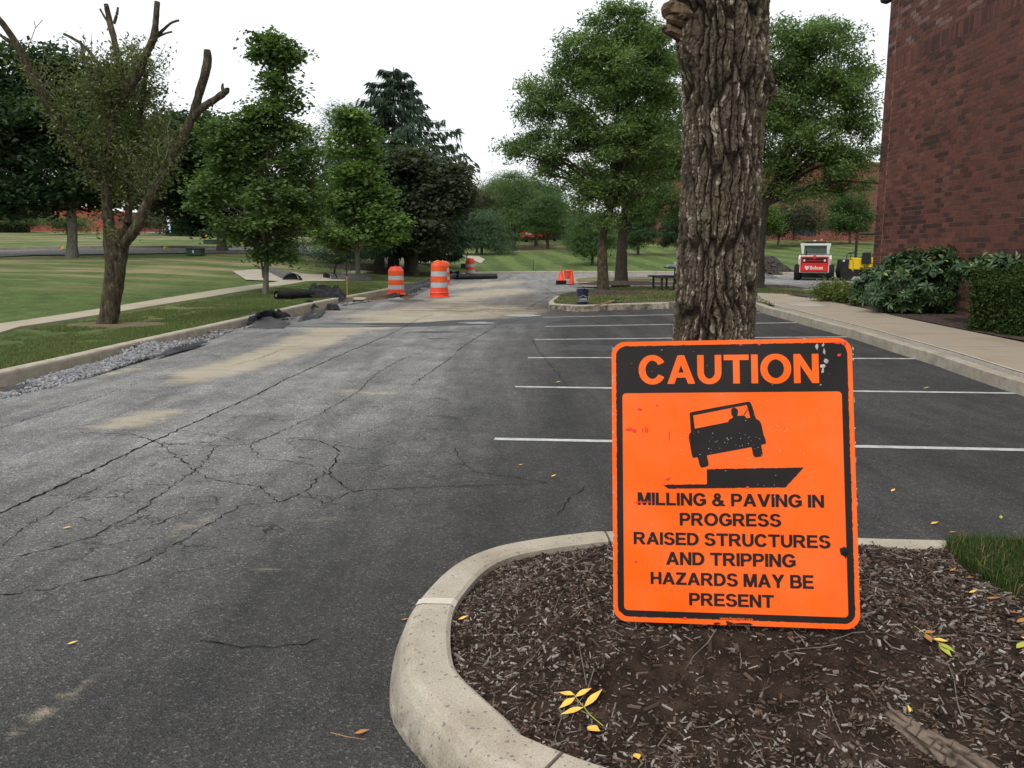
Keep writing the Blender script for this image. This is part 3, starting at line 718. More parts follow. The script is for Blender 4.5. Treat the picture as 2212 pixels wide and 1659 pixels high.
def sheet(name, poly, mat, dz, spacing, parent=None, **k):
    xs = [p[0] for p in poly]; ys = [p[1] for p in poly]
    gx, gy = np.meshgrid(np.arange(min(xs), max(xs), spacing), np.arange(min(ys), max(ys), spacing))
    V2, Fc = region(poly, [], np.column_stack([gx.ravel()+.013, gy.ravel()+.017]))
    z = np.array([gz(x, y) for x, y in V2])+dz
    return link(name, npmesh(name, np.column_stack([V2, z]), Fc, True, attrs={'dry': np.full(len(V2), .6), 'stripe': np.zeros(len(V2)), 'light': np.full(len(V2), .75)}), mat, parent, **k)
def off(P, d):
    out = []
    for i, p in enumerate(P):
        t = (P[min(i+1, len(P)-1)]-P[max(i-1, 0)]).normalized(); out.append(p+Vector((-t.y, t.x, 0))*d)
    return out
rc = [on(-420, 0, 39), on(-150, 0, 41.5), on(0, 0, 44), on(250, 0, 46), on(500, 0, 50), on(687, 0, 60), on(850, 0, 77), on(985, 0, 108), on(1060, 0, 160)]
rc = [Vector((p.x, p.y, 0)) for p in catmull([Vector((p.x, p.y, 0)) for p in rc], 5)]
L_, R_ = off(rc, 3.4), off(rc, -3.4)
sheet('road', [(p.x, p.y) for p in R_]+[(p.x, p.y) for p in reversed(L_)], MAT['asphalt'], .05, 2.5, kind='structure')
def rkerb(P):
    V = []; Fc = []
    for i, (a, b) in enumerate(zip(P, off(P, .2))):
        z = gz(a.x, a.y); z2 = gz(b.x, b.y)
        V += [(a.x, a.y, z-.1), (a.x, a.y, z+.2), (b.x, b.y, z2+.2), (b.x, b.y, z2-.1)]
        if i:
            o = 4*i-4
            for q in range(3): Fc.append((o+q, o+q+1, o+5+q, o+4+q))
    me = bpy.data.meshes.new('road_kerb'); me.from_pydata(V, [], Fc); me.update(); return link('road_kerb', me, MAT['concrete'], kind='structure')
rkerb(L_[:26])
pr = [on(430, 0, 70), on(800, 0, 74), on(800, 0, 88), on(640, 0, 96), on(430, 0, 96)]
def far_park(): 
    P = [on(455, 0, 88), on(390, 0, 88), on(250, 0, 92), on(250, 0, 104), on(455, 0, 104)]
    sheet('car_park', [(p.x, p.y) for p in P], MAT['asphalt'], .05, 2.5, kind='structure')
far_park()
ap = [on(470, 0, 34), on(520, 0, 36), on(560, 0, 36.5), on(640, 0, 35), on(735, 0, 36), on(725, 0, 32.5), on(600, 0, 30.2), on(500, 0, 30)]
sheet('culvert_apron', [(p.x, p.y) for p in ap], MAT['concrete'], .04, 1., kind='structure')
ap2 = [on(995, 0, 66), on(1030, 0, 66), on(1045, 0, 62), on(1035, 0, 58)]
sheet('culvert_apron', [(p.x, p.y) for p in ap2], MAT['concrete'], .05, 1.5, kind='structure')

# standing water left on the drive
MAT['water'] = newmat('puddle_water', .3, .9)[0]
MAT['water'].node_tree.nodes['Principled BSDF'].inputs['Base Color'].default_value = (.2, .2, .2, 1)
def puddle(cx, cy, rx, ry, seed):
    rr = random.Random(seed); P = []
    for i in range(22):
        a = 2*math.pi*i/22; q = .75+.4*rr.random(); p = G(cx+rx*q*math.cos(a), cy+ry*q*math.sin(a)); P.append((p.x, p.y))
    V2, Fc = region(P); me = bpy.data.meshes.new('puddle'); me.from_pydata([(x, y, az_(x, y)+.006) for x, y in V2], [], [tuple(f) for f in Fc]); me.update(); link('puddle', me, MAT['water'], kind='structure')
for i, a in enumerate([(1128, 682, 38, 2.6), (1030, 698, 42, 2.2), (720, 704, 130, 3.), (640, 702, 80, 2.4)]): puddle(*a, i)
# ================================================================== foliage helpers
def leafmesh(name, C, size, n, spread, colA, colB, up=.5, aspect=.55, hang=0., seed=0, sizevar=.35, colvar=.25, droop=None):
    """n leaves around every cluster centre; each a folded pair of triangles"""
    rs = np.random.RandomState(seed); C = np.asarray(C); N = len(C)*n
    cen = np.repeat(C, n, 0)+rs.normal(0, 1, (N, 3))*np.asarray(spread)*.5
    nrm = rs.normal(0, 1, (N, 3)); nrm[:, 2] = np.abs(nrm[:, 2])+up*2; nrm /= np.linalg.norm(nrm, axis=1)[:, None]
    d = rs.normal(0, 1, (N, 3)); d[:, 2] -= hang*2; d -= (d*nrm).sum(1)[:, None]*nrm*(0 if hang > .5 else 1); d /= np.linalg.norm(d, axis=1)[:, None]+1e-9
    w = np.cross(nrm, d); w /= np.linalg.norm(w, axis=1)[:, None]+1e-9
    L = size*(1+rs.uniform(-sizevar, sizevar, N))[:, None]; Wd = L*aspect*.5
    fold = nrm*Wd*.35
    V = np.stack([cen-d*L*.5, cen-w*Wd+fold, cen+d*L*.5, cen+w*Wd+fold], 1).reshape(-1, 3)
    b = np.arange(N)[:, None]*4
    Fc = np.concatenate([b+np.array([0, 1, 2]), b+np.array([0, 2, 3])], 0)
    cl = (np.repeat(PADT[len(C)][:, None], n, 0) if len(C) in PADT else np.repeat(rs.uniform(0, 1, (len(C), 1)), n, 0))*.55+rs.uniform(0, 1, (N, 1))*.45
    col = np.asarray(colA)*(1-cl)+np.asarray(colB)*cl
    col = col*(1+rs.uniform(-colvar, colvar, (N, 1)))
    return npmesh(name, V, Fc, False, np.repeat(col, 4, 0))
PADT = {}
def clusters(blobs, n, seed=0, shell=.55, ydepth=1., Y=None, pad=24., per=11):
    """leafy pads inside ellipsoids given in view units at distance Y, each pad a loose flat cluster of twigs"""
    rs = np.random.RandomState(seed); out = []
    vol = np.array([b[2]*b[3]*min(b[2], b[3]) for b in blobs], float)**.8; m = max(4, n//per); cnt = np.maximum(4, (m*vol/vol.sum()).astype(int))
    for (px, py, rx, ry), c in zip(blobs, cnt):
        p0 = at(px, py, Y); mx_ = (at(px+rx, py, Y)-p0).x; mz = (at(px, py-ry, Y)-p0).z
        u = rs.normal(0, 1, (c, 3)); u /= np.linalg.norm(u, axis=1)[:, None]
        rr = (shell+(1-shell)*rs.uniform(0, 1, c)**.5)*.95; k = rs.uniform(0, 1, c) < .2; rr[k] *= rs.uniform(.2, .9, k.sum()); k = rs.uniform(0, 1, c) < .1; rr[k] *= 1.18
        out.append(np.array(p0)+u*rr[:, None]*np.array([mx_, mx_*ydepth, mz]))
    C = np.concatenate(out); r = min(pad, np.median([b[2] for b in blobs])*.5)*Y/F
    sz = rs.uniform(.55, 1.35, (len(C), 1)); t = rs.uniform(0, 1, len(C))
    D = np.repeat(C, per, 0)+rs.normal(0, 1, (len(C)*per, 3))*np.array([r*.66, r*.66, r*.42])*np.repeat(sz, per, 0); D[:, 2] -= .15*np.hypot(*(D-np.repeat(C, per, 0))[:, :2].T)
    PADT[len(D)] = np.repeat(t, per); return D
def tree(name, label, base, top, Y, blobs, r0, nclu, nleaf, lsize, colA, colB, bark='bark', cat='tree', group=None, seed=0, fork=.35, nlimb=26,
         spread=(.5, .5, .32), pad=24., per=11, up=.5, aspect=.6, hang=0., trunk_pts=None, shell=.55, extra=(), colvar=.25, ground=None, limbr=.3):
    rr = random.Random(seed+5)
    p0 = on(base[0], base[1], Y) if ground is None else ground
    root = empty(name, p0, label=label, cat=cat, group=group); o = Vector(p0)
    tp = at(top[0], top[1], Y)
    C = clusters(blobs, nclu, seed, shell, Y=Y, pad=pad, per=per)
    mb = MB(); H = tp.z-p0.z
    if trunk_pts: T = [p0-Vector((0, 0, .15))]+[at(a, b, Y) for a, b in trunk_pts]
    else:
        T = [p0-Vector((0, 0, .15))]
        for i in range(1, 7):
            t = i/6; T.append(p0.lerp(tp, t)+Vector(((rr.random()-.5)*.02*H, (rr.random()-.5)*.02*H, 0))*(1 if i < 6 else 0))
    T = catmull(T, 4); n = len(T)
    rad = [max(.012, r0*(1.-.9*(i/(n-1))**.9)*(1.35 if i == 0 else 1.15 if i == 1 else 1)) for i in range(n)]
    mb.tube([p-o for p in T], rad, 9, rough=.12)
    mb.build('trunk', MAT[bark], root, smooth=True)
    lm = MB()
    def limb(a, b, r, sag=.18):
        m = a.lerp(b, .5)+Vector(((rr.random()-.5), (rr.random()-.5), .6))*(b-a).length*sag
        P = catmull([a, m, b], 4); k = len(P)
        lm.tube([p-o for p in P], [max(.006, r*(1-.8*i/(k-1))) for i in range(k)], 5, cap=False)
        return P
    idx = list(range(len(C))); rr.shuffle(idx); zf = p0.z+H*fork
    nodes = []
    for i in idx[:nlimb]:
        c = Vector(C[i]); zt = max(zf*.95, min(tp.z-.2, c.z-(Vector((c.x, c.y, 0))-Vector((p0.x, p0.y, 0))).length*(.5+.3*rr.random())))
        k = min(range(n), key=lambda q: abs(T[q].z-zt)); P = limb(T[k], c, max(.02, rad[k]*limbr*2)); nodes += P[3:]
    for e in extra: 
        P = limb(at(*e[0], Y), at(*e[1], Y), e[2], .06); nodes += P
    for i in idx[nlimb:nlimb*4]:
        c = Vector(C[i]); b = min(nodes, key=lambda q: (q-c).length) if nodes else T[-1]; limb(b, c, .018, .1)
    lm.build('limbs', MAT[bark], root, smooth=True)
    me = leafmesh('crown', C-np.array(o), lsize, nleaf, spread, colA, colB, up, aspect, hang, seed, colvar=colvar)
    link('crown', me, MAT['leaf'], root)
    return root

# ================================================================== the caution sign
SW = .76; SH = SW*1.2
s_tl = Vector((.43685, 3.62065, -.40965))*SW+Vector((0, 0, CAM_H))
e1 = Vector((.98603, -.16222, .03786)).normalized(); e2 = Vector((.00725, -.24426, -.96968)); e2 = (e2-e1*e2.dot(e1)).normalized()
e3 = e1.cross(-e2).normalized()          # towards the viewer?
if e3.y > 0: e3 = -e3
SM = Matrix(((e1.x, -e2.x, e3.x, 0), (e1.y, -e2.y, e3.y, 0), (e1.z, -e2.z, e3.z, 0), (0, 0, 0, 1)))
sroot = bpy.data.objects.new('caution_sign', None); COL.objects.link(sroot)
sroot.matrix_world = Matrix.Translation(s_tl) @ SM
tag(sroot, 'orange caution sign with tilting car picture leaning against the near tree trunk', 'sign')
_src = [(76, 89), (1320, 65), (1383, 1570), (101, 1524)]; _dst = [(0, 0), (SW, 0), (SW, SH), (0, SH)]
A = []; B = []
for (x, y), (u, v) in zip(_src, _dst):
    A += [[x, y, 1, 0, 0, 0, -u*x, -u*y], [0, 0, 0, x, y, 1, -v*x, -v*y]]; B += [u, v]
_H = np.append(np.linalg.solve(np.array(A, float), np.array(B, float)), 1).reshape(3, 3)
def sg(x, y):
    q = _H@np.array([x, y, 1.]); return (q[0]/q[2], -q[1]/q[2])
def sgc(x, y): return sg((2700+.217*x-2350)/.7597, (1580+.217*y-1280)/.7597)
def rrect(x0, y0, x1, y1, r, n=6):
    P = []
    for cx, cy, a0 in ((x1-r, y1-r, 0), (x0+r, y1-r, 90), (x0+r, y0+r, 180), (x1-r, y0+r, 270)):
        for i in range(n+1): a = R(a0+90*i/n); P.append((cx+r*math.cos(a), cy+r*math.sin(a)))
    return P
def sign_mat(name, base, fade, flecks, rough=.55):
    m, nt, b = newmat(name, rough-.08, .17)
    v = pos(nt, True)
    c = ramp(nt, nz(nt, 3.5, 6, .6, vec=v), [(.38, base), (.72, fade)])
    dirt = ramp(nt, nz(nt, 2.2, 8, .7, vec=pos(nt, True, (1, .4, 1))), [(.35, (.86, .84, .84)), (.7, (1.02, 1.02, 1.02))]); c = mixc(nt, 1., c, dirt, 'MULTIPLY')
    f = ramp(nt, nz(nt, 85, 2, .5, vec=v), [(.73, (0, 0, 0)), (.76, (1, 1, 1))])
    g = ramp(nt, nz(nt, 4, 3, vec=v), [(.45, (0, 0, 0)), (.65, (1, 1, 1))])
    c = mixc(nt, mathn(nt, 'MULTIPLY', f, g), c, flecks)
    sc = ramp(nt, nz(nt, 9, 8, .8, 2., vec=pos(nt, True, (2.5, .5, 1))), [(.68, (0, 0, 0)), (.72, (1, 1, 1))])
    c = mixc(nt, mathn(nt, 'MULTIPLY', sc, .5), c, flecks)
    nt.links.new(c, b.inputs['Base Color']); return m
MAT['sign_orange'] = sign_mat('sign_orange_sheeting', (1., .12, .001), (.98, .16, .03), (.9, .42, .25), .5)
MAT['sign_black'] = sign_mat('sign_black_ink', (.012, .009, .009), (.022, .017, .017), (.2, .13, .11), .5)
MAT['sign_scrape'] = M('bare_scraped_metal', [(.5, .48, .46), (.25, .23, .22)], 40, 4, .6, .3)
MAT['sign_red'] = M('peeled_red', [(.8, .04, .02), (.6, .03, .03)], 20, 4, .6, .3)
def flat(name, outer, holes, z, mat, parent=sroot, **k):
    V2, Fc = region(outer, holes)
    me = bpy.data.meshes.new(name); me.from_pydata([(x, y, z) for x, y in V2], [], [tuple(f) for f in Fc]); me.update()
    return link(name, me, mat, parent, **k)
pl = rrect(0, -SH, SW, 0, .045, 8); n = len(pl)
mb = MB(); mb.add([(x, y, 0) for x, y in pl]+[(x, y, -.004) for x, y in pl], [tuple(range(n)), tuple(range(n, 2*n))[::-1]]+[(i, n+i, n+(i+1) % n, (i+1) % n) for i in range(n)])
mb.build('plate', MAT['sign_orange'], sroot)
# black border and header (one ink shape, worn edge)
m0, m1 = .0125, .0345
def wear(P, amp, seed):
    rr = random.Random(seed); out = []
    for i, p in enumerate(P):
        q = P[(i+1) % len(P)]; L = math.hypot(q[0]-p[0], q[1]-p[1]); k = max(1, int(L/.006))
        for j in range(k):
            a = amp*(rr.random()**4)*(1 if rr.random() < .5 else -1); x = p[0]+(q[0]-p[0])*j/k; y = p[1]+(q[1]-p[1])*j/k
            nx, ny = -(q[1]-p[1])/(L+1e-9), (q[0]-p[0])/(L+1e-9); out.append((x+nx*a, y+ny*a))
    return out
hb = -(355-80)/1468*SH
flat('border', wear(rrect(m0+.002, -SH+m0+.004, SW-m0-.002, -m0-.002, .034), .0016, 1), [rrect(m1, -SH+m1+.002, SW-m1, hb, .012, 4)], .0008, MAT['sign_black'])
def bold_text(s, name, box, z, mat, parent, off_=.03, M4=None, ext=0., space=1.):
    """lettering scaled into box (u0,v0,u1,v1)"""
    cu = bpy.data.curves.new(name, 'FONT'); cu.body = s; cu.offset = off_; cu.resolution_u = 5; cu.space_character = space
    cu.extrude = ext
    t = bpy.data.objects.new('tmp', cu); COL.objects.link(t); dg = bpy.context.evaluated_depsgraph_get(); dg.update()
    me = bpy.data.meshes.new_from_object(t.evaluated_get(dg)); bpy.data.objects.remove(t)
    n = len(me.vertices); a = np.zeros(n*3, np.float32); me.vertices.foreach_get('co', a); a = a.reshape(-1, 3)
    lo, hi = a.min(0), a.max(0); u0, v0, u1, v1 = box
    a[:, 0] = u0+(a[:, 0]-lo[0])/(hi[0]-lo[0])*(u1-u0); a[:, 1] = v0+(a[:, 1]-lo[1])/(hi[1]-lo[1])*(v1-v0); a[:, 2] = z+a[:, 2]*.2
    if M4 is not None: a = np.array([tuple(M4 @ Vector(p)) for p in a], np.float32)
    me.vertices.foreach_set('co', a.ravel()); me.materials.clear(); me.name = name; me.update()
    return link(name, me, mat, parent)
def _arc(cx, cy, rx, ry, ix, iy, a0, a1, n=None):
    n = n or max(4, int(abs(a1-a0)/12)); O = []; I = []
    for i in range(n+1):
        a = R(a0+(a1-a0)*i/n); O.append((cx+rx*math.cos(a), cy+ry*math.sin(a))); I.append((cx+ix*math.cos(a), cy+iy*math.sin(a)))
    return O+I[::-1]
def _b(x0, y0, x1, y1): return [(x0, y0), (x1, y0), (x1, y1), (x0, y1)]
GL = {
 'A': (.95, [[(0, 0), (.215, 0), (.575, 1), (.37, 1)], [(.945, 0), (.73, 0), (.37, 1), (.575, 1)], [(.2, .22), (.74, .22), (.68, .38), (.26, .38)]]),
 'B': (.84, [_b(0, 0, .2, 1), _b(.1, .84, .49, 1), _b(.1, .43, .51, .585), _b(.1, 0, .51, .16), _arc(.48, .715, .3, .285, .1, .13, -90, 90), _arc(.5, .295, .34, .295, .14, .135, -90, 90)]),
 'C': (.92, [_arc(.48, .5, .48, .52, .265, .345, 32, 328)]),
 'D': (.87, [_b(0, 0, .2, 1), _b(.1, .83, .4, 1), _b(.1, 0, .4, .17), _arc(.38, .5, .49, .5, .27, .33, -90, 90)]),
 'E': (.77, [_b(0, 0, .2, 1), _b(.1, .83, .75, 1), _b(.1, .425, .7, .585), _b(.1, 0, .77, .17)]),
 'G': (.96, [_arc(.49, .5, .49, .52, .275, .345, 32, 325), _b(.52, .37, .95, .54), _b(.745, .12, .95, .5)]),
 'H': (.82, [_b(0, 0, .2, 1), _b(.62, 0, .82, 1), _b(.1, .42, .7, .59)]), 'I': (.2, [_b(0, 0, .2, 1)]),
 'L': (.7, [_b(0, 0, .2, 1), _b(.1, 0, .7, .17)]),
 'M': (.98, [_b(0, 0, .185, 1), _b(.795, 0, .98, 1), [(0, 1), (.275, 1), (.575, 0), (.405, 0)], [(.98, 1), (.705, 1), (.405, 0), (.575, 0)]]),
 'N': (.82, [_b(0, 0, .195, 1), _b(.625, 0, .82, 1), [(0, 1), (.2, 1), (.82, 0), (.62, 0)]]),
 'O': (1.03, [_arc(.515, .5, .515, .52, .3, .345, 0, 180), _arc(.515, .5, .515, .52, .3, .345, 180, 360)]),
 'P': (.79, [_b(0, 0, .2, 1), _b(.1, .835, .48, 1), _b(.1, .36, .48, .525), _arc(.46, .68, .33, .32, .13, .155, -90, 90)]),
 'R': (.9, [_b(0, 0, .2, 1), _b(.1, .835, .52, 1), _b(.1, .4, .52, .56), _arc(.5, .7, .335, .3, .13, .14, -90, 90), [(.36, .45), (.6, .45), (.9, 0), (.66, 0)]]),
 'S': (.82, [_arc(.41, .735, .385, .285, .18, .13, 18, 262), _arc(.41, .285, .41, .305, .2, .145, 188, 445)]),
 'T': (.84, [_b(0, .83, .84, 1), _b(.32, 0, .52, .9)]),
 'U': (.82, [_b(0, .38, .2, 1), _b(.62, .38, .82, 1), _arc(.41, .39, .41, .41, .21, .24, 180, 360)]),
 'V': (.93, [[(0, 1), (.22, 1), (.57, 0), (.36, 0)], [(.93, 1), (.71, 1), (.36, 0), (.57, 0)]]),
 'Y': (.91, [[(0, 1), (.235, 1), (.555, .46), (.555, .38), (.355, .38)], [(.91, 1), (.675, 1), (.355, .46), (.355, .38), (.555, .38)], _b(.355, 0, .555, .42)]),
 'Z': (.8, [_b(.03, .83, .77, 1), _b(0, 0, .8, .17), [(.5, .87), (.77, .87), (.27, .13), (0, .13)]]),
 '&': (.96, [_arc(.39, .77, .25, .25, .085, .1, 0, 180), _arc(.39, .77, .25, .25, .085, .1, 180, 360), _arc(.36, .27, .36, .29, .165, .14, 75, 345), [(.15, .74), (.4, .74), (.96, 0), (.69, 0)], [(.69, .46), (.88, .4), (.7, .17), (.55, .27)]]),
 ' ': (.26, [])}
def text_line(s, u0, u1, vb0, vb1, vt0, vt1, mat, parent=sroot, z=.0013, gap=.13):
    """caps in own sans outlines; baseline runs from vb0 to vb1, cap line from vt0 to vt1"""
    tot = sum(GL[c][0] for c in s)+gap*(len(s)-1); x = 0; k = (u1-u0)/tot
    for c in s:
        w, polys = GL[c]
        if polys:
            vs = []; es = []; polys = [[(q[0]+dx, q[1]+dy) for q in p] for p in polys for dx, dy in ((-.016, -.011), (.016, -.011), (-.016, .011), (.016, .011))]
            for p in polys: n0 = len(vs); vs += [Vector(q) for q in p]; es += [(n0+i, n0+(i+1) % len(p)) for i in range(len(p))]
            r = delaunay_2d_cdt(vs, es, [], 0, 1e-5); V2 = np.array([tuple(v) for v in r[0]]); Fc = np.array(r[2])
            cen = V2[Fc].mean(1); m = np.zeros(len(Fc), bool)
            for p in polys: m |= inpoly(cen, p)
            Fc = Fc[m]; V = []
            for a_, b_ in V2:
                U = u0+(x+a_)*k; t = (U-u0)/(u1-u0); vb = vb0+(vb1-vb0)*t; vt = vt0+(vt1-vt0)*t; V.append((U, vb+(vt-vb)*b_, z))
            me = bpy.data.meshes.new('letter'); me.from_pydata(V, [], [tuple(int(i) for i in f) for f in Fc]); me.update(); link('letter', me, mat, parent)
        x += w+gap
for s, x0, x1, yt0, yb0, yt1, yb1 in [('CAUTION', 222, 1152, 160, 303, 150, 297), ('MILLING & PAVING IN', 222, 1186, 862, 925, 875, 940), ('PROGRESS', 441, 965, 967, 1031, 974, 1038), ('RAISED STRUCTURES', 203, 1222, 1065, 1127, 1084, 1149),
     ('AND TRIPPING', 372, 1043, 1168, 1233, 1181, 1247), ('HAZARDS MAY BE', 293, 1137, 1271, 1332, 1289, 1358), ('PRESENT', 494, 932, 1379, 1442, 1391, 1456)]:
    a, b, c, d = sg(x0, yb0), sg(x1, yb1), sg(x0, yt0), sg(x1, yt1)
    text_line(s, a[0], b[0], a[1], b[1], c[1], d[1], MAT['sign_orange'] if s == 'CAUTION' else MAT['sign_black'], gap=.115 if s == 'CAUTION' else .1)
a, b = sg(652, 1521), sg(823, 1507)
bold_text('www.fixasphalt.com', 'lettering', (a[0], a[1], b[0], b[1]), .0013, MAT['sign_orange'], sroot, .012)
car = [(85, 210), (110, 190), (600, 95), (1140, 0), (1170, 2), (1188, 20), (1220, 90), (1290, 310), (1322, 322), (1350, 342), (1372, 372), (1388, 410), (1430, 600), (1455, 650), (1470, 700), (1475, 755), (1388, 778), (1418, 940), (1410, 968), (1390, 985), (1300, 1000), (1262, 987), (1243, 950), (1215, 815), (405, 965), (438, 1120), (430, 1150), (405, 1168), (320, 1187), (290, 1170), (275, 1140), (240, 1000), (150, 1010), (125, 930), (100, 780), (80, 680), (76, 610), (90, 575), (112, 550)]
win = [(148, 245), (600, 157), (1120, 55), (1190, 290), (1110, 297), (1098, 270), (1070, 248), (1020, 250), (952, 257), (955, 225), (965, 180), (950, 135), (920, 115), (885, 108), (850, 122), (832, 155), (836, 200), (850, 240), (875, 268), (855, 298), (815, 315), (795, 335), (788, 366), (180, 487)]
flat('car_picture', [sgc(*p) for p in car], [[sgc(*p) for p in win]], .0013, MAT['sign_black'])
flat('car_picture', [sgc(*p) for p in ((1066, 236), (1080, 240), (1138, 142), (1128, 136))], [], .0013, MAT['sign_black'])
flat('road_picture', wear([sg(*p) for p in ((577, 742), (1080, 733), (985, 836), (378, 842), (350, 823), (578, 820))], .0015, 5), [], .0013, MAT['sign_black'])
rr = random.Random(11)
def scrape(cx, cy, rx, ry, mat, k=9, z=.0018):
    P = []
    for i in range(k): a = 2*math.pi*i/k; q = .45+.7*rr.random(); P.append(sg(cx+rx*q*math.cos(a), cy+ry*q*math.sin(a)))
    flat('scrape_mark', P, [], z, mat)
for a in [(1140, 110, 10, 18), (1172, 105, 7, 12), (1178, 135, 8, 28), (1190, 185, 16, 14), (1168, 210, 16, 12), (1172, 232, 8, 18), (1162, 308, 6, 5), (1075, 72, 12, 5)]: scrape(*a, MAT['sign_scrape'])
for a in [(1255, 155, 14, 10), (1245, 92, 30, 7), (1285, 95, 14, 12), (228, 433, 16, 8), (172, 538, 18, 10), (200, 545, 12, 14), (256, 540, 4, 20), (242, 540, 4, 20), (268, 540, 4, 20), (378, 792, 16, 7), (216, 1220, 9, 8), (316, 414, 5, 5), (380, 575, 3, 30), (745, 102, 9, 6), (842, 100, 8, 8), (250, 912, 60, 4), (790, 835, 12, 7), (470, 1508, 14, 8)]: scrape(*a, MAT['sign_red'], z=.0018)
for a in [(1295, 1168, 34, 24), (1300, 1180, 22, 22)]: scrape(*a, MAT['sign_black'], 8, .002)
for i in range(130): 
    x, y = rr.uniform(120, 1300), rr.uniform(110, 1480)
    if rr.random() < .55: x, y = rr.gauss(760, 130), rr.gauss(600, 90)
    scrape(x, y, rr.uniform(1.5, 4), rr.uniform(1.5, 4), MAT['sign_scrape'], 5)
for i in range(46):     # chipped edge
    t = rr.random()*1400+100; e = rr.choice((-1, 1)); scrape(*( (82+t*.013, t) if e < 0 else (1322+t*.038, t) ), rr.uniform(2, 6), rr.uniform(4, 14), MAT['sign_scrape'], 6)
for a in [(700, 1533, 22, 12), (760, 1540, 60, 9), (640, 1536, 18, 8)]: scrape(*a, MAT['mulch'], 9, .003)

# ================================================================== near tree trunk with furrowed bark
TY = 2.875; tx0 = at(1546, 600, TY).x
def worley(u, v, seed=0):
    """F1, F2-F1 and the id of the nearest cell"""
    ui, vi = np.floor(u).astype(int), np.floor(v).astype(int); f1 = np.full(u.shape, 9.); f2 = f1.copy(); cid = np.zeros(u.shape, int)
    for du in (-1, 0, 1):
        for dv in (-1, 0, 1):
            a, b = ui+du, vi+dv; h = _P[(_P[(a+seed*77) & 4095]+b) & 4095]; px_ = a+.1+.8*(h & 1023)/1023.; py_ = b+.1+.8*((h >> 10) & 1023)/1023.
            d = np.hypot(u-px_, v-py_); n = d < f1; f2 = np.where(n, f1, np.minimum(f2, d)); cid = np.where(n, h, cid); f1 = np.where(n, d, f1)
    return f1, f2-f1, cid
def bark_trunk():
    nA, nZ = 470, 1040; th = np.linspace(-math.pi*1.5, math.pi*.5, nA, endpoint=False); zz = np.linspace(.25, 2.6, nZ)
    T, Z = np.meshgrid(th, zz); Uc = (T+10)*.135
    Rr = .136+.004*np.sin(Z*2.1)+.014*np.clip((Z-1.9)/.8, 0, 1)+.05*np.exp(-(Z-.2)/.12)
    X0, Y0 = np.cos(T)*.133, np.sin(T)*.133
    w1 = (fbm(X0*7, Y0*7, Z*4., 3, 8)-.5)*.04; w2 = (fbm(X0*45, Y0*45, Z*30, 3, 28)-.5)*.016
    f1, e1_, c1 = worley((Uc+w1+w2)*38, (Z+w1)*4.4, 3)            # long ridges
    g1, e2_, c2_ = worley((Uc+w1*1.3+w2*1.4)*92, (Z+w2*2.5)*14, 5)         # plates on the ridges
    h1, e3_, c3 = worley((Uc+w2)*170, Z*80, 6)                     # small flakes
    fl = fbm(X0*90, Y0*90, Z*70, 3, 4)
    F1 = np.clip(1.25-e1_/.2, 0, 1); F2 = np.clip(1.2-e2_/.17, 0, 1); F3 = np.clip(1.1-e3_/.2, 0, 1)
    r2 = (c2_ % 97)/97.; r3 = (c3 % 61)/61.
    Rr = Rr-.0120*F1-.0062*F2*(.3+.7*r2)-.0020*F3+.0045*(r2-.5)+.003*(r3-.5)+.008*(fl-.5)
    def burr(a, z, h, wa, wz_):
        da = np.angle(np.exp(1j*(T-a))); return h*np.exp(-(da/wa)**2-((Z-z)/wz_)**2)
    lump = 1+.6*(fbm(X0*18, Y0*18, Z*18, 3, 33)-.5)*2
    Rr = Rr+(burr(R(197), 2.36, .07, .5, .13)+burr(R(205), 2.17, .028, .4, .06)+burr(R(352), 2.07, .03, .3, .05)+burr(R(318), 2.12, .014, .5, .07))*lump
    cxz = tx0+np.interp(Z, [0, 1.2, 1.8, 2.4, 2.8], [0, 0, .006, -.004, -.01])
    X = cxz+np.cos(T)*Rr; Y = TY+np.sin(T)*Rr
    i = np.arange(nZ-1)[:, None]*nA; j = np.arange(nA)[None]; j2 = (j+1) % nA
    Fc = np.stack([i+j, i+j2, i+nA+j2, i+nA+j], -1).reshape(-1, 4)
    V = np.stack([X, Y, Z], -1).reshape(-1, 3)
    top = (1-np.maximum(F1, F2*.75))
    lich = fbm(X0*16, Y0*16, Z*12, 4, 12)
    c = np.array([.024, .018, .014])+top[..., None]*(np.array([.105, .082, .06])*(.4+.9*r2[..., None])*(.75+.5*r3[..., None]))
    pale = (r2 > .66)*(fl > .5)*np.clip(top*1.6-.5, 0, 1)*(r3 > .45); c = c+pale[..., None]*np.array([.2, .18, .15])
    lm_ = np.clip((lich-.49)*6, 0, 1)*np.clip(.3+.7*np.abs(np.cos(T)), 0, 1)*(fl > .42); c = c*(1-.55*lm_[..., None])+np.array([.15, .145, .07])*(.55*lm_*top)[..., None]
    bu = (burr(R(197), 2.36, 1, .45, .11)+burr(R(352), 2.07, 1, .3, .05))[..., None]; c = c*(1-.55*np.clip(bu, 0, 1))
    return npmesh('trunk', V, Fc, True, c.reshape(-1, 3))
MAT['bark_near'] = M_attr('furrowed_bark', .95, .08, 0, .5, 260)
nt_ = empty('tree', (0, 0, 0), label='thick furrowed tree trunk standing right behind the orange caution sign', cat='tree')
link('trunk', bark_trunk(), MAT['bark_near'], nt_)
st = MB(); st.tube([(tx0, TY, 2.7), (tx0-.02, TY, 3.4), (tx0-.3, TY+.1, 4.4)], [.145, .13, .09], 14, rough=.1); st.tube([(tx0, TY, 3.2), (tx0+.35, TY+.2, 4.3)], [.11, .07], 12, rough=.1)
st.build('limbs', MAT['bark'], nt_, smooth=True)
MAT['cut_wood'] = M('cut_wood', [(.035, .026, .02), (.17, .11, .068), (.03, .023, .018)], 26, 6, .9, .1, bmp=1., bs=90, bd=.01, obj=False)
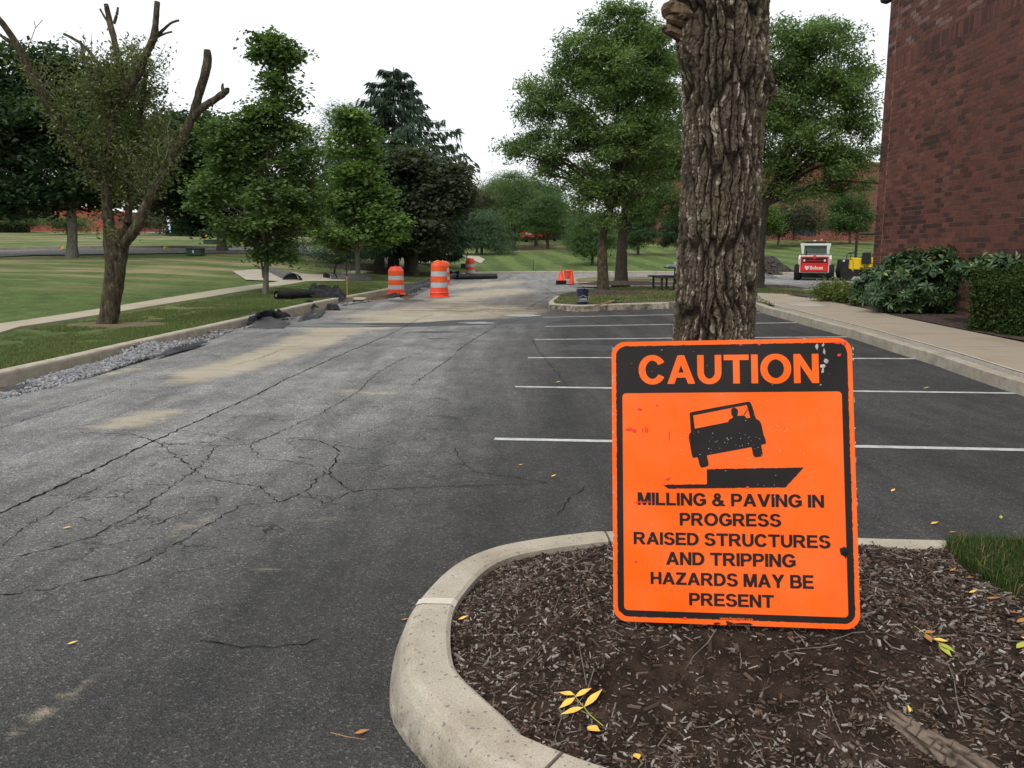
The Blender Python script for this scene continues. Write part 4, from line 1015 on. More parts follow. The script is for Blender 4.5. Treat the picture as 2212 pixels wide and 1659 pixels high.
for (px, py, r, a) in [(1440, 18, .026, -1), (1457, 26, .022, -1), (1447, 40, .017, -1), (1436, 62, .013, -1), (1664, 176, .016, 1), (1670, 196, .017, 1), (1658, 204, .013, 1)]:
    p = at(px, py, TY-.1 if a < 0 else TY-.03); mb = MB(); mb.tube([p+Vector((-a*.06, .04, -.012)), p+Vector((-a*.01, 0, 0)), p, p+Vector((a*.008, -.008, .005))], [r*1.4, r*1.15, r*.95, r*.5], 13, rough=.5); mb.build('cut_stub', MAT['cut_wood'], nt_)
mb = MB(); p = at(1640, 205, TY-.05)
for k in range(4): mb.tube([p, p+Vector((.05+.02*k, 0, -.004*k)), p+Vector((.09+.015*k, .01*k, -.03-.012*k))], [.0016, .001, .0006], 4)
mb.build('twig', MAT['cut_wood'], nt_)

# ================================================================== wood chips, twigs, fallen leaves, root
def chips(n, seed=1):
    rs = np.random.RandomState(seed)
    P = np.column_stack([rs.uniform(-.45, 3.4, n*3), rs.uniform(1.45, 4.1, n*3)])
    P = P[inpoly(P, [tuple(p) for p in inn])]
    keep = rs.uniform(0, 1, len(P)); dsn = np.hypot((P[:, 0]-.75)/.55, (P[:, 1]-2.36)/.14)
    keep2 = keep < np.where(dsn < 1, .35, 1)*np.interp(np.hypot(P[:, 0], P[:, 1]), [2, 4.5], [1, .6])
    vx, vy = proj(P[:, 0], P[:, 1], mound(P[:, 0], P[:, 1])); P = P[keep2 & (vx < 2290) & (vy < 1760)]
    P = P[:n]; n = len(P); z = mound(P[:, 0], P[:, 1])+.012*(fbm(P[:, 0]*22, P[:, 1]*22, 0, 3, 2)-.5)
    L = np.exp(rs.normal(-4.1, .5, n)).clip(.006, .055)*.5; Wd = (np.exp(rs.normal(-5.3, .42, n))*.5).clip(.0012, .007); H = Wd*rs.uniform(.3, .8, n)
    a = rs.uniform(0, 2*math.pi, n); tl = rs.normal(0, .3, n)
    d = np.stack([np.cos(a)*np.cos(tl), np.sin(a)*np.cos(tl), np.sin(tl)], 1); s = np.stack([-np.sin(a), np.cos(a), rs.normal(0, .25, n)], 1); s /= np.linalg.norm(s, axis=1)[:, None]
    u = np.cross(d, s)
    c = np.column_stack([P, z+rs.uniform(-.001, .006, n)])
    V = []
    for sx, sy, sz, tp_ in ((-1, -1, -1, 1), (1, -1, -1, .6), (1, 1, -1, .8), (-1, 1, -1, 1), (-1, -1, 1, .9), (1, -1, 1, .55), (1, 1, 1, .7), (-1, 1, 1, .9)):
        V.append(c+d*(L*sx)[:, None]+s*(Wd*sy*tp_)[:, None]+u*(H*sz)[:, None])
    V = np.stack(V, 1).reshape(-1, 3); b = np.arange(n)[:, None]*8
    Fc = np.concatenate([b+np.array(q) for q in ((4, 5, 6, 7), (0, 1, 5, 4), (1, 2, 6, 5), (2, 3, 7, 6), (3, 0, 4, 7))])
    pal = np.array([(.24, .21, .185), (.17, .14, .115), (.12, .086, .064), (.06, .041, .031), (.032, .022, .017), (.34, .31, .28), (.11, .06, .042)])
    ci = rs.choice(len(pal), n, p=[.1, .14, .2, .24, .21, .04, .07]); col = pal[ci]*(1+rs.uniform(-.25, .25, (n, 1)))
    return npmesh('wood_chips', V, Fc, False, np.repeat(col, 8, 0))
link('wood_chips', chips(26000), MAT['chip'], kind='stuff')
def crumbs():
    rs = np.random.RandomState(33); P = np.column_stack([rs.uniform(-.45, 3.2, 60000), rs.uniform(1.45, 4.1, 60000)]); P = P[inpoly(P, [tuple(p) for p in inn])]
    z = mound(P[:, 0], P[:, 1])+.012*(fbm(P[:, 0]*22, P[:, 1]*22, 0, 3, 2)-.5); vx, vy = proj(P[:, 0], P[:, 1], z); k = (vx < 2290) & (vy < 1740); P, z = P[k][:24000], z[k][:24000]; n = len(P)
    T0 = np.array([(0, 0, 1.), (.94, 0, -.33), (-.47, .82, -.33), (-.47, -.82, -.33)]); V = T0[None]*rs.uniform(.5, 1.5, (n, 4, 1))*(np.exp(rs.normal(-5.75, .4, n))[:, None, None])*np.array([1.3, 1.3, .7])
    V = V+np.column_stack([P, z+.001])[:, None]; b = np.arange(n)[:, None, None]*4; c = np.array([.04, .026, .018])*rs.uniform(.3, 2.2, (n, 1))
    return npmesh('soil_crumbs', V.reshape(-1, 3), (np.array([(0, 1, 2), (0, 2, 3), (0, 3, 1)])[None]+b).reshape(-1, 3), False, np.repeat(c, 4, 0))
link('soil_crumbs', crumbs(), MAT['chip'], kind='stuff')
mb = MB(); rr = random.Random(5)
for i in range(110):
    x, y = rr.uniform(-.2, 2.6), rr.uniform(2., 3.8)
    if not inpoly(np.array([[x, y]]), [tuple(p) for p in inn])[0]: continue
    a = rr.uniform(0, 6.3); L = rr.uniform(.05, .2); P = []
    for k in range(4): 
        q = Vector((x+math.cos(a)*L*k/3+rr.uniform(-.006, .006), y+math.sin(a)*L*k/3+rr.uniform(-.006, .006), 0)); q.z = float(mound(q.x, q.y)[0])+.008; P.append(q)
    mb.tube(P, [.0022, .002, .0016, .001], 4)
mb.build('twigs', MAT['bark_grey'], kind='stuff')
# surface root
def mz(x, y): return float(mound(x, y)[0])
def GM(px, py, dz=0.):
    z = .25
    for _ in range(15):
        d = ray(px, py); t = (z+dz-CAM_H)/d.z; z = .5*z+.5*mz(d.x*t, d.y*t)
    d = ray(px, py); t = (z+dz-CAM_H)/d.z; return Vector((d.x*t, d.y*t, z+dz))
mb = MB()
P = [GM(1912, 1538, -.03), GM(1940, 1558, -.012), GM(1985, 1590, -.018), GM(2040, 1625, -.018), GM(2105, 1665, -.02), GM(2190, 1720, -.02), GM(2300, 1790, -.04)]
Pq = catmull(P, 34); n = len(Pq); nA = 60; V = []; Fc = []; cols = []
for i, p in enumerate(Pq):
    t = (Pq[min(i+1, n-1)]-Pq[max(i-1, 0)]).normalized(); s = t.cross(Vector((0, 0, 1))).normalized(); u = s.cross(t)
    w = .03+.03*min(1, i/(n*.5))
    for k in range(nA):
        a = 2*math.pi*k/nA; q = p+s*math.cos(a)*w+u*math.sin(a)*w*.62
        al = i*.0026; crk = max(float(np.clip(1-abs(2*fbm(a*2.2, al*5, 0, 2, 30)-1)*7, 0, 1)), .8*float(np.clip(1-abs(2*fbm(a*1.2, al*20, 0, 2, 34)-1)*9, 0, 1))); q = q+(q-p)*(-.2*crk+.05*float(fbm(q.x*50, q.y*50, q.z*50, 2, 31)-.5))
        V.append(q); cols.append(np.array([.17, .13, .1])*(1-.85*crk)*(.6+.8*float(fbm(q.x*90, q.y*90, q.z*90, 3, 3))))
for i in range(n-1):
    for k in range(nA): Fc.append((i*nA+k, i*nA+(k+1) % nA, (i+1)*nA+(k+1) % nA, (i+1)*nA+k))
root_me = npmesh('root', V, Fc, True, np.array(cols)); link('tree_root', root_me, MAT['bark_near'], nt_)

MAT['yellow_leaf'] = M('yellow_leaf', [(.88, .56, .11), (.8, .44, .06)], 30, 4, .5, .3, bmp=.3, bs=120, bd=.002)
MAT['brown_leaf'] = M('brown_leaf', [(.45, .2, .05), (.3, .13, .05)], 30, 4, .6, .3, bmp=.3, bs=120, bd=.002)
MAT['green_leaf'] = M('yellow_green_leaf', [(.42, .42, .06), (.3, .34, .05)], 30, 4, .5, .3)
def leaflet(mb, o, d, L, w, curl=.15, M4=None):
    """one leaf blade: 2 x 6 grid, folded along the midrib"""
    d = Vector(d).normalized(); s = Vector((-d.y, d.x, 0)).normalized(); V = []; Fc = []
    prof = [0.05, .55, .95, 1., .72, .36, .03]
    for i, wv in enumerate(prof):
        t = i/(len(prof)-1); c = o+d*L*t+Vector((0, 0, curl*L*t*t))
        V += [c-s*w*.5*wv+Vector((0, 0, .12*w*wv)), c, c+s*w*.5*wv+Vector((0, 0, .12*w*wv))]
        if i: b = 3*i-3; Fc += [(b, b+3, b+4, b+1), (b+1, b+4, b+5, b+2)]
    mb.add(V, Fc)
def fallen(px, py, L, ang, label, mat='yellow_leaf', w=.42, zf='m', curl=.1, lift=.009):
    if zf == 'm': p = GM(px, py, lift)
    else: p = G(px, py, 0); p.z = az_(p.x, p.y)+lift
    mb = MB(); leaflet(mb, Vector((0, 0, 0)), (math.cos(R(ang)), math.sin(R(ang)), 0), L, L*w, curl)
    return mb.build('fallen_leaf', MAT[mat], None, p, smooth=True, label=label, cat='leaf', group='fallen yellow leaves')
# compound ash leaf: stem and five leaflets
p = GM(1303, 1568, .012); lf = empty('compound_leaf', p, label='yellow five-leaflet leaf with long stem on the mulch below the sign', cat='leaf', group='fallen yellow leaves')
def rel(px, py, dz=.014): return GM(px, py, dz)-p
st_ = [rel(1303, 1568), rel(1275, 1545), rel(1262, 1528), rel(1245, 1508), rel(1238, 1498)]
mb = MB(); mb.tube(st_, [.0014, .0013, .0012, .001, .0008], 5); mb.build('stem', MAT['green_leaf'], lf)
for a, b in [((1240, 1501), (1209, 1498)), ((1243, 1505), (1252, 1493)), ((1262, 1527), (1300, 1493)), ((1240, 1510), (1209, 1532)), ((1260, 1529), (1211, 1546)), ((1240, 1502), (1276, 1490))][:1]+[((1242, 1505), (1276, 1490)), ((1262, 1527), (1299, 1494)), ((1242, 1507), (1209, 1532)), ((1260, 1528), (1213, 1546))]:
    A_, B_ = rel(*a), rel(*b); mb = MB(); leaflet(mb, A_, (B_-A_), max(.03, (B_-A_).length)*1.05, .027, .08); mb.build('leaflet', MAT['yellow_leaf'], lf, smooth=True)
fallen(1268, 1570, .046, -40, 'round yellow leaf with its point down just below the compound leaf', w=.75)
fallen(1372, 1627, .033, -80, 'small squarish yellow leaf near the bottom edge of the mulch', w=.7)
fallen(990, 1338, .04, 20, 'curled yellow leaf in the mulch beside the kerb joint', w=.45, curl=.3)
fallen(1966, 1538, .022, 80, 'tiny curled orange-yellow leaf near the root end', w=.5, curl=.4)
p = GM(1975, 1352, .012); lf = empty('compound_leaf', p, label='drooping yellow-green compound leaf with brown tip on the mulch right of the sign', cat='leaf', group='fallen yellow leaves')
mb = MB(); mb.tube([rel(1975, 1352), rel(1995, 1366), rel(2012, 1378), rel(2030, 1388)], [.0014, .0012, .001, .0008], 5); mb.build('stem', MAT['green_leaf'], lf)
for a, b, m_ in [((1998, 1367), (2020, 1366), 'brown_leaf'), ((2000, 1369), (2012, 1392), 'brown_leaf'), ((2016, 1380), (2048, 1388), 'yellow_leaf'), ((2028, 1388), (2064, 1413), 'green_leaf'), ((2028, 1390), (2056, 1424), 'green_leaf')]:
    A_, B_ = rel(*a), rel(*b); mb = MB(); leaflet(mb, A_, (B_-A_), (B_-A_).length, .022, .1); mb.build('leaflet', MAT[m_], lf, smooth=True)
for px, py, L, a, lab, m_ in [(2052, 1233, .03, 20, 'small rust leaf in the litter at the grass edge, farthest from the camera', 'brown_leaf'), (2085, 1247, .03, -30, 'tan curled leaf along the grass edge above the mulch', 'brown_leaf'), (2093, 1280, .03, 10, 'yellow leaf lying alone below the grass edge', 'yellow_leaf'),
     (2130, 1292, .045, -20, 'broad tan leaf under the lower grass corner', 'brown_leaf'), (2180, 1320, .04, -70, 'brown leaf tip near the right picture edge', 'brown_leaf'), (2196, 1344, .05, 15, 'orange-brown long leaf at the right picture edge', 'brown_leaf'), (2205, 1375, .05, -70, 'yellow-brown leaf hanging at the right picture edge', 'yellow_leaf'),
     (2196, 1400, .05, 30, 'pale green leaf at the right picture edge on mulch', 'green_leaf'), (1838, 1352, .012, 0, 'tiny tan leaf scrap just under the sign corner', 'brown_leaf')]:
    fallen(px, py, L, a, lab, m_, curl=.25)
for px, py, L, a, lab, m_ in [(765, 1588, .05, 10, 'orange leaf on the asphalt left of the near kerb', 'brown_leaf'), (145, 1394, .04, 20, 'yellow leaf on the asphalt at lower left', 'yellow_leaf'), (866, 1342, .035, 0, 'orange leaf on the asphalt against the near kerb', 'brown_leaf'),
     (1190, 1031, .045, 30, 'light leaf on the asphalt above the island kerb', 'yellow_leaf'), (1120, 1006, .035, 0, 'pale yellow leaf beside the nearest parking line', 'yellow_leaf'), (1925, 1063, .05, 40, 'yellow leaf on asphalt right of the sign, middle distance', 'yellow_leaf'), (2010, 1133, .05, 10, 'tan leaf on asphalt just beyond the island kerb right of the sign', 'yellow_leaf'),
     (2050, 1152, .04, 0, 'orange leaf touching the far island kerb at right', 'brown_leaf'), (2162, 1122, .045, 60, 'green-yellow leaf on asphalt near the right edge', 'green_leaf'), (1995, 840, .08, 20, 'small green leaf on asphalt between two parking lines', 'green_leaf'), (1200, 827, .07, 10, 'yellowish leaf on the second parking line end', 'yellow_leaf'), (135, 1143, .05, 10, 'faded yellow leaf on the left asphalt', 'yellow_leaf')]:
    fallen(px, py, L, a, lab, m_, zf='a', curl=.2, lift=.006)
mb = MB(); p = G(715, 1590); mb.tube([Vector((p.x, p.y, .012)), Vector((p.x+.06, p.y-.03, .016)), Vector((p.x+.12, p.y-.035, .01))], [.002, .0015, .001], 5); mb.build('twig', MAT['wood'], label='short straw-coloured twig on asphalt by the orange leaf', cat='twig')

# ================================================================== grass blades
def blades(name, pts, zs, h, w, cA, cB, seed=0, lean=.5, hv=.4):
    rs = np.random.RandomState(seed); n = len(pts)
    a = rs.uniform(0, 6.28, n); H = h*(1+rs.uniform(-hv, hv, n)); ln = rs.uniform(0, lean, n)*H; b = rs.uniform(0, 6.28, n)
    base = np.column_stack([pts, zs-.005]); s = np.column_stack([np.cos(a), np.sin(a), 0*a])*(w*.5)
    mid = base+np.column_stack([np.cos(b)*ln*.35, np.sin(b)*ln*.35, H*.6]); tip = base+np.column_stack([np.cos(b)*ln, np.sin(b)*ln, H*(1-.3*ln/H)])
    V = np.stack([base-s, base+s, mid+s*.7, mid-s*.7, tip], 1).reshape(-1, 3); k = np.arange(n)[:, None]*5
    Fc = np.concatenate([k+np.array([0, 1, 2]), k+np.array([0, 2, 3]), k+np.array([3, 2, 4])])
    t = rs.uniform(0, 1, (n, 1)); big = vnoise(pts[:, 0]*1.2, pts[:, 1]*1.2, 0, 3)[:, None]; t = np.clip(t*.5+big*.5+.0, 0, 1)
    col = np.asarray(cA)*(1-t)+np.asarray(cB)*t; dd = rs.uniform(0, 1, (n, 1)) < .1; col = np.where(dd, np.array([[.26, .2, .09]]), col)
    return npmesh(name, V, Fc, False, np.repeat(col, 5, 0))
gpoly = [(p.x, p.y) for p in [GM(2043, 1172), GM(2050, 1200), GM(2085, 1235), GM(2130, 1262), GM(2180, 1290), GM(2230, 1318)]]
gpoly = [(gpoly[0][0]+.02, 3.71)]+gpoly+[(3.4, gpoly[-1][1]-.2), (3.6, 3.72)]
rs = np.random.RandomState(4); P = np.column_stack([rs.uniform(1.6, 3.3, 60000), rs.uniform(2.7, 3.75, 60000)]); P = P[inpoly(P, gpoly)][:26000]
link('island_grass', blades('island_grass', P, mound(P[:, 0], P[:, 1]), .075, .0035, (.025, .05, .012), (.075, .12, .03), 4, .9), MAT['blade'], kind='stuff')
rs = np.random.RandomState(6)
Y = 8+25*rs.uniform(0, 1, 150000)**1.5; kx = np.interp(Y, [p.y for p in KL if p.y < 44], [p.x for p in KL if p.y < 44]); wx = np.interp(Y, [p.y for p in wlp], [p.x for p in wlp])
u = rs.uniform(0, 1, len(Y)); X = (kx-.17)*(1-u)+(wx+.64)*u
den = fbm(X*2, Y*2, 0, 3, 3); m = (den > .38); X, Y = X[m][:85000], Y[m][:85000]
bm = np.array([at(232, 705, 15.2).x, 15.2]); m = np.hypot((X-bm[0]-.2)/.9, (Y-bm[1])/.55) > 1; X, Y = X[m], Y[m]
Z = terr(X, Y)
link('verge_grass', blades('verge_grass', np.column_stack([X, Y]), Z, .05, .008, (.06, .098, .03), (.145, .185, .066), 5, .9), MAT['blade'], kind='stuff')
rs = np.random.RandomState(8); P = np.column_stack([rs.uniform(1, 9, 60000), rs.uniform(19, 31, 60000)]); P = P[inpoly(P, I2P)][:24000]
link('island_grass', blades('island_grass', P, lot(P[:, 0], P[:, 1])+KH-.01, .055, .012, (.045, .075, .02), (.12, .14, .055), 5, .9), MAT['blade'], kind='stuff')
# mulch rings / bare soil under trees
def ring(px, py, Y, rx, ry, mat='mulch_far', h=.05, name='mulch_ring'):
    c = on(px, py, Y); mb = MB(); n = 22; V = [(c.x, c.y, c.z+h)]; Fc = []
    for q, (f, hh) in enumerate(((.55, .85), (1., .0))):
        for i in range(n):
            a = 2*math.pi*i/n; f2 = f*(1+.18*math.sin(3*a+px)+.1*math.sin(7*a)); x, y = c.x+math.cos(a)*rx*f2, c.y+math.sin(a)*ry*f2
            V.append((x, y, gz(x, y)+(h*hh if hh else -.01)+.012))
    for i in range(n): Fc.append((0, 1+i, 1+(i+1) % n)); Fc.append((1+i, 1+n+i, 1+n+(i+1) % n, 1+(i+1) % n))
    mb.add(V, Fc); return mb.build(name, MAT[mat], smooth=True, kind='structure')
MAT['bare'] = M('bare_dry_soil', [(.1, .085, .05), (.2, .15, .1), (.09, .1, .045)], 7, 8, .95, .1, bmp=1., bs=40, bd=.03, obj=False)
ring(250, 700, 15.3, 1.0, .5, 'bare', .02)

# ================================================================== gravel in the dug-out strip
def gravel():
    rs = np.random.RandomState(12); n = 9500
    t = (1+5**.5)/2; ico = np.array([(-1, t, 0), (1, t, 0), (-1, -t, 0), (1, -t, 0), (0, -1, t), (0, 1, t), (0, -1, -t), (0, 1, -t), (t, 0, -1), (t, 0, 1), (-t, 0, -1), (-t, 0, 1)])/1.9
    icf = np.array([(0, 11, 5), (0, 5, 1), (0, 1, 7), (0, 7, 10), (0, 10, 11), (1, 5, 9), (5, 11, 4), (11, 10, 2), (10, 7, 6), (7, 1, 8), (3, 9, 4), (3, 4, 2), (3, 2, 6), (3, 6, 8), (3, 8, 9), (4, 9, 5), (2, 4, 11), (6, 2, 10), (8, 6, 7), (9, 8, 1)])
    Y = np.concatenate([7+12*rs.uniform(0, 1, n)**1.2, rs.uniform(28, 44, 2200), rs.uniform(22, 24.5, 300)]); n = len(Y)
    kx = np.interp(Y, [p.y for p in KL if p.y < 47], [p.x for p in KL if p.y < 47]); ex = np.interp(Y, [p.y for p in TE], [p.x for p in TE])
    u = rs.beta(2., 1.3, n); X = kx+.03+(ex-kx)*u; pile = fbm(X*1.1, Y*.9, 0, 3, 21)
    keep = rs.uniform(0, 1, n) < np.clip((pile-.3)*4, .15, 1); X, Y, u, pile = X[keep], Y[keep], u[keep], pile[keep]; n = len(X)
    hz = .14*np.exp(-((Y-12.6)/.9)**2)+.1*np.exp(-((Y-15)/1.)**2)
    Z = -.1+.12*pile+hz*(1-.6*u)+.03*u
    s = np.exp(rs.normal(-3.95, .25, n)); rad = (s[:, None, None]*rs.uniform(.6, 1.25, (n, 12, 1)))
    V = ico[None]*rad+np.stack([X, Y, Z+rs.uniform(0, .03, n)], 1)[:, None]; b = np.arange(n)[:, None, None]*12
    g = rs.uniform(.12, .34, (n, 1)); col = g*np.array([[1, 1, 1.03]])
    return npmesh('gravel', V.reshape(-1, 3), (icf[None]+b).reshape(-1, 3), False, np.repeat(col, 12, 0))
link('gravel', gravel(), MAT['stone'], kind='stuff')
# crumpled filter fabric
def cloth(name, corners, mat, label, amp=.12, n=26, seed=0, cat='fabric', fz=0.):
    a, b, c, d = [Vector(p) for p in corners]; V = []; Fc = []
    for j in range(n):
        for i in range(n):
            u, v = i/(n-1), j/(n-1); p = (a*(1-u)+b*u)*(1-v)+(d*(1-u)+c*u)*v
            f = float(fbm(u*5+seed, v*5, 0, 4, seed+40)); r = abs(2*float(fbm(u*3+seed, v*3.5, .3, 2, seed+60))-1)
            e = min(u, 1-u, v, 1-v)*6; e = min(1, e+.25)
            V.append((p.x+(f-.5)*amp*.8, p.y+(r-.3)*amp*.6, p.z+amp*(1.4-3.2*r)*e+amp*(f-.5)))
    for j in range(n-1):
        for i in range(n-1): Fc.append((j*n+i, j*n+i+1, (j+1)*n+i+1, (j+1)*n+i))
    me = bpy.data.meshes.new(name); me.from_pydata(V, [], Fc); me.update(); me.polygons.foreach_set('use_smooth', [True]*len(Fc))
    return link(name, me, MAT[mat], label=label, cat=cat)
def K(px, py, dz): p = G(px, py, dz); return p
cloth('filter_fabric', [K(523, 708, .0), K(612, 712, .0), K(628, 697, .02), K(545, 672, .17)], 'fabric_grey', 'grey sheet of filter fabric lying flat over the trench edge', .03, seed=1)
cloth('filter_fabric', [K(530, 706, .02), K(556, 692, .02), K(630, 690, .02), K(592, 672, .16)], 'fabric', 'crumpled black fabric tented up against the left kerb', .13, seed=2)
cloth('filter_fabric', [K(657, 651, .17), K(672, 650, .17), K(688, 666, .02), K(672, 664, .05)], 'fabric', 'narrow black fabric strip draped over the kerb top', .05, n=14, seed=3)
cloth('filter_fabric', [K(702, 671, .0), K(735, 671, .0), K(728, 664, .03), K(708, 660, .08)], 'fabric', 'small black fabric scrap crumpled at the asphalt edge', .09, n=16, seed=4)
cloth('filter_fabric', [K(640, 697, .0), K(690, 688, .0), K(705, 672, .02), K(668, 676, .0)], 'fabric_grey', 'dusty fabric half buried in rubble between the two black pieces', .07, n=20, seed=8)
cloth('filter_fabric', [K(333, 775, .02), K(420, 752, .02), K(452, 738, .03), K(390, 745, .06)], 'fabric_grey', 'torn fabric edge showing under the gravel heap', .035, n=16, seed=5)
cloth('filter_fabric', [K(10, 848, -.02), K(75, 838, -.02), K(90, 830, -.02), K(0, 838, -.02)], 'fabric_grey', 'fabric corner under gravel at the left picture edge', .02, n=10, seed=6)
cloth('filter_fabric', [K(875, 638, -.03), K(992, 601, -.03), K(990, 588, .24), K(872, 616, .24)], 'fabric_grey', 'long grey filter fabric draped over the kerb behind the barrels', .07, n=40, seed=7)
cloth('filter_fabric', [K(963, 600, -.02), K(996, 599, -.02), K(992, 588, .28), K(968, 590, .28)], 'fabric', 'black bunched end of the draped fabric beside the small barrel', .12, n=16, seed=9)
cloth('filter_fabric', [K(833, 645, .01), K(862, 640, .01), K(872, 633, .03), K(840, 636, .03)], 'fabric', 'black fabric flap under the left barrel', .05, n=12, seed=10)
# ================================================================== road works furniture
def barrel(px, py, label, base=True, strap=False, H=1.0, Yoff=None):
    p = G(px, py); root = empty('traffic_barrel', p, rz=random.random()*6, label=label, cat='traffic barrel', group='orange and white barrels along the dug-out kerb')
    z0 = .13 if base else .02
    def R_(z): return .285-.03*(z-z0)/(H-z0)-(.012 if int((z-z0)/(H-z0)*5+.02) % 2 else 0)
    edges = [z0+(H-.14-z0)*t for t in (0, .2, .4, .6, .8, 1.)]
    mats = ['orange_red', 'reflect', 'orange', 'reflect', 'orange']
    mb = MB(); mb.lathe([(.01, z0), (.29, z0), (.31, z0+.015), (.3, z0+.035), (R_(z0+.05), z0+.045), (R_(edges[1])+.001, edges[1])], 24); mb.build('body', MAT['orange_red'], root, smooth=True)
    for i in range(1, 5):
        a, b = edges[i], edges[i+1]; r0, r1 = .283-.035*(a-z0)/(H-z0), .283-.035*(b-z0)/(H-z0); q = .006 if mats[i] == 'reflect' else 0
        mb = MB(); mb.lathe([(r0-q-.012, a), (r0-q, a+.008), (r1-q, b-.008), (r1-q-.012, b)], 24, cap=False); mb.build('band', MAT[mats[i]], root, smooth=True)
    r1 = .283-.035*(edges[5]-z0)/(H-z0)
    mb = MB(); mb.lathe([(r1, edges[5]), (r1-.012, edges[5]+.02), (r1-.07, H-.03), (r1-.1, H-.012), (.02, H-.03)], 8); mb.build('top', MAT['orange_red'], root)
    mb = MB(); mb.box(-.05, .05, -.012, .012, H-.03, H+.015, .008); mb.build('handle', MAT['orange_red'], root)
    mb = MB()
    if base: mb.lathe([(.01, 0), (.345, 0), (.35, .02), (.3, .035), (.295, .1), (.31, .115), (.305, .128), (.01, .129)], 24)
    else: mb.lathe([(.01, -.01), (.3, -.01), (.315, .01), (.3, .03), (.01, .03)], 24)
    mb.build('base', MAT['orange_red'], root, smooth=True)
    if strap:
        mb = MB(); mb.tube([(.2, -.02, H-.03), (.1, .05, H+.02), (-.05, .02, H-.01), (-.15, -.1, H-.02), (-.21, -.12, H-.08)], .012, 5); mb.build('caution_tape', MAT['yellow'], root, smooth=True)
barrel(949, 668.3-26.5, 'tallest orange and white barrel with a double base in the middle of the drive', True, True, 1.14)
barrel(856, 636.5, 'orange and white barrel nearest the left kerb with a torn lower band', False, False, .94)
barrel(958, 614, 'barrel mostly hidden behind the tall middle barrel', False, True, 1.0)
barrel(1016, 597, 'smallest farthest orange and white barrel beside the black pipe', False, True, .98)
def cone(px, py, label, H=.72, stack=0, r=.14, flare=.19):
    p = G(px, py); root = empty('traffic_cone', p, label=label, cat='traffic cone', group='orange cones at the island corner')
    for i in range(stack+1):
        mb = MB(); mb.box(-flare, flare, -flare, flare, .035*i, .035*i+.03, .02); mb.build('base', MAT['rubber'], root)
    z = .035*stack+.03; mb = MB(); mb.lathe([(r, z), (r, z+.02), (r-.015, z+.03), (.032, z+H-.03), (.024, z+H), (.01, z+H)], 18); mb.build('cone_body', MAT['orange_red'], root, smooth=True)
    if stack: mb = MB(); mb.lathe([(.05, z+H-.1), (.03, z+H+.12), (.02, z+H+.14)], 12); mb.build('cone_tip', MAT['wood'], root, smooth=True)
cone(1212, 614.5, 'stack of orange cones on thick black bases with pale tip, left one', .48, 4, .17, .22)
cone(1235, 615.5, 'single slim orange cone, right one of the two by the island kerb', .62, 0, .13, .2)
def bucket(p, mat, label, r, H, blue=False):
    root = empty('bucket', p, label=label, cat='bucket')
    mb = MB(); mb.lathe([(.01, 0), (r*.84, 0), (r*.86, .01), (r*.97, H*.86), (r*1.04, H*.865), (r*1.04, H*.885), (r*.98, H*.89), (r, H), (r*1.03, H), (r*.95, H-.003), (r*.82, .02), (.01, .02)], 24, cap=False); mb.build('body', MAT[mat], root, smooth=True)
    mb = MB(); mb.tube([(r*1.04*math.cos(a), -.06*r-.5*r*math.sin(a), H*.9-(.1 if blue else -.02)*math.sin(a)*r*8*.5) for a in np.linspace(0, math.pi, 12)], .005, 5); mb.build('handle', MAT['metal_black'] if blue else MAT['galv'], root)
    if blue:
        mb = MB(); mb.tube([(-.04, -.02, H-.02), (-.02, -.03, H+.06), (.02, 0, H+.07), (.05, .02, H-.02)], .007, 6); mb.tube([(.06, .03, H-.1), (.02, .03, H+.04)], .006, 5); mb.box(-.08, .08, -.06, .06, H-.08, H-.01, .02); mb.build('tools', MAT['metal_black'], root)
        Mt = Matrix.Translation((0, -r*.99, H*.32)) @ Matrix.Rotation(math.pi/2+R(4), 4, 'X')
        bold_text("LOWE'S", 'lettering', (-.095, -.02, .095, .04), .004, MAT['letter_white'], root, .01, Mt)
        ol = [(-.125, -.045), (.125, -.045), (.125, .07), (.06, .075), (0, .115), (-.06, .075), (-.125, .07), (-.125, -.045)]
        mb = MB(); mb.tube([Mt @ Vector((a, b, .002)) for a, b in ol], .003, 4); mb.build('emblem', MAT['letter_white'], root)
    else:
        mb = MB(); mb.lathe([(.01, H), (r*1.08, H), (r*1.08, H+.03), (r*.5, H+.04), (.01, H+.06)], 20); mb.build('lid', MAT[mat], root, smooth=True)
bucket(G(1258.5, 657, KH), 'navy', 'dark blue bucket full of tools at the front corner of the grass island', .148, .37, True)
bucket(G(1226.5, 602, KH), 'orange_red', 'orange lidded bucket standing between the two cones', .17, .34)
# shovel laid over the kerb
def shovel(a, b, blade, label, r=.017):
    mb = MB(); root = empty('shovel', a, label=label, cat='shovel'); mb.tube([a-a, b-a], r, 8); mb.build('handle', MAT['wood'], root)
    d = (b-a).normalized(); s = d.cross(Vector((0, 0, 1))).normalized(); u = s.cross(d); o = b-a; V = []; Fc = []
    for i, (t, w, h) in enumerate(((0, .03, .0), (.05, .12, .01), (.16, .13, .0), (.26, .1, -.01), (.32, .03, -.015))):
        V += [o+d*t-s*w+u*(h+.025), o+d*t+u*h, o+d*t+s*w+u*(h+.025)]
        if i: q = 3*i-3; Fc += [(q, q+3, q+4, q+1), (q+1, q+4, q+5, q+2)]
    mb = MB(); mb.add(V, Fc); mb.build('blade', MAT['metal_black'], root)
shovel(G(1281.5, 661.5, KH+.03), G(1327, 649, KH+.06), None, 'shovel with wooden handle lying across the kerb of the grass island')
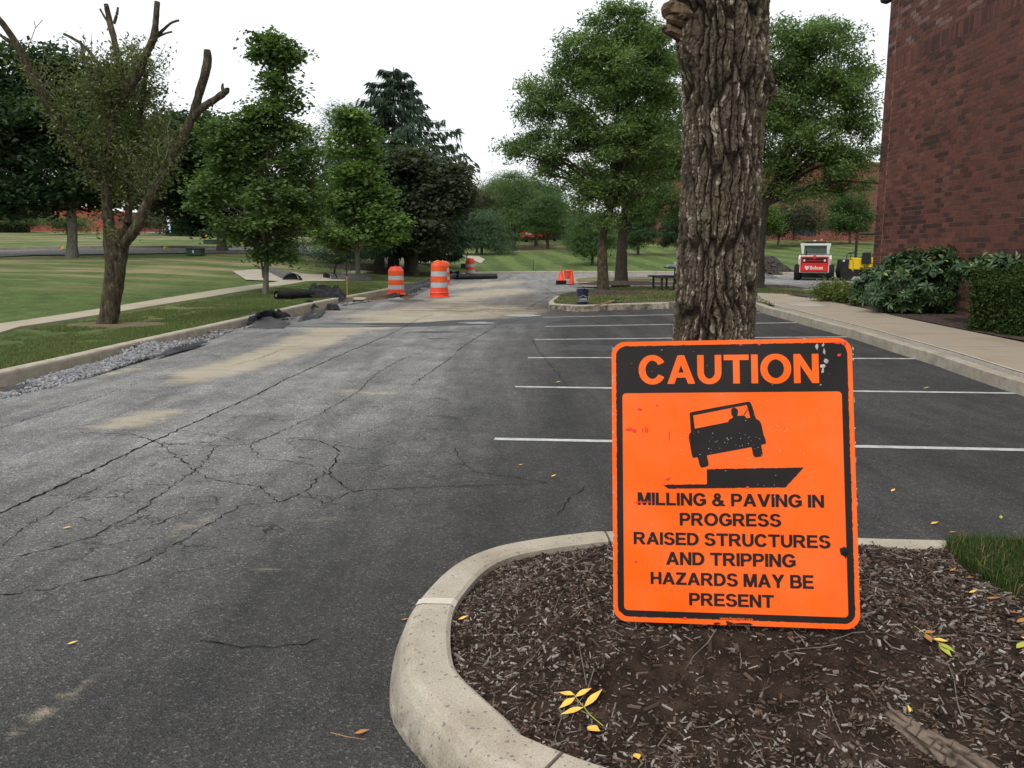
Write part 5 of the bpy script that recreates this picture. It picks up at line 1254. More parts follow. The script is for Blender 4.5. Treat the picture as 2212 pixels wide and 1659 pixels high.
# shovel stuck upright with a rake head, and paper
p = on(750, 628, 24.6)
root = empty('rake', p, label='upright rake with black grip and wooden pole stuck in the verge', cat='rake')
mb = MB(); mb.tube([(0, 0, 0), (0, 0, .72)], .02, 8); mb.build('handle', MAT['wood'], root)
mb = MB(); mb.tube([(0, 0, .72), (-.005, 0, 1.15)], .022, 8); mb.build('grip', MAT['metal_black'], root)
mb = MB(); mb.box(-.09, .09, -.012, .012, .0, .03)
for i in range(6): mb.box(-.085+i*.03, -.075+i*.03, -.01, .01, -.06, 0.)
mb.build('head', MAT['metal_black'], root)
mb = MB(); q = Vector(p); mb.tube([(-.75, -.1, .02), (-.05, .1, .06), (.28, .3, .03)], .016, 6); mb.build('handle', MAT['white'], None, p, label='pale pole lying on the verge crossing the foot of the rake', cat='pole')
bpy.data.objects[-1] if False else None
mb = MB(); mb.add([(0, 0, .02), (.42, -.05, .03), (.5, .2, .07), (.06, .24, .08), (.2, .08, .1)], [(0, 1, 4), (1, 2, 4), (2, 3, 4), (3, 0, 4)]); mb.build('cardboard', M('cardboard', [(.45, .36, .24), (.36, .28, .18)], 8), None, p+Vector((.02, .15, 0)), label='flattened torn cardboard beside the foot of the rake', cat='cardboard')
# roll of filter fabric
a, b = on(597, 643, 22.6), on(682, 637, 23.6); a.z += .125; b.z += .115
root = empty('fabric_roll', a, label='roll of black filter fabric with white core lying on the verge', cat='fabric roll')
o = Vector(a); d = (b-a).normalized(); s = d.cross(Vector((0, 0, 1))).normalized(); u = s.cross(d)
def spiral():
    V = []; Fc = []; n = 70
    for i in range(n):
        an = i*.36; r = .045+.085*i/n; 
        for t in (0, 1): V.append(d*((b-a).length*t+(.012*math.sin(an*.7) if t == 0 else 0))+s*math.cos(an)*r+u*math.sin(an)*r)
        if i: Fc.append((2*i-2, 2*i-1, 2*i+1, 2*i))
    m = MB(); m.add(V, Fc); return m
spiral().build('fabric', MAT['fabric'], root, smooth=True)
mb = MB(); mb.tube([d*-.01, b-a+d*.01], .042, 14, cap=False); mb.build('core', MAT['walk_light'], root, smooth=True)
mb = MB(); mb.tube([d*.02, b-a-d*.02], .124, 18, cap=False, rough=.02); mb.build('outer_wrap', MAT['fabric'], root, smooth=True)
a_, b_, c_2, d_ = on(662, 634, 23.4), on(742, 633, 23.6), on(738, 622, 25.2), on(668, 622, 25.2)
for q in (a_, b_, c_2, d_): q.z += .12
cloth('fabric_heap', [a_, b_, c_2, d_], 'fabric', 'heap of crumpled black fabric behind the end of the roll', .17, n=34, seed=21)
cloth('fabric_heap', [q+Vector((.1, -.15, -.06)) for q in (a_, b_, c_2, d_)], 'fabric', 'lower folds of the black fabric heap on the verge', .14, n=26, seed=25)
# black corrugated pipe lying on the drive
a, b = G(988, 598.5, .12), G(1072, 597, .12); n = 60; mb = MB()
P = [a.lerp(b, i/n) for i in range(n+1)]; mb.tube(P, [.15+.012*math.sin(i*2.2) for i in range(n+1)], 12)
mb.build('black_pipe', MAT['black'], smooth=True, label='long black corrugated pipe lying on the drive by the smallest barrel', cat='pipe')
# culvert pipes in the swale
MAT['corrugated'] = M('corrugated_steel', [(.06, .06, .06), (.14, .135, .13)], 6, 5, .6, .3, .2)
def culvert(a, b, r, label):
    root = empty('culvert_pipe', a, label=label, cat='pipe'); n = 46; mb = MB(); P = [(b-a)*(i/n) for i in range(n+1)]
    mb.tube(P, [r*(1+.035*math.sin(i*1.6)) for i in range(n+1)], 18, cap=False); mb.build('pipe_wall', MAT['corrugated'], root, smooth=True)
    mb = MB(); mb.tube([(b-a)*.02, (b-a)*.99], r*.93, 18, cap=True); mb.build('bore', MAT['black'], root)
    mb = MB(); d = (b-a).normalized(); mb.tube([-d*.25-Vector((0, 0, .1)), -d*.02], [r*1.45, r*1.04], 18, cap=False); mb.build('flared_end', MAT['corrugated'], root, smooth=True)
a, b = on(608, 600, 31.2), on(585, 585, 35.5); a.z -= .02; b.z -= .1; culvert(a+Vector((.35, 0, .03)), b, .27, 'flared corrugated steel culvert end in the concrete apron')
a, b = on(722, 600, 33.2), on(795, 596, 34.2); a.z += .0; b.z -= .05; culvert(a, b, .27, 'half buried corrugated culvert pipe right of the flared one')

# picnic table on the island
p = on(1457, 625, 27.6); p.z = float(lot(p.x, p.y))+KH
root = empty('picnic_table', p, label='black steel picnic table partly hidden by the big trunk', cat='picnic table')
mb = MB(); mb.box(-.32, 1.25, -.45, .45, .7, .745, .03); mb.build('table_top', MAT['metal_black'], root)
for sx in (0., .95):
    mb = MB(); mb.tube([(sx-.07, 0, 0), (sx-.02, 0, .1), (sx, 0, .3), (sx+.02, 0, .7)], .045, 8); mb.box(sx-.14, sx+.05, -.3, .3, 0, .04); mb.build('leg', MAT['metal_black'], root)
mb = MB(); mb.box(-.78, 1.3, -.95, -.65, .4, .445, .02); mb.build('bench_seat', MAT['metal_black'], root)
mb = MB(); mb.box(-.75, 1.3, .65, .95, .4, .445, .02); mb.build('bench_seat', MAT['metal_black'], root)
for sx in (-.57, -.12, .9):
    for sy in (-.8, .8):
        mb = MB(); mb.tube([(sx+.04, sy, 0), (sx, sy, .08), (sx, sy, .4)], .038, 8); mb.build('leg', MAT['metal_black'], root)
mb = MB(); mb.box(-.3, .25, -.3, .1, .747, .775, .01); mb.box(-.28, .3, -.32, .12, .785, .81, .01); mb.build('paper_stack', MAT['paper'], None, p, label='pale papers stacked on the picnic table top', cat='papers')
mb = MB(); mb.box(-.02, .18, 0, .15, .82, .9, .02); mb.build('paper_bag', MAT['paper'], None, p, label='small white bag on top of the papers on the picnic table', cat='bag')
# thin stake, small box, markers, utility boxes, feather flag
p = on(1152, 579, 52); mb = MB(); mb.tube([(0, 0, 0), (0, 0, .62)], .02, 6); mb.build('stake', MAT['green_box'], None, p, label='thin dark stake in the striped lawn behind the far kerb', cat='stake')
p = on(1002, 575, 52); mb = MB(); mb.box(-.18, .18, -.1, .1, 0, .3, .03); mb.build('utility_box', MAT['metal_black'], None, p, label='small dark box on the lawn left of the smallest barrel', cat='utility box')
def ubox(px, py, Y, w, h, label, mat='green_box', sticker=True):
    p = on(px, py, Y); root = empty('utility_box', p, label=label, cat='utility box'); mb = MB(); mb.box(-w/2, w/2, -.35, .35, 0, h*.86, .03); mb.build('cabinet', MAT[mat], root)
    mb = MB(); mb.box(-w/2-.03, w/2+.03, -.38, .38, h*.862, h, .04, tx=.96, ty=.8); mb.build('lid', MAT[mat], root)
    if sticker: mb = MB(); mb.box(-.04, .04, -.356, -.352, h*.35, h*.7); mb.build('sticker', MAT['white'], root)
ubox(423, 549, 43, .72, .38, 'dark green transformer cabinet on the lawn by the road')
ubox(455, 528, 60, .8, .3, 'low pale green box beyond the road near the yellow marker', sticker=False)
for px, py, Y, lab in [(137, 543, 46.5, 'yellow reflector on the far road kerb left of the pruned tree'), (358, 540, 48.5, 'yellow reflector on the far road kerb right of the pruned tree')]:
    p = on(px, py, Y); mb = MB(); mb.lathe([(.02, 0), (.12, .01), (.13, .12), (.05, .22), (.02, .26)], 10); mb.build('marker', MAT['yellow'], None, p, label=lab, cat='marker')
p = on(447, 529, 60); mb = MB(); mb.tube([(0, 0, 0), (0, 0, .62)], .05, 8); mb.build('marker_post', MAT['yellow'], None, p, label='short yellow post beyond the road above the green cabinet', cat='post')
p = on(370, 514, 78); root = empty('feather_flag', p, label='tall blue and white feather flag on a pole beyond the road', cat='flag')
mb = MB(); mb.tube([(0, 0, 0), (0, 0, 2.2), (-.03, 0, 3.2)], .03, 6); mb.build('pole', MAT['metal_black'], root)
V = []; Fc = []; ks = 10
for i in range(ks+1):
    t = i/ks; w = .38*math.sin(math.pi*min(1, .25+.75*(1-t)))**.6*(1-.55*t); z = .3+2.8*t; V += [(-.02, 0, z), (-.02-w, .05*math.sin(i), z-.08*t)]
    if i: Fc.append((2*i-2, 2*i-1, 2*i+1, 2*i))
me = bpy.data.meshes.new('banner'); me.from_pydata(V, [], Fc); link('banner', me, M('flag_cloth', [(.2, .42, .8), (.65, .75, .88), (.25, .5, .85)], 2.5, 2, .7), root)
# small utility sign/board in front of the left building
p = on(47, 500, 88); mb = MB(); mb.box(-.28, .28, -.1, .1, .1, .75, .03); root = empty('meter_box', p, label='grey box with white lid against the far left brick building', cat='utility box'); mb.build('cabinet', MAT['galv'], root); mb = MB(); mb.box(-.33, .33, -.15, .15, .752, .84, .02); mb.build('lid', MAT['white'], root)

# ================================================================== big brick building at the right
MAT['mortar'] = M('brick_mortar', [(.3, .19, .125), (.12, .075, .055)], 2.2, 8, .95, .1, obj=False)
def brick_mat(name, attr):
    m, nt, b = newmat(name, .82, .25); v = pos(nt)
    if attr: c = _n(nt, 'ShaderNodeVertexColor', layer_name='Col').outputs[0]
    else:
        oi = _n(nt, 'ShaderNodeObjectInfo'); c = ramp(nt, oi.outputs['Random'], [(0, (.055, .027, .023)), (.16, (.08, .036, .03)), (.4, (.118, .046, .036)), (.8, (.135, .052, .039)), (1, (.1, .045, .037))])
    n1 = ramp(nt, nz(nt, 14, 6, .7, vec=v), [(.3, (.72, .72, .72)), (.7, (1.25, 1.22, 1.2))]); c = mixc(nt, 1., c, n1, 'MULTIPLY')
    nt.links.new(c, b.inputs['Base Color']); bump(nt, b, nz(nt, 70, 4, vec=v), .5, .006); return m
MAT['brick'] = brick_mat('wall_brick', False); MAT['brick_mass'] = brick_mat('wall_brick_mass', True)
YC = 20.8; c0 = at(1886, 560, YC); Cn = Vector((c0.x, YC, 0)); vp = 1212
wd = Vector(((vp-CX)/F, 1, 0)).normalized(); U = -wd; Nn = Vector((-wd.y, wd.x, 0))       # U runs towards the camera, Nn faces the lot
bl = empty('brick_building', Cn, label='big dark red brick building wall filling the right side', cat='building')
LB, HB, zb = 15.0, 11.5, .12
PW = .1016; BL = .3048; MG = .009
def wp(u, z, n): return U*u+Nn*n+Vector((0, 0, z))
mb = MB(); Q = [wp(0, zb-.6, 0), wp(LB, zb-.6, 0), wp(LB, zb-.6, -14), wp(0, zb-.6, -14)]; Tq = [q+Vector((0, 0, HB+.6)) for q in Q]
mb.add(Q+Tq, [(0, 1, 5, 4), (1, 2, 6, 5), (2, 3, 7, 6), (3, 0, 4, 7), (4, 5, 6, 7)]); mb.build('wall', MAT['mortar'], bl)
mb = MB(); V = [wp(-.12, HB+zb, .12), wp(LB, HB+zb, .12), wp(LB, HB+zb, -14), wp(-.12, HB+zb, -14)]; mb.add(V+[q+Vector((0, 0, .25)) for q in V], [(0, 1, 5, 4), (1, 2, 6, 5), (2, 3, 7, 6), (3, 0, 4, 7), (4, 5, 6, 7), (3, 2, 1, 0)]); mb.build('roof_coping', MAT['galv'], bl)
bricks = []; rr = random.Random(2)
zs_sold = 5.62; rows = int(HB/PW); srow = int(round((zs_sold-zb)/PW))
jt = .5
for r_ in range(rows):
    z0 = zb+r_*PW
    if srow <= r_ < srow+3:
        if r_ == srow:
            u = .0
            while u < LB: bricks.append((u+MG/2, u+PW-MG/2, z0+MG/2, z0+3*PW-MG/2, 1)); u += PW
        continue
    u = -(BL/2 if r_ % 2 else 0)
    while u < LB:
        a, b_ = max(u, 0)+MG/2, min(u+BL, LB)-MG/2
        if a < jt < b_:
            if jt-a > .04: bricks.append((a, jt-.009, z0+MG/2, z0+PW-MG/2, 0))
            if b_-jt > .04: bricks.append((jt+.009, b_, z0+MG/2, z0+PW-MG/2, 0))
        elif b_-a > .03: bricks.append((a, b_, z0+MG/2, z0+PW-MG/2, 0))
        u += BL
def score(b):
    q = Cn+wp((b[0]+b[1])/2, (b[2]+b[3])/2, .01); x, y = proj(q.x, q.y, q.z)
    if not (10 < x < 2205 and 8 < y < 545): return 0
    return (b[1]-b[0])*(b[3]-b[2])/q.y**2
sc2 = sorted(bricks, key=score, reverse=True); single = set(sc2[:300]); V = []; Fc = []; cc = []; cache = {}
def bcol(u, z, s):
    n = float(fbm(u*.9, z*1.3, 0, 3, 77)); k = rr.random()+(n-.5)*1.6
    c = (.055, .027, .023) if k < .16 else (.08, .036, .03) if k < .36 else (.125, .048, .037) if k < .88 else (.155, .062, .046)
    if s: c = tuple(t*1.08 for t in c)
    if z > 6.0 and rr.random() < .25: c = (.17, .105, .095)
    f = 1+rr.uniform(-.13, .13); return tuple(t*f for t in c)
for b in bricks:
    pr = .005+rr.uniform(-.0015, .0018); key = (round(b[1]-b[0], 3), round(b[3]-b[2], 3))
    if b in single:
        if key not in cache:
            w, h = key; P = [wp(0, 0, -.008), wp(w, 0, -.008), wp(w, h, -.008), wp(0, h, -.008), wp(.002, .002, 0), wp(w-.002, .002, 0), wp(w-.002, h-.002, 0), wp(.002, h-.002, 0)]
            me = bpy.data.meshes.new('brick'); me.from_pydata(P, [], [(4, 5, 6, 7), (0, 1, 5, 4), (1, 2, 6, 5), (2, 3, 7, 6), (3, 0, 4, 7)]); me.update(); me.materials.append(MAT['brick']); cache[key] = me
        o = bpy.data.objects.new('brick', cache[key]); COL.objects.link(o); o.parent = bl; o.location = wp(b[0], b[2], pr)
    else:
        n = len(V); c = bcol(b[0], b[2], b[4])
        for (u, z, d_) in ((b[0], b[2], -.008), (b[1], b[2], -.008), (b[1], b[3], -.008), (b[0], b[3], -.008), (b[0]+.002, b[2]+.002, pr), (b[1]-.002, b[2]+.002, pr), (b[1]-.002, b[3]-.002, pr), (b[0]+.002, b[3]-.002, pr)):
            V.append(tuple(wp(u, z, d_))); cc.append(c)
        Fc += [(n+4, n+5, n+6, n+7), (n, n+1, n+5, n+4), (n+1, n+2, n+6, n+5), (n+2, n+3, n+7, n+6), (n+3, n, n+4, n+7)]
link('bricks', npmesh('bricks', V, Fc, False, np.array(cc)), MAT['brick_mass'], bl, kind='stuff')
mb = MB(); mb.add([wp(jt-.008, zb, .003), wp(jt+.008, zb, .003), wp(jt+.008, HB, .003), wp(jt-.008, HB, .003)], [(0, 1, 2, 3)]); mb.build('movement_joint', M('joint_sealant', [(.3, .2, .13), (.24, .15, .1)], 4), bl)
# security lamp high at the corner
p = at(1915, -3, YC-.4); mb = MB(); mb.lathe([(.02, .1), (.1, .08), (.14, 0), (.12, -.07), (.04, -.11), (.01, -.12)], 14); mb.build('lamp', MAT['metal_black'], bl, p-Cn, smooth=True)

# ================================================================== far buildings
MAT['brick_far'] = None
def far_brick(name, a, b):
    m, nt, bb = newmat(name, .85, .2); v = pos(nt)
    c = ramp(nt, nz(nt, .35, 6, .6, vec=v), [(.3, a), (.7, b)])
    bt = _n(nt, 'ShaderNodeTexBrick'); bt.inputs['Scale'].default_value = 2.2; bt.inputs['Color1'].default_value = (1, 1, 1, 1); bt.inputs['Color2'].default_value = (.78, .78, .78, 1); bt.inputs['Mortar'].default_value = (1.25, 1.2, 1.15, 1)
    mp = _n(nt, 'ShaderNodeMapping'); mp.inputs['Rotation'].default_value = (R(90), 0, 0); nt.links.new(v, mp.inputs['Vector']); nt.links.new(mp.outputs[0], bt.inputs['Vector'])
    c = mixc(nt, .5, c, bt.outputs['Color'], 'MULTIPLY'); nt.links.new(c, bb.inputs['Base Color']); return m
MAT['far_right'] = far_brick('far_brick_right', (.18, .062, .048), (.22, .085, .066)); MAT['far_left'] = far_brick('far_brick_left', (.3, .07, .055), (.36, .09, .065))
def wall_with_openings(root, x0, x1, z0, z1, y, ops, mat, depth=.5, body=20):
    """wall facing -y with real recessed openings"""
    xs = sorted(set([x0, x1]+[v for o in ops for v in (o[0], o[1])])); zs = sorted(set([z0, z1]+[v for o in ops for v in (o[2], o[3])])); mb = MB()
    for a, b in zip(xs[:-1], xs[1:]):
        for c, d in zip(zs[:-1], zs[1:]):
            if any(o[0] <= a and b <= o[1] and o[2] <= c and d <= o[3] for o in ops): continue
            mb.add([(a, y, c), (b, y, c), (b, y, d), (a, y, d)], [(0, 1, 2, 3)])
    for o in ops:
        a, b, c, d = o[:4]; dd = o[4]
        mb.add([(a, y, c), (b, y, c), (b, y, d), (a, y, d), (a, y+dd, c), (b, y+dd, c), (b, y+dd, d), (a, y+dd, d)], [(0, 4, 5, 1), (1, 5, 6, 2), (2, 6, 7, 3), (3, 7, 4, 0)])
    mb.add([(x0, y, z0), (x0, y+body, z0), (x0, y+body, z1), (x0, y, z1), (x1, y, z0), (x1, y+body, z0), (x1, y+body, z1), (x1, y, z1)], [(0, 3, 2, 1), (4, 5, 6, 7), (3, 7, 6, 2), (1, 2, 6, 5)])
    mb.build('wall', MAT[mat], root)
    for o in ops:
        a, b, c, d, dd = o[:5]; pm = MB(); pm.add([(a, y+dd-.02, c), (b, y+dd-.02, c), (b, y+dd-.02, d), (a, y+dd-.02, d)], [(0, 1, 2, 3)])
        w = pm.build('window' if len(o) < 6 else o[5], MAT['glass_dark'], root)
        nm = max(1, int((b-a)/1.4)); fm = MB()
        for i in range(nm+1): x = a+(b-a)*i/nm; x = min(max(x, a+.04), b-.04); fm.box(x-.035, x+.035, y+dd-.07, y+dd-.025, c, d)
        fm.box(a, b, y+dd-.075, y+dd-.03, d-.07, d); fm.build('frame', MAT['metal_black'], w)
YB = 90.; 
def bx(px): return at(px, 500, YB).x
def bz(py): return at(1600, py, YB).z
root = empty('brick_office', (0, 0, 0), label='long reddish brick office building beyond the striped lawn at right', cat='building')
gzb = bz(524)-.6
ops = [(bx(1411), bx(1418), bz(513), bz(493), .3), (bx(1421.5), bx(1427), bz(513), bz(493), .3), (bx(1428), bx(1450), bz(509)+2.6, bz(470), 1.2, 'recess'), (bx(1434), bx(1447), bz(519), bz(492), .8, 'door'), (bx(1452), bx(1460), bz(511), bz(493), .3), (bx(1500), bx(1530), bz(509), bz(485), .3),
       (bx(1560), bx(1600), bz(509), bz(485), .3), (bx(1640), bx(1666), bz(509), bz(485), .3), (bx(1712), bx(1764), bz(509), bz(485), .3), (bx(2010), bx(2060), bz(509), bz(485), .3)]
ops[2] = (bx(1428), bx(1450), bz(491), bz(470), 1.2, 'recess')
wall_with_openings(root, bx(1402), bx(2350), gzb, bz(357), YB, ops, 'far_right')
# rounded left end of the office
mb = MB(); n = 10; r_ = 5.; cx_ = bx(1402); V = []
for i in range(n+1):
    a = math.pi/2*i/n; V += [(cx_-.02-r_*math.sin(a)*.35, YB+r_*(1-math.cos(a))+.02, gzb), (cx_-.02-r_*math.sin(a)*.35, YB+r_*(1-math.cos(a))+.02, bz(425))]
mb.add(V, [(2*i, 2*i+1, 2*i+3, 2*i+2) for i in range(n)]); mb.build('rounded_end', MAT['far_right'], root, smooth=True)
mb = MB(); mb.box(bx(1402)-.1, bx(2350), YB-.12, YB+.5, bz(357), bz(357)+.3); mb.build('parapet', MAT['far_right'], root)
mb = MB(); mb.lathe([(.02, 0), (.2, .02), (.2, .3), (.02, .32)], 8); 
YL = 97.
def lx(px): return at(px, 500, YL).x
def lz(py): return at(100, py, YL).z
root = empty('brick_hall', (0, 0, 0), label='plain bright red brick building far away at the left edge', cat='building')
wall_with_openings(root, lx(-330), lx(222), lz(505)-1, lz(452), YL, [(lx(-200), lx(-150), lz(497), lz(480), .3)], 'far_left')
mb = MB(); mb.box(lx(-330)-.1, lx(222)+.1, YL-.15, YL+.3, lz(452), lz(452)+.25); mb.build('parapet', MAT['far_left'], root)
root = empty('brick_hall', (0, 0, 0), label='far brick block glimpsed between the stems of the pruned tree', cat='building')
wall_with_openings(root, lx(232), lx(300), lz(508)-1, lz(440), YL+9, [(lx(262), lx(280), lz(490), lz(470), .3)], 'far_left')

# ================================================================== vehicles
def wheel(root, x, y, z, r, w, mat='rubber', hub='white'):
    Mt = Matrix.Translation((x, y, z)) @ Matrix.Rotation(math.pi/2, 4, 'Y'); mb = MB()
    mb.lathe([(r*.55, -w/2), (r*.9, -w/2), (r, -w*.36), (r, w*.36), (r*.9, w/2), (r*.55, w/2)], 24, Mt); t = mb.build('wheel', MAT[mat], root, smooth=True)
    mb = MB()
    for k in range(20):
        a = 2*math.pi*k/20
        for sgn in (-1, 1): mb.box(-.018, .018, -.02, .02, 0, w*.48, M=Matrix.Translation((x, y, z)) @ Matrix.Rotation(a, 4, 'X') @ Matrix.Translation((0, 0, r)) @ Matrix.Rotation(math.pi/2*sgn, 4, 'Y') @ Matrix.Rotation(.3, 4, 'Z'))
    mb.build('tread', MAT[mat], t)
    mb = MB(); mb.lathe([(.02, -w*.3), (r*.5, -w*.3), (r*.56, -w*.42), (r*.56, w*.42), (r*.5, w*.3), (.02, w*.3)], 16, Mt); mb.build('rim', MAT[hub], t, smooth=True)
p = G(1757, 606); YS = p.y
p.z = az_(p.x, p.y); root = empty('skid_steer', p, rz=R(-21), label='white and red skid steer loader seen from behind on the far lot', cat='loader')
RX = R(-21)
for sx in (-.76, .76):
    for sy in (.55, 1.75): wheel(root, sx, sy, .36, .36, .3)
mb = MB(); mb.box(-.6, .6, .15, 2.3, .28, .62, .04); mb.build('chassis', MAT['metal_black'], root)
mb = MB(); mb.box(-.67, .67, .05, .9, .36, 1.18, .07, tx=.98); mb.build('rear_body', MAT['white'], root)
mb = MB(); mb.box(-.63, .63, -.02, .06, .4, 1.15, .06); d_ = mb.build('rear_door', MAT['red'], root)
mb = MB(); mb.box(-.55, .55, -.035, -.015, .85, 1.09, .03); gr = mb.build('grille', MAT['black'], d_)
for i in range(3): mb = MB(); mb.box(-.36, .36, -.05, -.036, .88+i*.06, .905+i*.06); mb.build('grille_bar', MAT['red' if i == 1 else 'metal_black'], d_)
mb = MB(); mb.lathe([(.02, -.02), (.1, -.02), (.11, .0), (.02, .01)], 14, Matrix.Translation((0, -.03, 1.08)) @ Matrix.Rotation(math.pi/2, 4, 'X')); mb.build('latch', MAT['red'], d_)
for sx in (-.46, .46): mb = MB(); mb.box(sx-.045, sx+.045, -.05, -.036, .9, 1.0, .01); mb.build('tail_light', MAT['letter_white'], d_)
Mt = Matrix.Translation((0, -.024, .6)) @ Matrix.Rotation(math.pi/2, 4, 'X')
bold_text('Bobcat', 'lettering', (-.19, -.075, .4, .095), .002, MAT['letter_white'], d_, .03, Mt)
# cat-head emblem
hd = [(-.42, .07), (-.40, .12), (-.36, .07), (-.33, .08), (-.29, .08), (-.26, .07), (-.22, .12), (-.23, .04), (-.24, -.03), (-.29, -.06), (-.31, -.1), (-.34, -.1), (-.36, -.06), (-.42, -.02), (-.41, .03)]
V2_, F_ = region(hd, [[(-.39, .02), (-.35, .035), (-.36, .01)], [(-.28, .035), (-.25, .04), (-.28, .01)]]); me = bpy.data.meshes.new('emblem'); me.from_pydata([Mt @ Vector((a, b, .002)) for a, b in V2_], [], [tuple(f) for f in F_]); link('emblem', me, MAT['letter_white'], d_)
mb = MB(); mb.box(-.6, .6, .35, 1.9, 1.18, 1.26, .03); mb.build('engine_cover', MAT['galv'], root)
mb = MB(); mb.tube([(-.4, .3, 1.15), (-.4, .3, 1.36), (-.38, .26, 1.4)], .035, 8); mb.build('exhaust', MAT['metal_black'], root)
cab = MB()
for sx in (-1, 1):
    cab.add([(sx*.54, .75, 1.18), (sx*.6, .75, 1.18), (sx*.69, .7, 1.74), (sx*.5, .7, 1.74), (sx*.54, .85, 1.18), (sx*.6, .85, 1.18), (sx*.69, .85, 1.74), (sx*.5, .85, 1.74)], [(0, 1, 2, 3), (4, 7, 6, 5), (0, 4, 5, 1), (1, 5, 6, 2), (2, 6, 7, 3), (3, 7, 4, 0)])
    cab.box(sx*.6-.04, sx*.6+.04, 1.9, 2.0, .7, 1.76)
cab.box(-.69, .69, .7, .8, 1.66, 1.76); cab.build('cab_frame', MAT['white'], root)
mb = MB(); mb.box(-.52, .52, .68, 2.05, 1.762, 1.86, .05, tx=.92); mb.build('roof', MAT['metal_black'], root)
mb = MB(); mb.box(-.5, .5, .83, .845, 1.26, 1.66); mb.build('rear_window', MAT['glass'], root)
for sx in (-.6, .6): mb = MB(); mb.box(sx-.005, sx+.005, .9, 1.9, 1.2, 1.72); mb.build('side_window', MAT['glass_dark'], root)
mb = MB(); mb.box(-.22, .22, 1.1, 1.3, 1.0, 1.5, .05); mb.box(-.22, .22, 1.1, 1.55, .9, 1.02, .04); mb.build('seat', MAT['black'], root)
mb = MB(); mb.lathe([(.01, 0), (.05, 0), (.05, .09), (.03, .11), (.01, .11)], 12, Matrix.Translation((.24, 1., 1.862))); mb.build('beacon', MAT['beacon'], root, smooth=True)
mb = MB(); mb.box(-.12, 0, .9, 1.0, 1.862, 1.91, .01); mb.build('roof_lamp', MAT['white'], root)
for sx in (-1, 1):
    mb = MB(); mb.tube([(sx*.7, .75, .72), (sx*.71, .7, 1.0), (sx*.7, .95, 1.16), (sx*.7, 1.9, 1.1), (sx*.68, 2.6, .6), (sx*.66, 2.8, .25)], .05, 6); mb.build('lift_arm', MAT['white'], root)
mb = MB(); mb.box(-.85, .85, 2.8, 3.4, .03, .5, .05, ty=.7); mb.build('loader_bucket', MAT['metal_black'], root)

p = G(1866, 606.5); p.z = az_(p.x, p.y); root = empty('road_roller', p, rz=R(-8), label='yellow and black ride-on roller with roll bar beside the brick corner', cat='roller')
mb = MB(); mb.box(-.55, .6, .0, .9, .52, 1.08, .06); mb.build('body', MAT['yellow'], root)
mb = MB(); mb.box(.15, .62, -.06, .0, .62, 1.1, .03); mb.build('fuel_tank', MAT['yellow'], root)
bold_text('WACKER', 'lettering', (-.24, -.05, .22, .03), .002, MAT['letter_black'], root, .02, Matrix.Translation((0, -.004, .62)) @ Matrix.Rotation(math.pi/2, 4, 'X'))
mb = MB(); mb.box(-.6, .7, .05, .85, .2, .54, .04); mb.build('chassis', MAT['metal_black'], root)
Mt = Matrix.Translation((0, .45, .3)) @ Matrix.Rotation(R(90), 4, 'Y')
for x in (-.78, .52):
    mb = MB(); mb.lathe([(.02, -.5), (.28, -.5), (.3, -.47), (.3, .47), (.28, .5), (.02, .5)], 24, Matrix.Translation((x, .45, .3)) @ Matrix.Rotation(R(90), 4, 'X')); mb.build('drum', MAT['walk'] if x > 0 else MAT['rubber'], root, smooth=True)
mb = MB(); mb.box(-1.12, -.52, -.02, .92, .3, 1.02, .07, tx=.8); mb.build('bonnet', MAT['black'], root)
mb = MB(); mb.box(-.75, -.52, -.03, .0, .4, 1.0, .05, tx=.8); mb.build('side_panel', MAT['yellow'], root)
mb = MB(); mb.box(-1.02, -.93, -.05, -.02, .9, .98, .01); mb.build('headlamp', MAT['letter_white'], root)
mb = MB(); mb.tube([(-.42, .1, .6), (-.42, .1, 2.05), (-.36, .1, 2.17), (-.25, .1, 2.2), (.45, .1, 2.2), (.54, .1, 2.15), (.58, .1, 2.05), (.58, .1, .6)], .062, 8); mb.build('roll_bar', MAT['metal_black'], root, smooth=True)
mb = MB(); mb.box(-.2, .27, -.13, -.02, .8, 1.34, .05, tx=.85); mb.box(-.2, .25, -.02, .6, 1.08, 1.14, .03); mb.build('seat', MAT['black'], root)
mb = MB(); mb.tube([(-.55+.17*math.cos(a), .4+.17*math.sin(a), 1.3+.06*math.cos(a)) for a in np.linspace(0, 6.28, 17)], .014, 5); mb.tube([(-.6, .4, 1.0), (-.55, .4, 1.3)], .02, 6); mb.build('steering_wheel', MAT['black'], root)
mb = MB(); mb.tube([(-.82, .1, 1.0), (-.82, .1, 1.24), (-.72, .1, 1.31), (-.45, .1, 1.32)], .018, 6); mb.tube([(.35, .1, 1.08), (.35, .1, 1.28), (.42, .1, 1.33), (.58, .1, 1.33)], .018, 6); mb.build('hand_rail', MAT['metal_black'], root)
mb = MB(); mb.box(-1.62, -1.12, .1, .5, .02, .18, .05, tx=.8); mb.build('front_scraper', MAT['galv'], root)

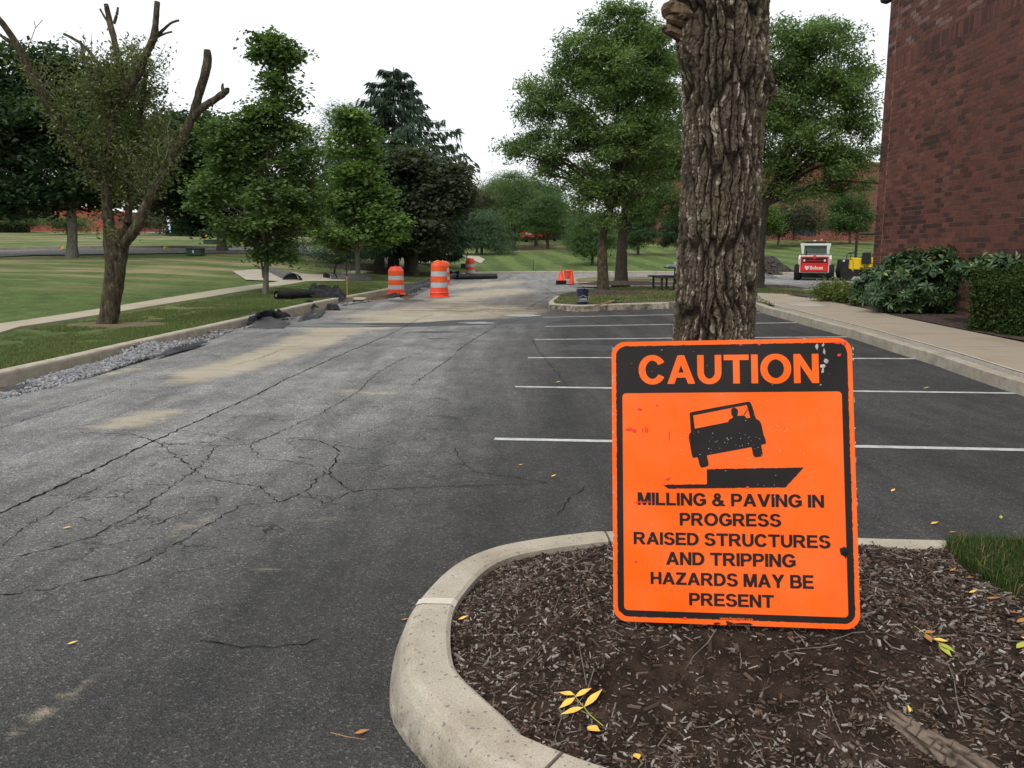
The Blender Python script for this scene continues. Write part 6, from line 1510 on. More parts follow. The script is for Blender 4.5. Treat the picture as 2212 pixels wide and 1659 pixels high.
# rubble heap
def rubble(cx, cy, Y0, rx, ry, h, n, label, mat_d, name, size=.12):
    p = G(cx, cy); p.z = az_(p.x, p.y); root = empty(name, p, label=label, cat='rubble pile'); N = 34; V = []; Fc = []
    for j in range(N):
        for i in range(N):
            u, v = i/(N-1)*2-1, j/(N-1)*2-1; r = math.hypot(u, v); hh = h*max(0, 1-r**1.3)*(1+.35*(float(fbm(u*2.5+cx, v*2.5, 0, 4, 9))-.5)*2)+(float(fbm(u*9, v*9, 0, 3, 10))-.5)*.14*h
            V.append((u*rx, v*ry, hh if r < 1 else -.05))
    for j in range(N-1):
        for i in range(N-1): Fc.append((j*N+i, j*N+i+1, (j+1)*N+i+1, (j+1)*N+i))
    mb = MB(); mb.add(V, Fc); mb.build('heap', mat_d, root, smooth=False)
    mb = MB(); rr = random.Random(int(cx))
    for k in range(n):
        a = rr.uniform(0, 6.28); q = rr.uniform(.1, 1.06)**.6; x, y = math.cos(a)*q*rx, math.sin(a)*q*ry; z = h*max(0, 1-q**1.3)*.95; s = size*rr.uniform(.4, 1.5)
        mb.box(-s, s, -s*.7, s*.7, -s*.4, s*.4, M=Matrix.Translation((x, y, z)) @ Matrix.Rotation(rr.uniform(0, 6), 4, 'Z') @ Matrix.Rotation(rr.uniform(-.8, .8), 4, 'X'), tx=.8, ty=.7)
    mb.build('chunks', mat_d, root, kind='stuff')
MAT['millings'] = M('asphalt_rubble', [(.025, .02, .018), (.06, .05, .045), (.11, .095, .085)], 9, 6, .95, .1, bmp=1., bs=30, bd=.05, obj=False)
MAT['millings2'] = M('grey_stone_heap', [(.12, .12, .12), (.22, .22, .225)], 9, 6, .95, .1, bmp=1., bs=40, bd=.04, obj=False)
rubble(1642, 592, 0, 2.2, 1.4, 1.15, 260, 'dark heap of broken asphalt behind the big trunk', MAT['millings'], 'asphalt_rubble')
rubble(1636, 601, 0, 1.2, .7, .32, 60, 'low grey stone heap in front of the asphalt rubble', MAT['millings2'], 'gravel_pile', .05)

# far vehicles
def car(px, py, Y, mat, label, L=4.4, rz=0., truck=False):
    p = on(px, py, Y); root = empty('parked_car', p, rz=rz, label=label, cat='car'); mb = MB()
    prof = [(-L/2, .35), (-L/2, .72), (-L/2+.15, .85), (-L*.28, .95), (-L*.14, 1.36), (L*.14, 1.42), (L*.32, 1.0), (L/2-.1, .82), (L/2, .6), (L/2, .32)]
    n = len(prof); V = [(x, -.85, z) for x, z in prof]+[(x, .85, z) for x, z in prof]
    mb.add(V, [tuple(range(n)), tuple(range(n, 2*n))[::-1]]+[(i, n+i, n+(i+1) % n, (i+1) % n) for i in range(n)]); mb.build('body', MAT[mat], root)
    for s in (-.856, .856):
        mb = MB(); mb.add([(-L*.24, s, .98), (-L*.12, s, 1.3), (L*.12, s, 1.34), (L*.26, s, 1.0)], [(0, 1, 2, 3)]); mb.build('side_window', MAT['glass_dark'], root)
        for x in (-L*.31, L*.31):
            mb = MB(); mb.lathe([(.05, -.1), (.3, -.1), (.32, 0), (.3, .1), (.05, .1)], 18, Matrix.Translation((x, s*.93, .32)) @ Matrix.Rotation(math.pi/2, 4, 'X')); w = mb.build('wheel', MAT['rubber'], root, smooth=True)
            mb = MB(); mb.lathe([(.02, -.11), (.2, -.11), (.2, .11), (.02, .11)], 12, Matrix.Translation((x, s*.93, .32)) @ Matrix.Rotation(math.pi/2, 4, 'X')); mb.build('rim', MAT['galv'], w)
car(402, 511, 92, 'white', 'white car parked far left beyond the road under a pine')
def on_t(px, Y): return on(px, 0, Y)
p = on_t(1141, 93); root = empty('pickup_truck', p, rz=R(4), label='red truck at the top of the far lawn behind the pines', cat='truck'); k = 1.
mb = MB(); mb.box(-.7, .95, -.9, .9, .5, 1.25, .08); mb.build('body', MAT['red'], root); mb = MB(); mb.box(.95, 2.6, -.85, .85, .5, 1.75, .12, tx=.85); mb.build('cab', MAT['red'], root)
mb = MB(); mb.box(-.3, .35, -.91, -.9, .75, 1.0); mb.build('side_panel', MAT['letter_white'], root); mb = MB(); mb.box(1.2, 2.2, -.87, -.85, 1.25, 1.65); mb.build('side_window', MAT['glass_dark'], root)
for x in (-.2, 2.1): wheel(root, x, -.7, .38, .38, .3); 
mb = MB(); mb.box(-1., 4.5, -.2, 1.6, 1.85, 2.05); mb.box(-.9, -.8, 0, .1, 0, 1.85); mb.box(4.3, 4.4, 0, .1, 0, 1.85)
p = on_t(1214, 94); root = empty('box_truck', p, label='white truck cab with dark grille on the crest of the far lawn', cat='truck')
mb = MB(); mb.box(-.95, .95, -.9, .9, .9, 1.95, .25, tx=.7, ty=.8); mb.build('cab', MAT['white'], root); mb = MB(); mb.box(-1., 1.4, -.8, .8, .35, .9, .05); mb.build('chassis', MAT['metal_black'], root)
mb = MB(); mb.box(.1, .6, -.93, -.9, 1.3, 1.6); mb.build('side_window', MAT['glass_dark'], root)
for x in (-.6, 1.): wheel(root, x, -.7, .36, .36, .28)
# clipped hedge in front of the left hall
def hedge_box(name, P0, ux, uy, L, Dp, H, label, n, lsize, cA, cB, cat='hedge', seed=0, rise=0.):
    """box hedge: twiggy core plus leaves over its faces. P0 corner, ux length dir, uy depth dir"""
    rs = np.random.RandomState(seed); root = empty(name, P0, label=label, cat=cat); mb = MB()
    c = [ux*.12+uy*.12, ux*(L-.12)+uy*.12, ux*(L-.12)+uy*(Dp-.12), ux*.12+uy*(Dp-.12)]; c2 = [q+Vector((0, 0, H-.14+(rise if i > 1 else 0))) for i, q in enumerate(c)]
    mb.add(c+c2, [(0, 1, 5, 4), (1, 2, 6, 5), (2, 3, 7, 6), (3, 0, 4, 7), (4, 5, 6, 7)]); mb.build('twigs', MAT['trunk_hedge'], root)
    m = n; face = rs.choice(3, m, p=[.5, .28, .22]); a, b = rs.uniform(0, 1, m), rs.uniform(0, 1, m); C = np.zeros((m, 3)); j = rs.normal(0, .035, m)-.04
    lum = fbm(a*L*2, b*3, face*7., 3, seed)
    for f, (o, e1_, e2_, nn) in enumerate((((0, 0, 0), ux*L, Vector((0, 0, H)), -uy), (Vector((0, 0, H)), ux*L, uy*Dp+Vector((0, 0, rise)), Vector((0, 0, 1))), ((0, 0, 0), uy*Dp, Vector((0, 0, H+rise*.5)), -ux))):
        k = face == f; C[k] = np.array(o)+a[k, None]*np.array(e1_)+b[k, None]*np.array(e2_)+(j[k]+(lum[k]-.5)*.22)[:, None]*np.array(nn)
    zc = C[:, 2]; edge_ = np.clip((zc-(H-.15))/.15, 0, 1)
    link('foliage', leafmesh('foliage', C, lsize, 3, (.06, .06, .06), cA, cB, .1, .6, seed=seed, colvar=.35), MAT['leaf'], root); return root
p = on(-60, 516, 83); hedge_box('hedge', p, Vector((1, 0, 0)), Vector((0, 1, 0)), at(53, 500, 83).x-at(-60, 500, 83).x, 1.5, .85, 'low clipped dark hedge far away at the left edge', 2500, .16, (.02, .035, .015), (.035, .055, .02), seed=3)
# ================================================================== shrubs by the brick wall
def whorl_bush(label, base, Y, blobs, nc, cA, cB, L=.13, per=9, seed=0, name='rhododendron'):
    """leaves in rosettes at the shoot tips"""
    rs = np.random.RandomState(seed); p0 = G(base[0], base[1], KH); p0.z = float(lot(p0.x, p0.y))+KH
    root = empty(name, p0, label=label, cat='shrub'); o = np.array(p0); C = clusters(blobs, nc, seed, .75, .75, Y, 16., 5)
    C = C[C[:, 2] > p0.z+.08]; cen = C.mean(0); n = len(C)
    out = C-cen; out[:, 2] += .25; out /= np.linalg.norm(out, axis=1)[:, None]
    ax_ = out+rs.normal(0, .35, (n, 3)); ax_[:, 2] += .35; ax_ /= np.linalg.norm(ax_, axis=1)[:, None]
    t = np.cross(ax_, [0.3, .5, .8]); t /= np.linalg.norm(t, axis=1)[:, None]; b = np.cross(ax_, t)
    V = []; cols = []
    for k in range(per):
        an = 2*math.pi*k/per+rs.uniform(-.3, .3, n); el = rs.uniform(-.35, .5, n)
        d = (t*np.cos(an)[:, None]+b*np.sin(an)[:, None])*np.cos(el)[:, None]+ax_*np.sin(el)[:, None]; s = np.cross(d, ax_); s /= np.linalg.norm(s, axis=1)[:, None]; u = np.cross(s, d)
        Lk = (L*rs.uniform(.65, 1.15, n))[:, None]; w = Lk*.17; base_ = C+d*Lk*.08
        for q in (base_, base_+d*Lk*.45-s*w+u*w*.4, base_+d*Lk*.45+u*w*0, base_+d*Lk*.45+s*w+u*w*.4, base_+d*Lk*.8-s*w*.75-ax_*Lk*.05+u*w*.3, base_+d*Lk*.8+s*w*.75-ax_*Lk*.05+u*w*.3, base_+d*Lk-ax_*Lk*.12): V.append(q)
        m = rs.uniform(0, 1, (n, 1)); c = np.array(cA)*(1-m)+np.array(cB)*m; yl = rs.uniform(0, 1, (n, 1)) < .015; c = np.where(yl, np.array([[.35, .36, .06]]), c); cols += [c]*7
    V = np.stack(V, 1).reshape(-1, 3)-o; cols = np.stack(cols, 1).reshape(-1, 3); m = np.arange(n*per)[:, None]*7
    Fc = np.concatenate([m+np.array(f) for f in ((0, 2, 1), (0, 3, 2), (1, 2, 4), (2, 3, 5), (4, 2, 6), (2, 5, 6))])
    link('foliage', npmesh('foliage', V, Fc, False, cols), MAT['gloss_leaf'], root)
    mb = MB(); rr = random.Random(seed)
    for i in rs.choice(n, min(n, 46), replace=False):
        c = Vector(C[i]-o); mb.tube(catmull([(rr.uniform(-.25, .25), rr.uniform(-.15, .15), -.05), c*.5+Vector((0, 0, -.1)), c], 3), [.02, .018, .014, .01, .008, .006, .005], 5, cap=False)
    mb.build('stems', MAT['bark_grey'], root); return root
MAT['gloss_leaf'] = M_attr('glossy_leaf', .38, .45, .12)
RA, RB = (.02, .048, .018), (.068, .125, .042)
whorl_bush('large rhododendron with long glossy leaves under the brick wall', (1990, 672), 16.6, [(1985, 600, 70, 52), (2035, 578, 56, 38), (2075, 566, 34, 20), (1940, 628, 50, 42), (2005, 640, 60, 34), (1960, 655, 40, 20), (1950, 575, 30, 24)], 1750, RA, RB, .15, 9, 1)
whorl_bush('lower rhododendron at the left of the large one, near the brick corner', (1895, 655), 18.3, [(1895, 612, 34, 38), (1925, 625, 40, 36), (1870, 638, 22, 20), (1915, 648, 34, 16)], 620, RA, RB, .16, 9, 2)
whorl_bush('small rhododendron top showing behind the clipped hedge at the right', (2150, 700), 14.3, [(2150, 572, 60, 17), (2130, 590, 60, 22), (2175, 586, 40, 18)], 330, RA, RB, .16, 9, 3)
def low_shrub(label, base, Y, blobs, n, seed, cA=(.05, .08, .022), cB=(.19, .23, .06), ls=.075):
    p0 = G(base[0], base[1], KH); root = empty('azalea', p0, label=label, cat='shrub', group='low round shrubs by the path'); C = clusters(blobs, n, seed, .6, 1., Y)
    C = C[C[:, 2] > p0.z+.02]; link('foliage', leafmesh('foliage', C-np.array(p0), ls, 14, (.16, .16, .12), cA, cB, .5, .5, seed=seed), MAT['leaf'], root)
    mb = MB(); rr = random.Random(seed)
    for i in range(26): c = Vector(C[rr.randrange(len(C))])-p0; mb.tube([(rr.uniform(-.1, .1), rr.uniform(-.1, .1), -.03), c*.55, c], [.012, .008, .004], 4, cap=False)
    mb.build('stems', MAT['bark_grey'], root)
low_shrub('low olive-green shrub with ragged top where the path meets the planting bed', (1805, 651), 20.3, [(1802, 632, 34, 20), (1826, 637, 26, 18)], 330, 11)
low_shrub('low olive-green shrub between the ragged one and the rhododendron', (1850, 655), 19.6, [(1850, 632, 36, 22), (1868, 636, 24, 20), (1846, 646, 30, 10)], 380, 12)
# clipped hedge
hp = G(2076, 712, KH+.02); hq = Vector((hp.x, hp.y, 0)); hux = (Vector((at(2212, 700, 12.4).x, 12.4, 0))-hq).normalized(); huy = Vector((-hux.y, hux.x, 0))
if huy.y < 0: huy = -huy
hedge_box('clipped_hedge', hp+huy*.15+Vector((0, 0, -.02)), hux, huy, 4.2, 1.25, .8, 'dense clipped dark green hedge at the right edge beside the path', 17000, .05, (.018, .034, .011), (.07, .11, .026), seed=5, rise=.36)

# ================================================================== trees
# the pruned tree
PY = 15.3; zb_ = on(232, 703, PY)
root = empty('pruned_tree', zb_, label='heavily pruned tree with cut limbs and sparse sprouts on the left verge', cat='tree'); o = Vector(zb_)
def zz_(x, y): return (x*.7837*.5486, y*.7837*.5486)       # from the enlarged view
def limbp(name, L, rads, parent, dy=None, n=12):
    P = [at(*zz_(x, y), PY+(dy[i] if dy else 0)) for i, (x, y) in enumerate(L)]; P = catmull(P, 5); r = np.interp(np.linspace(0, 1, len(P)), np.linspace(0, 1, len(rads)), rads)
    V = []; m = MB(); m.tube([p-o for p in P], list(r), n, rough=.0); a = np.array(m.v); ao = a+np.array(o)
    d = (fbm(ao[:, 0]*14, ao[:, 1]*14, ao[:, 2]*5, 4, 50)-.5)*.05+(fbm(ao[:, 0]*40, ao[:, 1]*40, ao[:, 2]*20, 2, 51)-.5)*.02
    cen = np.repeat(np.array([p-o for p in P]), n, 0); dr = a-cen; dr /= np.linalg.norm(dr, axis=1)[:, None]+1e-9
    m.v = [tuple(q) for q in a+dr*(d*np.clip(np.repeat(r, n)/.1, .3, 1))[:, None]]; m.build(name, MAT['bark_moss'], parent, smooth=True); return P
MAT['bark_moss'] = M('mossy_bark', [(.026, .021, .016), (.066, .054, .04), (.1, .085, .045), (.19, .17, .145)], 9, 9, .95, .1, bmp=1., bs=30, bd=.04, sc=(2.2, 2.2, .8), obj=False, lo=.3, hi=.72)
px2m = PY/F/ .99
def w(z): return z*.43*px2m/2*.86      # enlarged-view width to radius
nodes = []
nodes += limbp('trunk', [(528, 1660), (545, 1600), (560, 1500), (575, 1400), (583, 1300), (585, 1220), (580, 1150)], [w(125), w(108), w(108), w(112), w(118), w(135), w(120)], root, n=22)
for name_, L, rd, dy in [
  ('limb', [(560, 1240), (545, 1100), (535, 950), (545, 800), (555, 640), (575, 540)], [w(80), w(62), w(52), w(50), w(46), w(44)], [0, 0, -.1, -.15, -.2, -.2]),
  ('limb', [(575, 560), (620, 480), (690, 380), (735, 270), (775, 180), (783, 90), (790, 8)], [w(46), w(48), w(44), w(40), w(36), w(30), w(26)], [-.2, -.3, -.4, -.5, -.55, -.6, -.6]),
  ('limb', [(780, 185), (820, 150), (860, 115), (900, 102)], [w(20), w(16), w(12), w(11)], [-.5, -.5, -.6, -.6]), ('limb', [(790, 185), (830, 168), (862, 160)], [w(14), w(11), w(9)], [-.5, -.5, -.6]),
  ('limb', [(605, 460), (600, 330), (575, 210), (552, 110), (533, 20)], [w(44), w(40), w(34), w(32), w(24)], [-.1, .1, .2, .3, .3]), ('limb', [(555, 120), (525, 85), (503, 45)], [w(16), w(13), w(11)], [.3, .3, .3]), ('limb', [(572, 120), (585, 80), (593, 38)], [w(18), w(15), w(12)], [.3, .3, .35]),
  ('limb', [(600, 1240), (640, 1120), (650, 980), (660, 850), (690, 680), (720, 480), (735, 360)], [w(60), w(44), w(36), w(34), w(30), w(26), w(22)], [.1, .2, .3, .4, .5, .6, .6]),
  ('limb', [(620, 1230), (680, 1150), (740, 1020), (800, 900), (880, 770), (930, 670), (975, 560), (1010, 440), (1040, 330), (1042, 250)], [w(56), w(58), w(56), w(54), w(52), w(48), w(44), w(46), w(50), w(34)], [-.1, -.2, -.2, -.2, -.2, -.2, -.2, -.3, -.3, -.3]),
  ('limb', [(975, 590), (1020, 540), (1080, 500), (1135, 460), (1140, 445)], [w(36), w(40), w(38), w(34), w(26)], [-.2, -.3, -.3, -.4, -.4]), ('limb', [(1125, 465), (1118, 440), (1120, 418)], [w(24), w(18), w(9)], [-.4, -.4, -.4]),
  ('limb', [(545, 950), (460, 850), (360, 700), (240, 520), (160, 370), (100, 250), (30, 140), (-40, 60)], [w(50), w(46), w(42), w(46), w(44), w(38), w(32), w(26)], [0, -.2, -.4, -.6, -.7, -.8, -.9, -1.]),
  ('limb', [(70, 230), (20, 190), (-60, 130)], [w(18), w(15), w(12)], [-.8, -.8, -.8]), ('limb', [(555, 520), (500, 430), (440, 330), (415, 250), (404, 205)], [w(30), w(24), w(18), w(15), w(12)], [-.2, -.1, 0, 0, 0]),
  ('limb', [(545, 400), (480, 300), (420, 230), (370, 195), (320, 170)], [w(22), w(20), w(18), w(16), w(14)], [0, .2, .3, .3, .3])]:
    nodes += limbp(name_, L, rd, root, dy)
rr = random.Random(9); mb = MB(); SP = []
for i in range(900):
    a = rr.choice(nodes); zx_ = a.z; q_ = proj(a.x, a.y, a.z)
    if zx_ < 2.3 or q_[1] < 150 or abs(q_[0]-225) > 150: continue
    L = rr.uniform(.25, .9); d = Vector((rr.uniform(-.8, .8), rr.uniform(-.8, .8), rr.uniform(.3, 1.))).normalized(); b = a+d*L; m = a.lerp(b, .5)+Vector((rr.uniform(-.05, .05), rr.uniform(-.05, .05), .04)); mb.tube([a-o, m-o, b-o], [.008, .006, .003], 4, cap=False); SP.append((m, b)); SP.append((a.lerp(b, .3), a.lerp(b, .75)))
for L in ([(130, 255), (160, 190), (178, 140), (215, 100)], [(178, 140), (172, 105)], [(830, 800), (850, 720), (840, 650), (860, 590)], [(850, 720), (880, 660), (915, 640)], [(800, 790), (790, 740), (830, 690)]):
    mb.tube([at(*zz_(*q), PY-.8)-o for q in L], .006, 4, cap=False)
mb.build('twigs', MAT['bark_grey'], root)
sel = [s for s in SP if 600 > proj(s[1].x, s[1].y, s[1].z)[0] and proj(s[1].x, s[1].y, s[1].z)[1] > 92]
C = clusters([(250, 250, 95, 120), (180, 240, 70, 90), (255, 380, 90, 70), (310, 270, 60, 100), (215, 330, 90, 80), (150, 200, 45, 60), (225, 505, 26, 16)], 260, 17, .3, 1., PY, 14., 5); C2 = np.array([tuple(s[1]) for s in sel]+[tuple(s[0]) for s in sel]+[tuple(at(210, 497, PY-.3)), tuple(at(205, 478, PY-.3)), tuple(at(250, 500, PY-.4))]*4)
C = np.concatenate([C+np.array([0, .4, 0]), C2])
link('sprouts', leafmesh('sprouts', C-np.array(o), .08, 12, (.2, .2, .2), (.05, .06, .028), (.18, .19, .08), .2, .42, .3, 4, colvar=.35), MAT['leaf'], root)

DK, DK2 = (.022, .042, .024), (.06, .095, .045)
MD, MD2 = (.04, .08, .03), (.11, .18, .065)
YG, YG2 = (.05, .09, .025), (.14, .2, .055)
# left background
tree('oak_tree', 'big dark shade tree with grey trunk on the lawn, leftmost and closest to the road', (155, 556), (140, 120), 40, [(60, 230, 150, 110), (-60, 260, 130, 120), (170, 300, 130, 110), (40, 370, 170, 80), (230, 400, 90, 60), (-120, 400, 130, 70), (230, 230, 80, 80), (130, 140, 50, 34), (150, 420, 110, 40)], .27, 1100, 48, .28, DK, DK2, 'bark_grey', seed=1, fork=.28, spread=(.95, .95, .5), nlimb=40)
tree('oak_tree', 'dark tree with forked grey trunk beside the green transformer cabinet', (481, 546), (470, 260), 48, [(400, 330, 100, 90), (470, 400, 110, 80), (360, 430, 80, 60), (400, 270, 50, 40), (520, 340, 70, 80), (450, 470, 90, 28), (560, 440, 60, 60), (340, 350, 60, 80)], .3, 800, 46, .28, DK, (.045, .08, .036), 'bark_grey', seed=2, fork=.25, spread=(1.1, 1.1, .6))
tree('pine_tree', 'small dark pine above the white parked car', (418, 520), (418, 478), 84, [(415, 494, 44, 10), (418, 484, 30, 8)], .25, 60, 60, .22, (.012, .035, .018), (.03, .07, .035), 'bark_dark', seed=3, spread=(1.4, 1.4, .3), nlimb=8, fork=.5)
for i, (x, y, Y, rx, ry, lab, ca, cb) in enumerate([(345, 511, 86, 34, 17, 'small grey-green vase-shaped tree right of the pruned stem far off', (.06, .065, .04), (.12, .12, .075)), (60, 512, 84, 40, 22, 'small spreading tree in front of the far left brick hall', (.05, .075, .04), (.11, .14, .07)),
     (28, 508, 86, 26, 18, 'tiny tree behind the clipped hedge at the left edge', (.03, .05, .03), (.07, .1, .05)), (146, 514, 78, 50, 18, 'feathery low tree behind the leftmost grey trunk', (.05, .09, .04), (.12, .16, .08)), (300, 514, 80, 30, 14, 'brownish small tree between the pruned tree forks', (.07, .07, .045), (.13, .12, .08))]):
    tree('small_tree', lab, (x, y), (x, y-48), Y, [(x, y-38-ry*.3, rx, ry), (x-rx*.4, y-34, rx*.6, ry*.7), (x+rx*.4, y-34, rx*.6, ry*.7)], .13, 90, 40, .15, ca, cb, 'bark_grey', seed=30+i, spread=(.9, .9, .4), nlimb=14, fork=.3)
tree('dark_tree', 'tall dark tree crown showing left behind the young maple top', (690, 540), (668, 300), 78, [(668, 320, 26, 24), (680, 380, 44, 50), (655, 430, 60, 60), (700, 440, 50, 60), (620, 400, 50, 60)], .3, 240, 40, .24, DK, (.045, .07, .04), 'bark_dark', seed=5, spread=(1.3, 1.3, .8))
tree('dark_tree', 'dark tree filling the gap behind the two young maples', (600, 545), (610, 380), 66, [(600, 430, 70, 60), (560, 470, 60, 40), (650, 480, 60, 36), (520, 450, 60, 50)], .3, 240, 40, .24, (.014, .03, .018), DK2, 'bark_dark', seed=6, spread=(1.2, 1.2, .7))
# young maples on the verge
tree('maple_tree', 'young maple with a narrow spire top and twin stem, first after the pruned tree', (573, 633), (590, 78), 24.6, [(595, 118, 34, 30), (600, 90, 16, 14), (560, 104, 20, 18), (628, 126, 15, 14), (598, 150, 34, 30), (596, 180, 38, 30), (592, 215, 50, 46), (560, 250, 46, 50), (620, 262, 60, 40), (575, 320, 90, 60), (500, 330, 70, 60), (465, 290, 40, 44), (650, 340, 44, 44), (530, 410, 110, 54), (640, 420, 80, 48), (455, 420, 50, 40), (560, 480, 90, 44), (660, 475, 50, 34), (610, 525, 60, 30), (520, 500, 44, 28), (590, 548, 36, 14)], .085, 1050, 22, .13, (.045, .082, .032), (.165, .225, .08), 'bark_grey', seed=7, fork=.17, pad=15., per=7, spread=(.36, .36, .18), nlimb=60, up=.7, aspect=.85, extra=[((570, 600), (556, 520), .05)])
tree('maple_tree', 'lighter green young maple behind the upright rake', (775, 602), (762, 245), 34.5, [(750, 262, 24, 18), (778, 280, 30, 26), (760, 320, 50, 34), (765, 370, 46, 40), (800, 390, 40, 34), (735, 400, 50, 34), (790, 440, 70, 36), (720, 450, 60, 36), (840, 465, 40, 24), (770, 490, 90, 30), (700, 500, 50, 26), (835, 505, 46, 22), (770, 525, 60, 16)], .11, 620, 26, .17, (.06, .11, .036), (.2, .28, .09), 'bark_grey', seed=8, fork=.2, pad=15., per=8, spread=(.5, .5, .24), nlimb=50, up=.7, aspect=.85)
def conifer(name, label, base, top, Y, half, z0px, colA, colB, seed, r0=.2, levels=22, droop=.5, dens=1., nl=.3, width=.05, bare=None):
    """whorled branches with hanging needle sprays"""
    rs = np.random.RandomState(seed); p0 = on(base[0], base[1], Y); root = empty(name, p0, label=label, cat='tree'); o = Vector(p0); tp = at(top[0], top[1], Y); bz_ = at(base[0], z0px, Y).z
    mb = MB(); mb.tube([Vector((0, 0, -.1)), (tp-o)*.5, tp-o], [r0*1.2, r0*.7, .02], 8); mb.build('trunk', MAT['bark_dark'], root, smooth=True)
    lm = MB(); V = []; cols = []; hw = half*Y/F
    for l in range(levels):
        t = (l+.5)/levels; z = tp.z-(tp.z-bz_)*t**.95; rad = hw*min(1., (t+.02)/.45)**.85*(1.0 if t < .85 else 1-.3*(t-.85)/.15)+.2; nb = int(5+4*t); a0 = rs.uniform(0, 6)
        axp = o.lerp(tp, (z-o.z)/(tp.z-o.z))
        for k in range(nb):
            a = a0+2*math.pi*k/nb+rs.uniform(-.3, .3); Lb = rad*rs.uniform(.72, 1.12); dv = np.array([math.cos(a), math.sin(a), 0]); ss = np.linspace(0, 1, 8)
            P = np.array([axp.x, axp.y, z])+dv[None]*(Lb*ss)[:, None]; P[:, 2] += Lb*(.1*ss-.55*droop*ss**1.3+.35*droop*ss**3)+.12*ss
            lm.tube([Vector(q)-o for q in P[::2]], [.03*(1-.8*s_)+.004 for s_ in ss[::2]], 4, cap=False)
            n = int(70*dens*(.5+Lb/hw)); s_ = rs.uniform(.12, 1, n); B = np.stack([np.interp(s_, ss, P[:, i]) for i in range(3)], 1); side = np.array([-dv[1], dv[0], 0]); off_ = rs.normal(0, .16, n)*(.35+s_)*Lb*.55
            B += side[None]*off_[:, None]; B[:, 2] -= np.abs(off_)*.25
            H = rs.uniform(.5, 1.2, n)*nl; dd = np.stack([rs.normal(0, .3, n)+dv[0]*.5, rs.normal(0, .3, n)+dv[1]*.5, -rs.uniform(.25, 1.1, n)*(.4+droop)], 1); dd /= np.linalg.norm(dd, axis=1)[:, None]
            ww = np.cross(dd, rs.normal(0, 1, (n, 3))); ww /= np.linalg.norm(ww, axis=1)[:, None]; q = dd*H[:, None]; wv = ww*width
            V.append(np.stack([B-wv*.4, B+q*.4-wv, B+q, B+q*.45+wv], 1)); m = rs.uniform(0, 1, (n, 1)); cols.append(np.array(colA)*(1-m)+np.array(colB)*m)
    V = np.concatenate(V).reshape(-1, 3)-np.array(o); c = np.concatenate(cols); m = np.arange(len(c))[:, None]*4
    lm.build('limbs', MAT['bark_dark'], root); link('crown', npmesh('crown', V, np.concatenate([m+np.array([0, 1, 2]), m+np.array([0, 2, 3])]), False, np.repeat(c, 4, 0)), MAT['leaf'], root)
conifer('spruce_tree', 'tall dark spruce with drooping branches and pointed top', (850, 572), (850, 145), 45, 158, 540, (.02, .042, .028), (.055, .088, .055), 1, .28, 22, .75, 1.45, .5, .06)
conifer('spruce_tree', 'dark spruce hidden behind the copper-leaved tree, skirts hanging low', (945, 572), (930, 330), 52, 62, 556, (.012, .026, .016), (.032, .052, .03), 2, .25, 15, .8, 1.1, .5, .05)
conifer('spruce_tree', 'dark conifer skirt with thick trunk right of the lighter maple', (820, 588), (815, 330), 40, 76, 545, (.014, .03, .018), (.035, .06, .03), 3, .24, 14, .5, 1., .4, .05)
tree('blue_pine', 'bluish pine top between lighter maple and spruce', (735, 560), (745, 222), 50, [(752, 240, 26, 14), (738, 262, 30, 16), (745, 330, 50, 40), (735, 420, 60, 50)], .2, 170, 60, .2, (.03, .055, .045), (.07, .11, .085), 'bark_dark', seed=14, spread=(.9, .9, .35), aspect=.16, nlimb=22)
tree('copper_maple', 'dark copper-leaved tree in front of the spruce with straight trunk', (893, 584), (893, 320), 41, [(880, 350, 56, 34), (920, 380, 60, 50), (860, 400, 56, 50), (900, 440, 90, 50), (950, 430, 50, 60), (850, 470, 50, 40), (930, 490, 70, 36), (975, 400, 26, 36), (885, 510, 60, 24)], .22, 620, 44, .24, (.03, .046, .034), (.09, .1, .068), 'bark', seed=15, fork=.22, spread=(.68, .68, .34), nlimb=40, up=.6, aspect=.8)
# bare dark trunks in the same mulch bed
for i, (px, py, Y, r, lean, lab) in enumerate([(851, 575, 44, .22, 3, 'thick dark conifer trunk in the middle of the shared mulch bed'), (882, 581, 42.5, .17, 1, 'dark trunk touching the left of the copper tree trunk')]):
    p = on(px, py, Y); mb = MB(); mb.tube([(0, 0, -.1), (-.02, 0, .5), (lean*.03, 0, 2.6), (lean*.05, 0, 4.5)], [r*1.3, r*1.05, r*.9, r*.6], 12, rough=.1)
    rt = empty('conifer', p, label=lab, cat='tree'); mb.build('trunk', MAT['bark_dark'], rt, smooth=True)
    C = np.array([(rr.uniform(-1.6, 1.6), rr.uniform(-1.2, 1.2), rr.uniform(2.2, 4.6)) for _ in range(40)]); link('crown', leafmesh('crown', C, .3, 40, (.9, .9, .5), (.012, .026, .016), (.032, .052, .03), .1, .15, .8, 60+i), MAT['leaf'], rt)
ring(850, 579, 42.5, 4.2, 1.7, 'mulch_far', .1)
